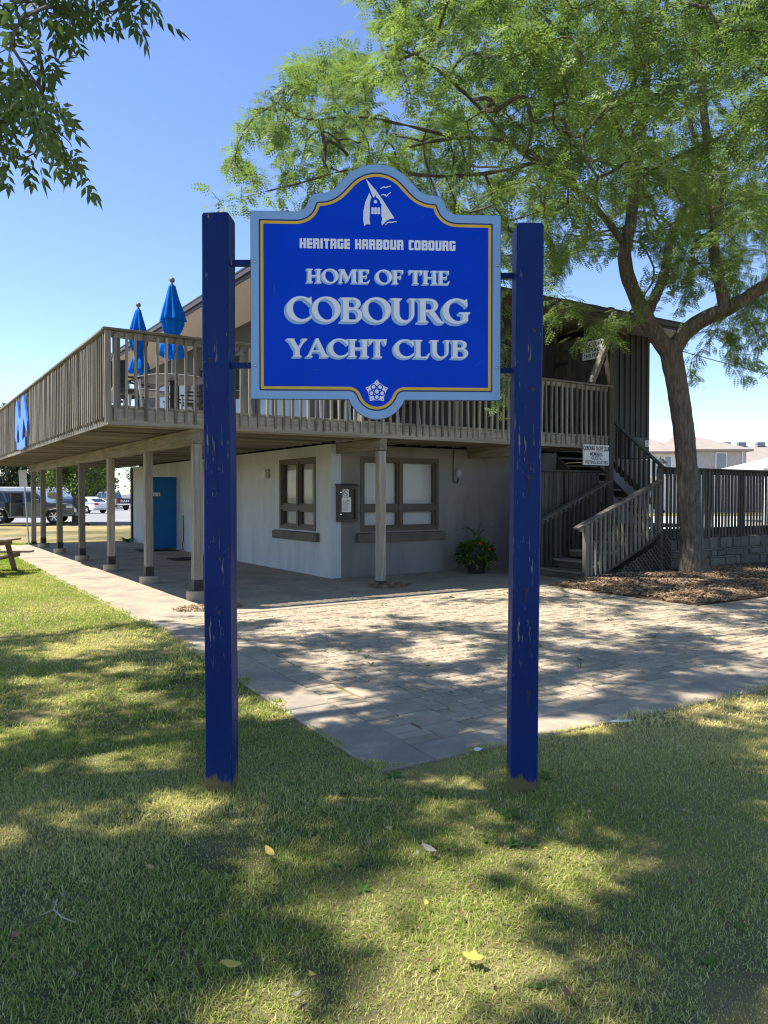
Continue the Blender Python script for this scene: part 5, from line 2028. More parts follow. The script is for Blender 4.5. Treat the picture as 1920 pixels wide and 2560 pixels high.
# ================================================================== GRASS, MULCH, LITTER
def on_paving(x, y):
    b = (x - CX) * CT + (y - CY) * ST
    a = -(x - CX) * ST + (y - CY) * CT
    edge = -0.012 + 0.03 * np.sin(a * 7 + 1) + 0.025 * np.sin(a * 17) + 0.02 * np.sin(b * 13)
    c1 = (b > strip_out(a) + 0.02 - edge) & (a > front_out(b) + 0.02 - edge + 0.03 * np.sin(b * 9)) & (a < -3.1)
    c2 = (b > -4.44 - edge) & (a >= -3.1) & (a < 14.3)
    corner = ((b - strip_out(a)) + (a - front_out(b))) < 0.20 + edge * 2                  # lawn has grown over the corner of the strip
    return (c1 & ~corner) | c2

def grass(name, n, ymin, ymax, h, w, label, m, seed, xr=(-0.54, 0.54)):
    r_ = np.random.default_rng(seed)
    # even in area over the visible wedge
    y = np.sqrt(r_.uniform(ymin ** 2, ymax ** 2, n * 4))
    x = r_.uniform(xr[0], xr[1], n * 4) * y + r_.normal(0, 0.05, n * 4)
    k = ~on_paving(x, y)
    x, y = x[k][:n], y[k][:n]
    n = len(x)
    # clumping
    cl = 0.5 + 0.5 * np.sin(x * 5.1 + 2 * np.sin(y * 3.3)) * np.sin(y * 4.7 + 1.5 * np.sin(x * 3.9))
    dry = 0.5 + 0.5 * np.sin(x * 1.1 + 0.7 + 1.2 * np.sin(y * 0.9)) * np.sin(y * 1.3 + 0.4)
    dry = np.clip(0.62 * dry - 0.06 + 0.16 * x / 2.5 + np.where(r_.random(n) < 0.24, r_.uniform(0.3, 0.75, n), r_.normal(0, 0.12, n)), 0, 1)
    az = r_.uniform(0, 2 * np.pi, n)
    lean = r_.uniform(0.45, 1.45, n)
    H = h * r_.uniform(0.45, 1.2, n) * (0.6 + 0.8 * cl)
    for qx, qy in ((-0.88, 4.11), (0.75, 4.11)):            # longer, untrimmed grass round the posts
        H = H * (1 + 1.5 * np.exp(-((x - qx) ** 2 + (y - qy) ** 2) / 0.022))
    bare = np.sin(x * 2.3 + 1.7 * np.sin(y * 1.9)) * np.sin(y * 3.1 + 0.5) + 0.5 * np.sin(x * 7.0) * np.sin(y * 6.1)
    H = np.where(bare > 0.95, H * 0.35, H)
    Wd = w * r_.uniform(0.7, 1.4, n)
    dx, dy = np.cos(az), np.sin(az)
    px, py = -dy, dx
    b_ = (x - CX) * CT + (y - CY) * ST
    a_ = -(x - CX) * ST + (y - CY) * CT
    over = ((b_ > strip_out(a_)) & (a_ > front_out(b_)) & (a_ < -3.12)) | ((b_ > -4.46) & (a_ >= -3.12) & (a_ < 14.3))
    zb = np.where(over, 0.014, -0.003)                      # turf creeping over the edge of the concrete
    P0 = np.stack([x - px * Wd / 2, y - py * Wd / 2, zb], 1)
    P1 = np.stack([x + px * Wd / 2, y + py * Wd / 2, zb], 1)
    mx, my, mz = x + dx * H * 0.35 * np.sin(lean), y + dy * H * 0.35 * np.sin(lean), H * 0.55 * np.cos(lean * 0.7) + zb
    P2 = np.stack([mx + px * Wd * .4, my + py * Wd * .4, mz], 1)
    P3 = np.stack([mx - px * Wd * .4, my - py * Wd * .4, mz], 1)
    P4 = np.stack([x + dx * H * np.sin(lean), y + dy * H * np.sin(lean), H * np.cos(lean) * 0.9 + 0.004 + zb], 1)
    V = np.stack([P0, P1, P2, P3, P4], 1).reshape(-1, 3)
    b = (np.arange(n) * 5)[:, None]
    F = np.concatenate([b + np.array([[0, 1, 2]]), b + np.array([[0, 2, 3]]), b + np.array([[3, 2, 4]])], 0)
    o = np_mesh(name, V, F, m, None, np.repeat(dry, 5))
    return tag(o, label, 'grass', kind='stuff')
GRASSM = leaf_mat('grass_blade', (0.245, 0.325, 0.057), (0.86, 0.74, 0.34), transl=0.36, rough=0.6, spec=0.15)
grass('near_grass', 235000, 1.7, 5.2, 0.028, 0.0035, 'short olive green grass around the foot of the sign posts', GRASSM, 11, (-0.68, 0.68))
grass('lawn_grass', 90000, 5.2, 16.0, 0.042, 0.0088, 'sunlit short grass of the lawn left of the paved court', GRASSM, 12, (-0.66, 0.6))
grass('far_grass', 26000, 16.0, 25.5, 0.055, 0.016, 'dry grass beyond the picnic table left of the walk', GRASSM, 13, (-0.54, -0.44))

# broad-leaved weeds in the lawn and tufts in the paving joints
WEED = leaf_mat('weed_leaf', (0.06, 0.15, 0.02), (0.12, 0.24, 0.04), transl=0.3)
def weed(x, y, n, L, w, name, label, cat, group=None, z=0.0):
    r_ = random.Random(int(x * 997 + y * 131))
    V, F, rv = [], [], []
    for i in range(n):
        az = r_.uniform(0, 6.28)
        ln = L * r_.uniform(0.6, 1.2)
        up = r_.uniform(0.35, 0.8)
        o = len(V)
        for s, ww in ((0, .25), (.5, 1), (1, .05)):
            cx, cy, cz = ln * s * math.cos(az), ln * s * math.sin(az), ln * up * s * (1.25 - s * 0.6)
            for sg in (-1, 1):
                V.append((cx - sg * ww * w * math.sin(az), cy + sg * ww * w * math.cos(az), cz))
        F += [(o, o + 1, o + 3, o + 2), (o + 2, o + 3, o + 5, o + 4)]
        rv += [r_.random()] * 6
    ob = np_mesh(name, V, F, WEED, None, rv)
    ob.location = (x, y, z)
    return tag(ob, label, cat, group)
spots = [(0.28, 4.02, 9, .10, .014), (0.05, 4.28, 8, .07, .014), (0.93, 4.25, 10, .10, .016), (-0.48, 4.15, 8, .08, .012), (-0.2, 4.05, 9, .07, .013), (0.62, 3.75, 10, .09, .016), (0.58, 3.45, 7, .07, .012)]
spots += [(random.uniform(-.48, .48) * yy, yy, random.randint(5, 9), random.uniform(.03, .06), .011) for yy in [2.4 + 2.2 * random.random() for _ in range(26)]]
for x, y, n, L, w in spots:
    if on_paving(np.array([x]), np.array([y]))[0]:
        continue
    weed(x, y, n, L * 0.75, w * 0.8, 'lawn_weed', 'small broad-leaved weed growing in the lawn by the sign', 'weed', 'weeds in the lawn around the sign')
r_ = random.Random(4)
for k in range(46):
    b, a = r_.uniform(-3.4, 4.5), r_.uniform(-8.2, -3.4)
    if b > 2.4 and a > -6.2:
        continue
    p = W(b, a)
    q = px_of(p)
    if q[0] > 1930:
        continue
    weed(p.x, p.y, r_.randint(6, 14), r_.uniform(.025, .075), .007, 'joint_weed', 'tuft of grass growing in a joint of the pavers', 'weed', 'tufts in the paving joints', 0.015)

# bark mulch round the tree and at the posts
MULCH = mat('bark_mulch', (0.265, 0.185, 0.118), rough=0.95, var=0.4, scale=12, island=0.55, spec=0.1)
def mulch(name, n, f, label, seed, size=0.05):
    r_ = np.random.default_rng(seed)
    pts = []
    while len(pts) < n:
        q = f(r_)
        if q is not None:
            pts.append(q)
    pts = np.array(pts)
    tv = np.array([(-.5, -.17, 0), (.5, -.12, 0), (.45, .17, 0), (-.45, .13, 0), (-.48, -.15, .1), (.47, -.1, .12), (.42, .15, .1), (-.43, .12, .12)])
    tf = np.array([(4, 5, 6, 7), (0, 1, 5, 4), (1, 2, 6, 5), (2, 3, 7, 6), (3, 0, 4, 7)])
    d = r_.normal(0, 1, (n, 3))
    d[:, 2] *= 0.28
    rot = frames(d, r_.normal(0, 0.5, n))
    V, F = scatter(tv, tf, pts, rot, size * r_.uniform(0.5, 1.7, n))
    o = np_mesh(name, V, F, MULCH)
    return tag(o, label, 'mulch', kind='stuff')
def bed_pt(r_):
    b, a = r_.uniform(2.6, 8.6), r_.uniform(-6.05, -3.05)
    wob = 0.05 * math.sin(b * 5) + 0.04 * math.sin(a * 7)
    if b < 2.68 + wob or a < -6.0 + wob:
        return None
    if b < 3.4 and a > -3.35 + wob:
        return None
    p = W(b, a)
    if px_of(p)[0] > 1960:
        return None
    e = min(b - 2.6, a + 6.05, 1.0)
    return (p.x, p.y, 0.015 + 0.11 * min(1, e / 0.8) * (0.8 + 0.2 * math.sin(b * 3 + a * 4)) + r_.uniform(0, 0.02))
mulch('bark_chips', 9500, bed_pt, 'brown bark chips spread round the honey locust', 41)
mm = MB()
nb_, na_ = 26, 16
for i in range(nb_ + 1):
    for j in range(na_ + 1):
        b, a = 2.68 + 6.6 * i / nb_, -6.02 + 2.96 * j / na_
        e = min(b - 2.66, a + 6.04, 1.0)
        p = W(b, a)
        mm.v.append((p.x, p.y, 0.012 + 0.11 * min(1, max(0, e) / 0.8) * (0.8 + 0.2 * math.sin(b * 3 + a * 4))))
for i in range(nb_):
    for j in range(na_):
        q = i * (na_ + 1) + j
        mm.f.append((q, q + na_ + 1, q + na_ + 2, q + 1))
        mm.mi.append(0)
tag(mm.build('mulch_bed', mat('mulch_soil', (0.085, 0.05, 0.028), rough=1, var=0.5, scale=25, bump=0.6)), 'mulched planting bed around the honey locust trunk', 'planting bed', kind='structure')
def pit1(r_):
    t, r = r_.uniform(0, 6.28), math.sqrt(r_.random())
    p = W(0.25 + 0.42 * r * math.cos(t), -1.62 + 0.26 * r * math.sin(t))
    return (p.x, p.y, 0.032 + 0.02 * (1 - r))
mulch('bark_chips', 520, pit1, 'small patch of dark bark at the foot of the middle deck post', 42, 0.045)
def pit2(r_):
    t, r = r_.uniform(0, 6.28), math.sqrt(r_.random())
    p = W(-3.35 + 0.5 * r * math.cos(t), -2.45 + 0.32 * r * math.sin(t))
    return (p.x, p.y, 0.032 + 0.015 * (1 - r))
mulch('bark_chips', 420, pit2, 'patch of reddish bark beside the corner deck post', 43, 0.045)

# fallen leaves and twigs
LEAFC = [mat('dry_leaf_tan', (0.36, 0.25, 0.13), rough=0.8, var=0.25, rnd=0.3), mat('dry_leaf_brown', (0.17, 0.10, 0.05), rough=0.8, var=0.25, rnd=0.3), mat('leaf_yellow', (0.55, 0.42, 0.08), rough=0.7, var=0.2, rnd=0.2),
         mat('leaf_pale', (0.34, 0.31, 0.25), rough=0.7, var=0.15)]
def leaf_geo(L, w, curl, seed):
    r_ = random.Random(seed)
    mb = MB()
    n = 6
    for i in range(n):
        s = i / (n - 1)
        ww = w * math.sin(math.pi * (0.06 + 0.9 * s)) + 0.001
        z = curl * L * (s - 0.5) ** 2
        for t in (-1, 0, 1):
            mb.v.append((L * (s - .5), ww * t, z + (0.18 * ww if t else 0) + r_.uniform(0, .002)))
    for i in range(n - 1):
        for j in range(2):
            q = i * 3 + j
            mb.f.append((q, q + 3, q + 4, q + 1))
            mb.mi.append(0)
    return mb
lmesh = []
for k in range(8):
    me = leaf_geo(random.uniform(.03, .06), random.uniform(.007, .013), random.uniform(.2, 1.0), k).mesh('fallen_leaf')
    me.materials.append(LEAFC[[0, 1, 0, 2, 1, 0, 3, 1][k]])
    me.transform(Matrix.Scale(0.75, 4))
    lmesh.append(me)
r_ = random.Random(17)
for k in range(88):
    y = 2.35 + 4.6 * r_.random() ** 1.5
    x = r_.uniform(-.5, .5) * y
    if on_paving(np.array([x]), np.array([y]))[0] and r_.random() < 0.7:
        continue
    mi_ = r_.randrange(8)
    o = bpy.data.objects.new('fallen_leaf', lmesh[mi_])
    COL.objects.link(o)
    o.location = (x, y, 0.036)
    o.rotation_euler = (r_.gauss(0, .35), r_.gauss(0, .35), r_.uniform(0, 6.28))
    tone = ['tan', 'reddish brown', 'tan', 'yellow', 'reddish brown', 'tan', 'pale grey', 'reddish brown'][mi_]
    tag(o, 'small %s leaf lying on the %s' % (tone, 'concrete or pavers' if on_paving(np.array([x]), np.array([y]))[0] else 'lawn'), 'leaf', 'small %s fallen leaves' % tone)
def big_leaf(x, y, L, m, label, lobes=False, rz=0.0):
    if lobes:
        t = empty('fallen_leaf', (x, y, 0.04), rz)
        for a in (-55, 0, 55):
            p = leaf_geo(L * (0.9 if a else 1), L * 0.27, .08, 3).build('lobe', m, t)
            p.location = (L * .42 * math.cos(R(a)), L * .42 * math.sin(R(a)), 0)
            p.rotation_euler = (0.04, -0.04, R(a))
    else:
        t = leaf_geo(L, L * .2, .5, 5).build('fallen_leaf', m)
        t.location = (x, y, 0.04)
        t.rotation_euler = (0.3, 0.2, rz)
    return tag(t, label, 'leaf')
big_leaf(0.295, 2.53, 0.05, LEAFC[2], 'large yellow lobed leaf near the bottom of the lawn', True, 1.2)
big_leaf(0.20, 3.33, 0.07, LEAFC[3], 'pale grey willow-like leaf in the middle of the lawn', rz=-0.6)
big_leaf(-0.50, 3.3, 0.075, LEAFC[2], 'yellow leaf left of the brightest sun patch', rz=-0.9)
big_leaf(-0.51, 2.5, 0.07, LEAFC[2], 'yellow curled leaf at the lower left of the lawn', rz=0.2)
big_leaf(0.85, 2.95, 0.06, mat('leaf_orange', (0.55, 0.27, 0.06), rough=0.7, var=0.2), 'orange leaf on the right foreground lawn', rz=2.2)
big_leaf(1.22, 4.0, 0.075, LEAFC[2], 'yellow leaf standing in the grass right of the sign', rz=1.7)
def twig(pts, r, label, name='twig', m=None):
    mb = MB()
    for p, rr in pts:
        mb.tube(p, rr, 6)
    return tag(mb.build(name, m or mat('grey_twig', (0.27, 0.22, 0.16), rough=0.9, var=0.2)), label, 'twig')
twig([([(-1.42, 4.15, .045), (-1.3, 4.2, .05), (-1.18, 4.28, .04), (-1.1, 4.42, .045)], [.004, .004, .003, .002]), ([(-1.22, 4.25, .045), (-1.12, 4.28, .05)], [.002, .0015])], 0, 'forked brown twig on the grass left of the left post')
twig([([(-1.26, 2.9, .045), (-1.24, 2.82, .05), (-1.19, 2.77, .05), (-1.13, 2.75, .04)], [.003, .003, .0025, .0015]), ([(-1.24, 2.82, .05), (-1.27, 2.78, .05)], [.002, .001])], 0, 'pale crooked twig at the left edge of the lawn', m=mat('pale_twig', (0.5, 0.44, 0.34), rough=0.8))
mb = MB()
for i in range(14):
    s = i / 13
    mb.bar((-.075 + .15 * s, 0, 0), (-.075 + .15 * s + .02, .018 * math.sin(math.pi * s) + .004, .006), .006, .001)
    mb.bar((-.075 + .15 * s, 0, 0), (-.075 + .15 * s + .02, -.016 * math.sin(math.pi * s) - .004, .003), .006, .001)
mb.tube([(-.1, 0, 0), (.09, 0, .004)], .0016, 5)
fe = tag(mb.build('feather', mat('feather_white', (0.75, 0.75, 0.74), rough=0.6)), 'white feather lying on the grass right of the right post', 'feather')
fe.location = (1.62, 5.2, 0.05)
fe.rotation_euler = (0, 0, 0.15)
mb = MB()
mb.lathe([(0.001, 0), (.02, .004), (.022, .012), (.012, .018), (.001, .019)], 9, fold=lambda t, z: 1 + .3 * math.sin(2 * t + z * 90))
sc = tag(mb.build('paper_scrap', WHITEP), 'small crumpled white scrap beside the corner of the strip', 'litter')
sc.location = (0.58, 4.66, 0.03)

# ================================================================== THINGS AROUND THE CLUB HOUSE
# picnic table at the left edge
PICW = mat('picnic_wood', (0.30, 0.24, 0.19), rough=0.85, var=0.3, scale=3, stretch=(0.6, 9, 9), bump=0.3, rnd=0.15)
pt = tag(empty('picnic_table', (-8.5, 15.5, 0), R(4)), 'weathered picnic table on the lawn beside the concrete walk', 'table')
for k in range(5):
    y = -0.36 + k * 0.147
    mb = MB()
    mb.cbox(-0.92, 0.92, y, y + 0.138, 0.69, 0.73, .004)
    mb.build('top_board', PICW, pt)
for y in (-0.75, 0.55):
    for k in range(2 if y < 0 else 2):
        mb = MB()
        mb.cbox(-0.98, 1.02, y + k * 0.13 - 0.02, y + k * 0.13 + 0.10, 0.40, 0.44, .004)
        mb.build('seat_board', PICW, pt)
PICD = mat('picnic_wood_dark', (0.14, 0.11, 0.085), rough=0.85, var=0.3, scale=5)
for x in (-0.68, 0.68):
    for s in (-1, 1):
        mb = MB()
        mb.bar((x, s * 0.22, 0.69), (x, s * 0.62, 0.0), 0.04, 0.1, up=(1, 0, 0))
        mb.build('leg', PICD, pt)
    part('cross_bar', PICD, pt, (x + 0.021, x + 0.06, -0.76, 0.76, 0.31, 0.40))
    part('cross_bar', PICD, pt, (x + 0.021, x + 0.06, -0.36, 0.36, 0.6, 0.69))
for s in (-1, 1):
    mb = MB()
    mb.bar((s * 0.66, 0, 0.36), (s * 0.12, 0, 0.69), 0.04, 0.09, up=(0, 1, 0))
    mb.build('brace', PICD, pt)

# closed umbrellas on the deck, with tables and chairs
UMB = mat('umbrella_blue', (0.004, 0.13, 0.55), rough=0.95, var=0.25, scale=9, stretch=(1, 1, .3), spec=.08, bump=.4, bscale=14)
STEEL = mat('steel_pole', (0.38, 0.36, 0.34), rough=0.4, var=0.1, metallic=0.6)
FURN = mat('dark_grey_sling', (0.045, 0.047, 0.055), rough=0.7, var=0.15, scale=8)
FURNW = mat('pale_aluminium', (0.5, 0.5, 0.52), rough=0.4, var=0.05, metallic=0.3)
def lathe_smooth(prof, n, fold):
    # refine the profile so that folds stay smooth
    pr = []
    for i in range(len(prof) - 1):
        for k in range(4):
            t = k / 4
            pr.append((prof[i][0] + (prof[i + 1][0] - prof[i][0]) * t, prof[i][1] + (prof[i + 1][1] - prof[i][1]) * t))
    pr.append(prof[-1])
    mb = MB()
    mb.lathe(pr, n, fold=fold)
    return mb
def umbrella(b, a, valance, label, rz):
    p = W(b, a, 2.90)
    t = tag(empty('patio_umbrella', p, rz), label, 'umbrella', 'closed umbrellas on the deck')
    t.scale = (0.93, 0.93, 1)
    mb = MB()
    mb.tube([(0, 0, 0), (0, 0, 2.36)], 0.022, 10)
    mb.build('pole', STEEL, t)
    mb = MB()
    mb.lathe([(0.02, 2.34), (0.028, 2.36), (0.012, 2.375), (0.045, 2.40), (0.052, 2.43), (0.04, 2.46), (0.01, 2.475)], 14)
    mb.build('finial', mat('finial', (0.2, 0.19, 0.18), rough=0.4), t, smooth=True)
    f = lambda th, z: 1 + 0.20 * math.sin(8 * th + 0.6 * math.sin(3 * z)) * min(1, (2.36 - z) * 2.2) + 0.11 * math.sin(3 * th + z * 5) + 0.06 * math.sin(13 * th + z * 9)
    if valance:
        prof = [(0.03, 2.345), (0.06, 2.31), (0.105, 2.05), (0.16, 1.75), (0.20, 1.55), (0.205, 1.50)]
        prof2 = [(0.16, 1.56), (0.175, 1.45), (0.15, 1.30), (0.115, 1.18), (0.09, 1.10), (0.105, 1.03), (0.17, 0.90), (0.20, 0.72), (0.19, 0.66), (0.12, 0.60)]
        sq = lambda p_: [(r, 2.345 - (2.345 - z) * 0.73) for r, z in p_]
        prof, prof2 = sq(prof), sq(prof2)
        lathe_smooth(prof, 48, f).build('canopy', UMB, t, smooth=True)
        lathe_smooth(prof2, 48, f).build('canopy_skirt', UMB, t, smooth=True)
        z = 1.436
    else:
        prof = [(0.03, 2.345), (0.055, 2.31), (0.10, 2.05), (0.15, 1.75), (0.175, 1.50), (0.16, 1.30), (0.10, 1.05), (0.085, 1.0), (0.10, .95), (0.16, 0.75), (0.19, 0.52), (0.17, 0.46)]
        prof = [(r, 2.345 - (2.345 - z) * 0.66) for r, z in prof]
        lathe_smooth(prof, 48, f).build('canopy', UMB, t, smooth=True)
        z = 1.457
    mb = MB()
    mb.lathe([(0.09, z - 0.02), (0.112, z - 0.018), (0.112, z + 0.018), (0.09, z + 0.02)], 16, ring=True)
    mb.build('tie_strap', UMB, t)
    return t
def table(b, a, label):
    t = tag(empty('deck_table', W(b, a, 2.90)), label, 'table', 'tables on the deck')
    mb = MB()
    mb.lathe([(0.001, .685), (.55, .69), (.60, .705), (.60, .72), (.57, .73), (.001, .73)], 36)
    mb.build('table_top', mat('table_top_grey', (0.30, 0.30, 0.315), rough=0.4, var=0.06), t)
    mb = MB()
    mb.lathe([(.06, .08), (.045, .2), (.045, .68), (.09, .684)], 12)
    mb.build('pedestal', FURN, t)
    for k in range(4):
        c, s = math.cos(k * math.pi / 2 + .4), math.sin(k * math.pi / 2 + .4)
        mb = MB()
        mb.tube([(.05 * c, .05 * s, .12), (.25 * c, .25 * s, .07), (.42 * c, .42 * s, .018)], [.03, .026, .016], 8)
        mb.build('foot', FURN, t)
def chair_proto():
    t = tag(empty('deck_chair', (0, 0, 0)), 'x', 'chair', 'grey chairs round the deck tables')
    part('seat', FURN, t, (-.24, .24, -.24, .22, .42, .445), bevel=.006)
    mb = MB()
    M = Matrix.Translation((0, .22, .46)) @ Matrix.Rotation(R(-12), 4, 'X')
    mb.box(-.25, .25, -.012, .012, 0, .56, M)
    mb.build('backrest', FURN, t, bevel=.006)
    for x in (-.26, .26):
        for y0, y1, h in ((-.22, -.26, .62), (.2, .28, .62)):
            mb = MB()
            mb.bar((x, y0, h if y0 < 0 else .46), (x, y1, 0), .035, .035, up=(0, 1, 0))
            mb.build('leg', FURNW, t)
        part('armrest', FURN, t, (x - .03, x + .03, -.26, .26, .62, .645))
    return t
umbrella(-3.0, 2.31, False, 'farther closed blue umbrella, tied low, nearest the deck corner post', 0.3)
umbrella(-2.98, 0.26, True, 'nearer closed blue umbrella with a loose upper flap, left of the sign', 1.0)
table(-3.0, 2.31, 'round table under the farther blue umbrella on the deck')
table(-2.98, 0.26, 'round table under the nearer blue umbrella on the deck')
ch = chair_proto()
spots = [(-3.75, 1.55, 150, 'grey chair seen just behind the corner of the deck railing'), (-3.9, 0.1, 95, 'grey chair on the rail side of the nearer umbrella table'),
         (-2.1, -0.15, -70, 'grey high-backed chair beside the left sign post'), (-3.7, 2.9, 60, 'grey chair behind the farther umbrella table'), (-2.2, 1.3, -100, 'grey chair between the two umbrella tables'),
         (-3.62, 0.8, 125, 'grey chair at the rail between both umbrellas'), (-2.35, -0.6, 160, 'grey chair turned to the front rail by the left sign post'), (-3.85, 2.3, 95, 'grey chair at the rail beside the farther umbrella'), (-2.15, 2.5, -95, 'grey chair on the wall side of the farther umbrella'),
         (-0.4, -0.8, 160, 'grey chair behind the sign board on the front deck'), (1.1, -0.75, 185, 'grey chair on the front deck below the sign rose')]
for i, (b, a, rz, lab) in enumerate(spots):
    o = ch if i == 0 else copy_tree(ch)
    o.location = W(b, a, 2.90)
    o.rotation_euler.z = TH + R(rz)
    o['label'] = lab

# potted plant under the deck
pot = tag(empty('potted_plant', W(3.0, -0.75, 0.03)), 'bushy potted plant with red flowers against the front wall', 'plant')
mb = MB()
mb.lathe([(.001, 0), (.17, 0), (.21, .24), (.225, .25), (.225, .28), (.19, .28), (.18, .25), (.001, .25)], 22)
mb.build('pot', mat('black_pot', (0.02, 0.018, 0.018), rough=0.5), pot)
rg = np.random.default_rng(77)
n = 900
d = rg.normal(0, 1, (n, 3))
d /= np.linalg.norm(d, axis=1, keepdims=True)
pos = d * rg.uniform(.5, 1, n)[:, None] ** .5 * np.array([.36, .36, .27]) * (1 + .22 * np.sin(5 * np.arctan2(d[:, 1], d[:, 0]) + 3 * d[:, 2]) + .12 * np.sin(11 * d[:, 0] + 7 * d[:, 2]))[:, None] + np.array([0, 0, .38])
pos[:, 2] = np.maximum(pos[:, 2], .12)
lt = (np.array([(0, 0, 0), (.05, .028, .01), (.095, 0, -.012), (.05, -.028, .01)]), np.array([(0, 1, 2, 3)]))
V, F = scatter(*lt, pos, frames(d + rg.normal(0, .5, (n, 3))), rg.uniform(.6, 1.2, n))
np_mesh('foliage', V, F, leaf_mat('pot_leaf', (0.05, 0.12, 0.015), (0.14, 0.23, 0.03), transl=.35), pot, np.repeat(rg.random(n), 4))
mb = MB()
for (x, y, z, bx, by) in ((-.02, 0, .75, -.45, .06), (0.02, 0.02, .75, .12, .03), (-.05, 0, .7, -.25, -.1), (.05, 0, .7, .3, .1)):
    o = len(mb.v)
    for i in range(7):
        s = i / 6
        w = .022 * math.sin(math.pi * (0.1 + .85 * s))
        cx, cz = x + bx * s * s, z + .42 * s - .42 * s * s * abs(bx) * 1.6
        mb.v += [(cx - w, y + by * s, cz), (cx + w, y + by * s, cz + .01)]
    for i in range(6):
        mb.f.append((o + 2 * i, o + 2 * i + 1, o + 2 * i + 3, o + 2 * i + 2))
        mb.mi.append(0)
mb.build('spike_leaves', mat('canna_leaf', (0.03, 0.045, 0.02), rough=.5), pot)
for (x, y, z) in ((.02, -.36, .62), (.22, -.3, .5)):
    mb = MB()
    mb.lathe([(.002, 0), (.022, .006), (.024, .016), (.01, .022)], 10, fold=lambda t, z: 1 + .25 * math.sin(5 * t))
    o = mb.build('flower', mat('red_petal', (0.5, 0.03, 0.015), rough=.6), pot, (x, y, z))
    o.rotation_euler = (R(70), 0, 0)

# door mats
for (b0, b1, a0, a1, lab) in ((-1.15, -0.15, 9.0, 9.75, 'black mat in front of the open blue door'), (-1.3, -0.45, 5.5, 6.2, 'black mat on the patio nearer than the blue door')):
    mb = MB()
    mb.cbox(b0, b1, a0, a1, .031, .043, .004)
    o = tag(mb.build('door_mat', mat('black_mat', (0.03, 0.03, 0.032), rough=.95, var=.3, scale=40, bump=.5)), lab, 'mat', 'door mats on the patio')
    o.location = (CX, CY, 0)
    o.rotation_euler.z = TH

# overhead wire from the eave to the right
mb = MB()
p0, p1 = W(9.8, 0.0, 5.55), Vector((26, 30, 4.9))
mb.tube([p0 + (p1 - p0) * (i / 16) - Vector((0, 0, 1.3 * 4 * (i / 16) * (1 - i / 16) * .35)) for i in range(17)], .012, 5)
tag(mb.build('overhead_wire', BLACKM), 'thin black wire sagging from the eave to the right', 'wire')

# leaning sign pole by the last deck post
sp = tag(empty('pole_sign', (-11.75, 24.9, 0), R(-12)), 'thin galvanised pole with a small sign plate beside the last deck post', 'sign')
mb = MB()
mb.bar((0.12, 0, 0), (-.06, 0, 2.45), .045, .03)
mb.build('pole', mat('galvanised', (0.5, 0.51, 0.52), rough=.45, metallic=.5), sp)
mb = MB()
M = Matrix.Rotation(R(-4.2), 4, 'Y')
mb.box(-.05, .25, -.03, -.022, 1.9, 2.45, M)
mb.build('plate', mat('plate_grey', (0.5, 0.52, 0.54), rough=.4), sp)

# ================================================================== VEHICLES
def extr_profile(pts, hw, x_scale=1.0):
    """side outline (x, z) extruded to both sides; hw(x, z) is the half width"""
    mb = MB()
    n = len(pts)
    tris = tessellate_polygon([[Vector((p[0], p[1], 0)) for p in pts]])
    L = [(p[0], -hw(*p), p[1]) for p in pts]
    Rr = [(p[0], hw(*p), p[1]) for p in pts]
    fs = [tuple(t) for t in tris] + [tuple(n + i for i in t) for t in tris]
    for i in range(n):
        j = (i + 1) % n
        fs.append((i, j, n + j, n + i))
    mb.add(L + Rr, fs)
    return mb
def arch(cx, r, z0, n=9):
    return [(cx + r * math.cos(t), z0 + r * math.sin(t)) for t in np.linspace(math.pi, 0, n)]
def wheel(t, x, y, r, w, rimm, spokes):
    s = -1 if y < 0 else 1
    mb = MB()
    mb.lathe([(r * .62, -w / 2), (r * .93, -w / 2), (r, -w / 2 + .03), (r, w / 2 - .03), (r * .93, w / 2), (r * .62, w / 2)], 28, ring=True)
    wh = mb.build('wheel', RUBBER, t, (x, y, r), smooth=False)
    wh.rotation_euler = (R(90), 0, 0)
    mb = MB()
    mb.lathe([(r * .60, -w * .45), (r * .66, -w * .5), (r * .66, w * .5), (r * .60, w * .45)], 24, ring=True)
    for k in range(spokes):
        a = 2 * math.pi * k / spokes
        c_, s_ = math.cos(a), math.sin(a)
        z = -s * w * .44 * -1
        mb.bar((.05 * c_, .05 * s_, -s * w * .40), (r * .62 * c_, r * .62 * s_, -s * w * .46), .06, .03, up=(0, 0, 1))
    mb.lathe([(.001, -s * w * .5), (.07, -s * w * .48), (.07, -s * w * .3), (.001, -s * w * .3)], 12)
    mb.build('rim', rimm, wh)
    mb = MB()
    mb.lathe([(.001, -.02), (r * .6, -.02), (r * .6, .02), (.001, .02)], 20)
    mb.build('brake_well', BLACKM, wh)
RIM = mat('alloy_rim', (0.6, 0.6, 0.62), rough=.3, metallic=.7)
LAMPR = mat('tail_lamp', (0.35, 0.01, 0.012), rough=.2, spec=.6)
LAMPW = mat('head_lamp', (0.6, 0.56, 0.5), rough=.12, spec=.7)
def paint(name, c):
    return mat(name, c, rough=.28, var=.03, coat=.6, spec=.5)

def window_panel(t, pts, y, tilt_w, m=DKGLASS, name='window'):
    """glass set 6 mm proud of the cabin side; pts (x,z), y side sign, tilt_w(z) half width"""
    mb = MB()
    s = 1 if y > 0 else -1
    mb.extrude([pts], lambda x, z, d: (x, s * (tilt_w(x, z) + d), z), -.01, .006)
    return fixn(mb.build(name, m, t))

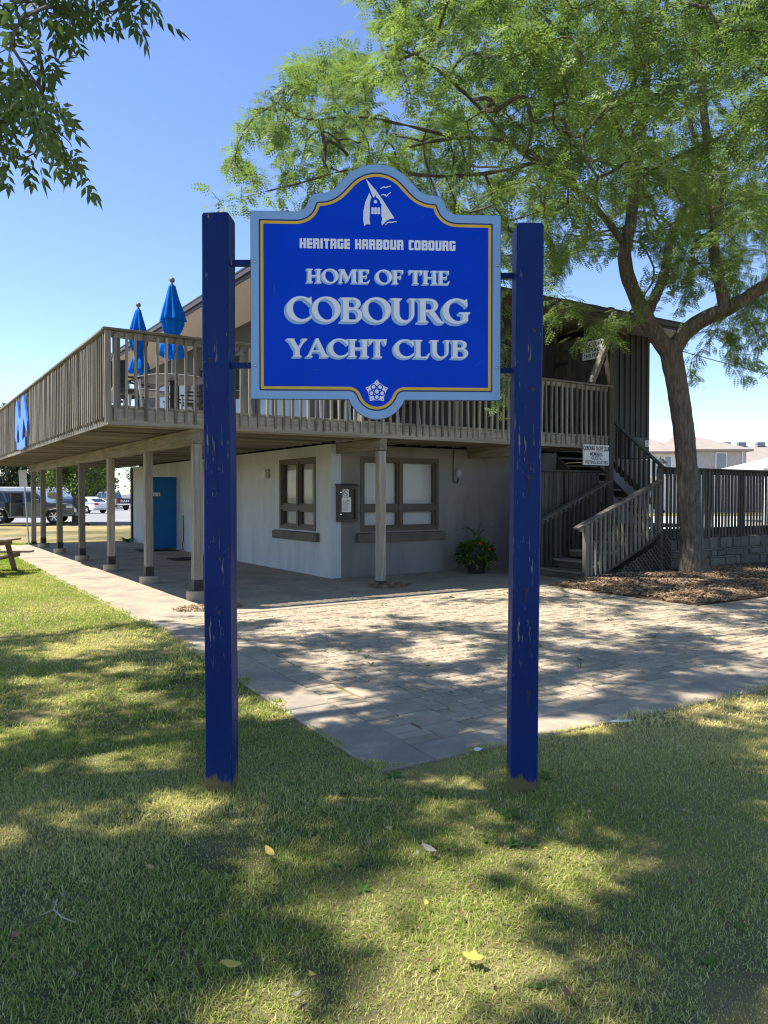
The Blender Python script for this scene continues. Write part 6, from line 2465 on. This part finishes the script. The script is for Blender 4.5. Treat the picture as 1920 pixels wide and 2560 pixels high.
# grey SUV, side on, rear door ajar
suv = tag(empty('suv', (-19.5, 41.9, 0.1), R(12)), 'dark grey sport utility vehicle parked side-on with its doors open', 'car')
SUVP = paint('suv_grey', (0.075, 0.078, 0.085))
r = .39
body = [(-2.35, .45), (-2.38, .62), (-2.33, 1.08), (-2.25, 1.12), (1.0, 1.16), (1.25, 1.14), (1.95, 1.06), (2.32, .98), (2.42, .80), (2.42, .50), (2.30, .38)]
body += arch(1.40, .47, .40)[::-1] + [(.9, .36), (-.9, .36)] + arch(-1.39, .47, .40)[::-1] + [(-2.1, .40)]
hwb = lambda x, z: .93 - .07 * max(0, (z - .9)) / .3 - (.09 if x > 2.2 or x < -2.3 else 0)
fixn(extr_profile(body, hwb).build('body', SUVP, suv, bevel=.03))
hwc = lambda x, z: .86 - .17 * (z - 1.12) / .66
cab = [(-2.26, 1.10), (-2.18, 1.45), (-2.02, 1.72), (-1.6, 1.78), (.15, 1.77), (.45, 1.70), (1.08, 1.14)]
fixn(extr_profile(cab, hwc).build('cabin', SUVP, suv, bevel=.03))
for s in (-1, 1):
    window_panel(suv, [(-2.02, 1.20), (-1.9, 1.64), (-1.26, 1.67), (-1.02, 1.2)], s, hwc)
    window_panel(suv, [(-.96, 1.2), (-1.12, 1.67), (-.22, 1.68), (-.2, 1.2)], s, hwc)
    window_panel(suv, [(-.12, 1.2), (-.14, 1.68), (.20, 1.67), (.40, 1.58), (.84, 1.2)], s, hwc)
    for x in (-1.39, 1.40):
        wheel(suv, x, s * .80, r, .25, RIM, 6)
        mb = MB()
        for k in range(10):
            t0, t1 = math.pi * k / 10, math.pi * (k + 1) / 10
            mb.add([(x + q * math.cos(t), s * yy, .40 + q * math.sin(t)) for q, t, yy in ((.47, t0, .94), (.56, t0, .955), (.56, t1, .955), (.47, t1, .94))], [(0, 1, 2, 3)])
        mb.build('wheel_arch_flare', SUVP, suv)
    part('running_board', mat('step_grey', (0.3, 0.3, 0.31), rough=.4), suv, (-.88, .88, s * .98 - .06, s * .98 + .06, .33, .40))
    mb = MB()
    mb.tube([(-1.75, s * .60, 1.80), (-1.6, s * .62, 1.85), (-.1, s * .62, 1.85), (.1, s * .60, 1.79)], .022, 8)
    mb.build('roof_rail', mat('rail_silver', (0.55, 0.55, 0.55), rough=.35, metallic=.5), suv)
    mb = MB()
    mb.cbox(.52, .68, s * .98 - .11, s * .98 + .11, 1.16, 1.33, .03)
    mb.build('mirror', SUVP, suv)
    part('headlight', LAMPW, suv, (2.02, 2.34, s * .80 - .09, s * .80 + .09, .84, .99), bevel=.02)
    part('tail_light', LAMPR, suv, (-2.37, -2.2, s * .80 - .05, s * .80 + .05, .86, 1.12))
DOORD = mat('door_opening', (0.012, 0.012, 0.014), rough=.6)
mb = MB()
mb.extrude([[(-1.02, .55), (-1.05, 1.16), (-.2, 1.18), (-.15, .45), (-.8, .45)]], lambda x, z, d: (x, -.935 - d, z), 0, .008)
mb.build('door_opening', DOORD, suv)
mb = MB()
M = Matrix.Translation((-.18, -.96, 0)) @ Matrix.Rotation(R(62), 4, 'Z')
mb.box(-.88, 0, -.03, .03, .45, 1.15, M)
dr = mb.build('door', SUVP, suv, bevel=.015)
mb = MB()
mb.box(-.82, -.04, -.015, .015, 1.16, 1.62, M)
mb.build('door_window', DKGLASS, dr)
mb = MB()
M = Matrix.Translation((.86, -.96, 0)) @ Matrix.Rotation(R(38), 4, 'Z')
mb.box(-.95, 0, -.03, .03, .45, 1.15, M)
dr = mb.build('door', SUVP, suv, bevel=.015)
part('bumper', mat('bumper_grey', (0.06, 0.06, 0.065), rough=.5), suv, (2.36, 2.48, -.78, .78, .40, .62), bevel=.03)

# dark saloon and white saloon parked beyond
def saloon(name, loc, rz, pm, label):
    t = tag(empty(name, loc, rz), label, 'car')
    b = [(-2.3, .5), (-2.32, .8), (-2.2, .98), (-1.5, 1.0), (1.0, .96), (1.9, .86), (2.28, .70), (2.3, .42), (2.1, .30)] + arch(1.38, .38, .33)[::-1] + [(.9, .26), (-.95, .26)] + arch(-1.38, .38, .33)[::-1] + [(-2.1, .32)]
    hb = lambda x, z: .91 - .06 * max(0, z - .7) / .3 - (.1 if abs(x) > 2.15 else 0)
    fixn(extr_profile(b, hb).build('body', pm, t, bevel=.03))
    hc = lambda x, z: .84 - .22 * (z - .95) / .5
    c = [(-2.1, .95), (-1.5, 1.25), (-.7, 1.44), (.0, 1.45), (.45, 1.35), (1.2, .94)]
    fixn(extr_profile(c, hc).build('cabin', pm, t, bevel=.03))
    for s in (-1, 1):
        window_panel(t, [(-1.45, 1.02), (-1.25, 1.26), (-.65, 1.37), (-.15, 1.38), (-.12, 1.02)], s, hc)
        window_panel(t, [(-.05, 1.02), (-.07, 1.38), (.38, 1.30), (.9, 1.0)], s, hc)
        for x in (-1.38, 1.38):
            wheel(t, x, s * .80, .33, .22, RIM, 5)
        part('tail_light', LAMPR, t, (-2.34, -2.15, s * .62 - .18, s * .62 + .18, .74, .90))
        part('headlight', LAMPW, t, (2.0, 2.28, s * .68 - .12, s * .68 + .12, .62, .74))
    mb = MB()
    mb.add([(-2.0, -.58, 1.02), (-2.0, .58, 1.02), (-1.48, .56, 1.275), (-1.48, -.56, 1.275)], [(0, 1, 2, 3)])
    mb.build('rear_window', DKGLASS, t)
    part('plate', WHITEP, t, (-2.36, -2.33, -.2, .2, .6, .72))
    return t
saloon('saloon_car', (-24.5, 58.6, 0.1), R(118), paint('black_paint', (0.02, 0.02, 0.022)), 'dark saloon car half hidden behind a deck post')
saloon('saloon_car', (-26.2, 66.5, 0.1), R(150), paint('white_paint_car', (0.75, 0.76, 0.78)), 'white saloon car parked in front of the grey pickup')

# grey pickup with its tail to the right
pk = tag(empty('pickup_truck', (-29.6, 82, 0.1), R(141)), 'grey pickup truck with dark red tail lamps at the far side of the car park', 'truck')
PKP = paint('pickup_grey', (0.16, 0.165, 0.175))
b = [(-2.85, .62), (-2.88, 1.22), (-1.0, 1.24), (-.95, 1.24), (1.2, 1.26), (1.5, 1.24), (2.7, 1.14), (2.9, 1.0), (2.92, .55)] + arch(1.85, .5, .45)[::-1] + [(1.2, .45), (-1.2, .45)] + arch(-1.75, .5, .45)[::-1] + [(-2.6, .5)]
fixn(extr_profile(b, lambda x, z: 1.0).build('body', PKP, pk, bevel=.03))
hc = lambda x, z: .94 - .16 * (z - 1.2) / .75
fixn(extr_profile([(-.95, 1.2), (-.85, 1.9), (-.6, 1.97), (.7, 1.97), (.9, 1.9), (1.5, 1.22)], hc).build('cabin', PKP, pk, bevel=.03))
for s in (-1, 1):
    window_panel(pk, [(-.75, 1.3), (-.68, 1.85), (.1, 1.87), (.1, 1.3)], s, hc)
    window_panel(pk, [(.2, 1.3), (.2, 1.87), (.8, 1.84), (1.25, 1.3)], s, hc)
    for x in (-1.75, 1.85):
        wheel(pk, x, s * .86, .42, .28, RIM, 5)
    part('tail_light', LAMPR, pk, (-2.93, -2.7, s * .88 - .11, s * .88 + .11, .82, 1.16))
part('bed_floor', BLACKM, pk, (-2.8, -1.0, -.85, .85, 1.241, 1.26))
part('rear_bumper', CHROME, pk, (-3.02, -2.87, -.95, .95, .55, .72), bevel=.02)
tg = part('tailgate', mat('tailgate_black', (0.03, 0.03, 0.032), rough=.3), pk, (-2.915, -2.885, -.74, .74, .74, 1.21))
text_mesh('RAM', 0.34, WHITEP, 'lettering', tg, lambda x, y, z: (-2.917 - z, -x, .86 + y), 0.008, 1.5)
part('plate', WHITEP, tg, (-2.925, -2.917, -.16, .16, .60, .72))

# white motor home behind the SUV
rv_ = tag(empty('motor_home', (-27.6, 60, 0.1), R(6)), 'white motor home behind the grey SUV', 'vehicle')
rv_.scale = (0.62, 1, 0.96)
fixn(extr_profile([(-4.2, .5), (-4.25, 2.05), (-3.9, 2.3), (3.2, 2.3), (3.9, 2.05), (4.1, 1.5), (4.3, 1.2), (4.3, .5)], lambda x, z: 1.1).build('body', mat('rv_white', (0.72, 0.73, 0.74), rough=.35, var=.03), rv_, bevel=.05))
for x0, x1 in ((-3.2, -2.2), (-1.6, -.4), (.2, 1.4), (2.2, 3.4)):
    part('window', DKGLASS, rv_, (x0, x1, -1.115, -1.098, 1.35, 1.85), bevel=.004)
part('stripe', mat('rv_stripe', (0.35, 0.36, 0.38), rough=.4), rv_, (-4.1, 4.0, -1.108, -1.099, .95, 1.1))
for x in (-2.4, 2.8):
    for s in (-1, 1):
        wheel(rv_, x, s * .95, .36, .25, RIM, 5)

# white boat hull on a trailer at the end of the car park
bo = tag(empty('trailer_boat', (-30.5, 92, 0.1), R(20)), 'white boat on a trailer beyond the pickup truck', 'boat')
mb = MB()
for i in range(9):
    s = i / 8
    w = 1.1 * math.sqrt(max(0.0, 1 - s ** 3)) + .02
    x = -3 + 7 * s
    mb.v += [(x, -w, 1.6 + .9 * s * s), (x, -w * .8, 1.0 + .7 * s * s), (x, 0, .7 + 1.2 * s ** 3), (x, w * .8, 1.0 + .7 * s * s), (x, w, 1.6 + .9 * s * s)]
for i in range(8):
    for j in range(4):
        q = i * 5 + j
        mb.f.append((q, q + 5, q + 6, q + 1))
        mb.mi.append(0)
    mb.f.append((i * 5, i * 5 + 4, i * 5 + 9, i * 5 + 5))
    mb.mi.append(0)
mb.f.append((0, 1, 2, 3, 4))
mb.mi.append(0)
fixn(mb.build('hull', mat('boat_white', (0.75, 0.75, 0.74), rough=.3), bo))
for s in (-1, 1):
    wheel(bo, -.8, s * .9, .32, .2, RIM, 5)
part('trailer', BLACKM, bo, (-3, 4.5, -.06, .06, .5, .6))

# ================================================================== FAR BUILDINGS
grey_b = tag(empty('harbour_building', (-27.0, 118, 0)), 'low grey building at the end of the car park', 'building')
part('wall', mat('grey_clad', (0.3, 0.29, 0.29), rough=.8, var=.06), grey_b, (-4.5, 4.5, 0, 6, 0, 2.6))
part('roof', mat('grey_roof', (0.26, 0.255, 0.26), rough=.8), grey_b, (-4.8, 4.8, -.3, 6.3, 2.6, 4.0))
for x in (-3, 0, 3):
    part('window', DKGLASS, grey_b, (x - .5, x + .5, -.02, .02, 1.0, 2.0))

BRICK = mat('pale_brick', (0.44, 0.40, 0.40), rough=.9, var=.12, scale=3)
STUC = mat('white_stucco', (0.66, 0.62, 0.57), rough=.9, var=.05)
BROOF = mat('brown_shingle', (0.32, 0.275, 0.235), rough=.9, var=.12, scale=1.5)
def hip(parent, x0, x1, y0, y1, z, h, over=.5, ridge=.35):
    mb = MB()
    x0, x1, y0, y1 = x0 - over, x1 + over, y0 - over, y1 + over
    ins = min(x1 - x0, y1 - y0) * ridge
    ym = (y0 + y1) / 2
    mb.add([(x0, y0, z), (x1, y0, z), (x1, y1, z), (x0, y1, z), (x0 + ins, ym, z + h), (x1 - ins, ym, z + h), (x0, y0, z - .2), (x1, y0, z - .2), (x1, y1, z - .2), (x0, y1, z - .2)],
           [(0, 1, 5, 4), (1, 2, 5), (2, 3, 4, 5), (3, 0, 4), (6, 7, 1, 0), (7, 8, 2, 1), (8, 9, 3, 2), (9, 6, 0, 3), (9, 8, 7, 6)])
    return mb.build('roof', BROOF, parent)
def far_window(parent, x, z, w, h, y, arched=False):
    mb = MB()
    mb.box(x - w / 2 - .12, x + w / 2 + .12, y - .10, y - .002, z - .12, z + h + .12)
    f = mb.build('window', mat('white_frame', (0.7, 0.7, 0.69), rough=.6), parent)
    mb = MB()
    mb.box(x - w / 2, x + w / 2, y - .13, y - .101, z, z + h)
    mb.build('pane', mat('far_pane', (0.12, 0.17, 0.21), rough=.1, spec=.8), f)
# main brick block behind the trunk
bk1 = tag(empty('brick_house', (33.8, 75, 0)), 'long grey brick block with brown hip roof behind the tree trunk', 'building')
part('wall', BRICK, bk1, (-6.5, 1.9, 0, 9, 0, 6.2))
part('band', mat('pale_band', (0.52, 0.44, 0.41), rough=.9), bk1, (-6.52, 1.92, -.06, -.003, 2.5, 3.9))
hip(bk1, -6.5, 1.9, 0, 9, 6.2, 1.55)
far_window(bk1, -.6, 3.9, .9, 1.9, 0)
for x in (-5.2, -3.6):
    far_window(bk1, x, 3.9, .9, 1.6, 0)
part('corner_pipe', WHITEP, bk1, (1.45, 1.55, -.12, -.003, 2.5, 6.0))
part('dormer_vent', WHITEP, bk1, (-3.2, -3.15, 4.4, 4.45, 7.7, 8.3))
bk2 = tag(empty('stucco_house', (26.2, 73.5, 0)), 'white stucco town house with arched windows left of the tree trunk', 'building')
part('wall', STUC, bk2, (-1.0, 2.1, 0, 8, 0, 5.9))
hip(bk2, -1.0, 2.1, 0, 8, 5.9, 1.5)
for x in (-.1, 1.2):
    far_window(bk2, x, 3.5, .55, 1.9, 0)
part('balcony_rail', WHITEP, bk2, (-4.0, -1.02, -.3, -.25, 3.9, 4.5))
part('balcony', STUC, bk2, (-4.0, -1.02, -.3, 1.4, 2.5, 3.6))
part('link_wall', BRICK, bk2, (-4.0, -1.02, 2, 8, 0, 5.4))
bk3 = tag(empty('stucco_house', (20.6, 76, 0)), 'white town house with brown hip roof beside the club house corner', 'building')
part('wall', STUC, bk3, (-1.2, 2.2, 0, 8, 0, 5.4))
hip(bk3, -3.5, 2.2, 0, 8, 5.4, 2.0)
for x in (-.4, .8):
    far_window(bk3, x, 3.1, .55, 1.8, 0)
bk4 = tag(empty('terrace_block', (42.5, 84, 0)), 'brown roofed terrace at the far right edge', 'building')
part('wall', BRICK, bk4, (-6.0, 14, 0, 9, 0, 5.2))
hip(bk4, -6.0, 14, 0, 9, 5.2, 2.2)
part('gable_trim', WHITEP, bk4, (-.2, .1, -.9, 4, 5.6, 5.8))
for x in (-4, -1, 2, 5):
    far_window(bk4, x, 3.0, .9, 1.5, 0)
for x in (-3.2, -1.4, .8, 3.2):
    part('roof_vent', mat('vent_grey', (0.2, 0.22, 0.25), rough=.5), bk4, (x, x + .9, 4.2, 4.8, 7.35, 7.85))
pv = tag(empty('pavilion', (25.2, 46.5, -0.1)), 'pavilion with pale grey hip roof and louvred cap at the right edge', 'building')
PVR = mat('pale_shingle', (0.5, 0.5, 0.5), rough=.9, var=.1, scale=2)
mb = MB()
mb.add([(-4, -4, 3.25), (4, -4, 3.25), (4, 4, 3.25), (-4, 4, 3.25), (-.9, -.9, 4.15), (.9, -.9, 4.15), (.9, .9, 4.15), (-.9, .9, 4.15), (-4, -4, 3.05), (4, -4, 3.05), (4, 4, 3.05), (-4, 4, 3.05)],
       [(0, 1, 5, 4), (1, 2, 6, 5), (2, 3, 7, 6), (3, 0, 4, 7), (4, 5, 6, 7), (8, 9, 1, 0), (9, 10, 2, 1), (10, 11, 3, 2), (11, 8, 0, 3), (11, 10, 9, 8)])
mb.build('roof', PVR, pv)
cap = part('louvre_cap', WHITEP, pv, (-.8, .8, -.8, .8, 4.16, 4.6))
for x in (-.72, -.33, .05, .42):
    part('louvre', mat('louvre_grey', (0.4, 0.4, 0.4)), cap, (x, x + .28, -.81, -.801, 4.24, 4.53))
mb = MB()
mb.add([(-1.0, -1.0, 4.601), (1.0, -1.0, 4.601), (1.0, 1.0, 4.601), (-1.0, 1.0, 4.601), (0, 0, 4.95)], [(0, 1, 4), (1, 2, 4), (2, 3, 4), (3, 0, 4), (3, 2, 1, 0)])
mb.build('cap_roof', PVR, pv)
for x in (-3.7, 3.7):
    for y in (-3.7, 3.7):
        part('column', WHITEP, pv, (x - .1, x + .1, y - .1, y + .1, 0, 3.05))
# street lantern
lp = tag(empty('street_lantern', (12.0, 33.0, 0)), 'black lantern lamp post showing above the fence', 'lamp')
mb = MB()
mb.tube([(0, 0, 0), (0, 0, 2.7)], .05, 10)
mb.build('pole', BLACKM, lp)
mb = MB()
mb.lathe([(.1, 2.7), (.16, 2.76), (.2, 3.0), (.001, 3.0)], 8)
mb.build('lantern_glass', mat('lantern_glass', (0.5, 0.5, 0.48), rough=.2), lp)
mb = MB()
mb.lathe([(.32, 3.0), (.30, 3.03), (.12, 3.2), (.03, 3.24), (.02, 3.32), (.001, 3.33)], 8)
mb.build('lantern_hood', BLACKM, lp)

# ================================================================== BACKGROUND TREES
def bg_tree(name, loc, h, cr, cz, cv, n, m, label, leaf=.18, group=None, kind='round', seed=1, trunk_r=.14):
    t = tag(empty(name, loc), label, 'tree', group)
    r_ = np.random.default_rng(seed)
    mb = MB()
    mb.tube([(0, 0, -.05), (0.03, 0, cz * .5), (0, .04, cz), (0, 0, cz + cv * .7)], [trunk_r * 1.25, trunk_r, trunk_r * .8, trunk_r * .25], 9)
    for k in range(9):
        a = r_.uniform(0, 6.28)
        z = cz + r_.uniform(-.5, .5) * cv
        q = np.array([math.cos(a) * cr * .7, math.sin(a) * cr * .7, z + cv * .3])
        mb.tube([(0, 0, z - .1 * cv), tuple(q * np.array([.5, .5, 1]) - np.array([0, 0, .05 * cv])), tuple(q)], [trunk_r * .4, trunk_r * .25, trunk_r * .08], 5)
    mb.build('trunk', BARK, t)
    nc = 46 if kind == 'round' else 70
    if kind == 'round':
        c = r_.normal(0, 1, (nc, 3))
        c /= np.linalg.norm(c, axis=1, keepdims=True)
        c *= (r_.random(nc) ** .4)[:, None] * np.array([cr, cr, cv])
        c[:, 2] += cz
        cs = np.full(nc, cr * .30)
    else:
        z = r_.random(nc) ** 1.2
        a = r_.uniform(0, 6.28, nc)
        rr = cr * (1 - z) * r_.uniform(.5, 1.05, nc)
        c = np.stack([rr * np.cos(a), rr * np.sin(a), cz - cv + 2 * cv * z], 1)
        cs = cr * (.14 + .18 * (1 - z))
    i = r_.integers(0, nc, n)
    d = r_.normal(0, 1, (n, 3))
    p = c[i] + d * cs[i][:, None] * np.array([1, 1, .7]) * .6
    tv = np.array([(0, 0, 0), (.5, .24, .05), (1, 0, -.08), (.5, -.24, .05)]) * leaf
    V, F = scatter(tv, np.array([(0, 1, 2, 3)]), p, frames(r_.normal(0, 1, (n, 3)) + np.array([0, 0, -.2])), r_.uniform(.6, 1.4, n))
    cb = r_.random(nc)
    np_mesh('crown', V, F, m, t, np.repeat(np.clip(cb[i] * .6 + r_.random(n) * .4, 0, 1), 4))
    return t
PINE = leaf_mat('pine_needles', (0.075, 0.10, 0.05), (0.18, 0.20, 0.10), transl=.2)
MAPLE = leaf_mat('maple_leaf', (0.055, 0.11, 0.028), (0.14, 0.21, 0.05), transl=.35)
WILLOW = leaf_mat('willow_leaf', (0.16, 0.21, 0.13), (0.30, 0.36, 0.24), transl=.3)
SHRUB = leaf_mat('shrub_leaf', (0.16, 0.17, 0.045), (0.32, 0.30, 0.10), transl=.3)
bg_tree('young_maple', (-17.3, 42.6, 0), 6, 2.0, 3.35, 1.9, 6500, MAPLE, 'young leafy tree beside the SUV with a mulch ring', .20, seed=2, trunk_r=.16)
pines = [(-47, 95, 13), (-42.5, 97, 12), (-39, 93, 13.5), (-36.5, 96, 10), (-52, 92, 14), (-44, 104, 15)]
for i, (x, y, h) in enumerate(pines):
    bg_tree('pine_tree', (x, y, 0), h, 3.4, h * .52, h * .46, 9000, PINE, 'tall pine, number %d from the left in the row beyond the car park' % (i + 1), .5, 'pines beyond the car park', 'cone', 10 + i, .2)
names = ['leftmost pine in the row beyond the car park', 'second pine from the left beyond the car park', 'tallest front pine of the row, over the motor home', 'last pine on the right of the row by the maple',
         'pine at the very left edge of the picture', 'pine standing behind the others in the row']
for o, lab in zip([o for o in bpy.data.objects if o.name.startswith('pine_tree')], names):
    o['label'] = lab
bg_tree('willow_tree', (-31.5, 100, 0), 9, 2.3, 4.6, 4.2, 4200, WILLOW, 'pale feathery willow beyond the white boat', .32, seed=31)
bg_tree('round_shrub', (-29.3, 108, 0), 4, 1.6, 2.3, 1.5, 1500, SHRUB, 'yellowish shrub beside the low grey building', .3, seed=32, trunk_r=.08)
def ring_pt(r_):
    t, r = r_.uniform(0, 6.28), math.sqrt(r_.random())
    return (-17.6 + 1.4 * r * math.cos(t), 42.2 + .9 * r * math.sin(t), .02 + .12 * (1 - r))
mulch('bark_chips', 420, ring_pt, 'mulch ring at the foot of the young tree by the SUV', 44, .16)
# small plants at the foot of the far corner of the side wall
weed(*W(-.25, 13.9).xy, 22, .4, .045, 'wall_plant', 'leafy plant at the far foot of the pale side wall', 'plant')
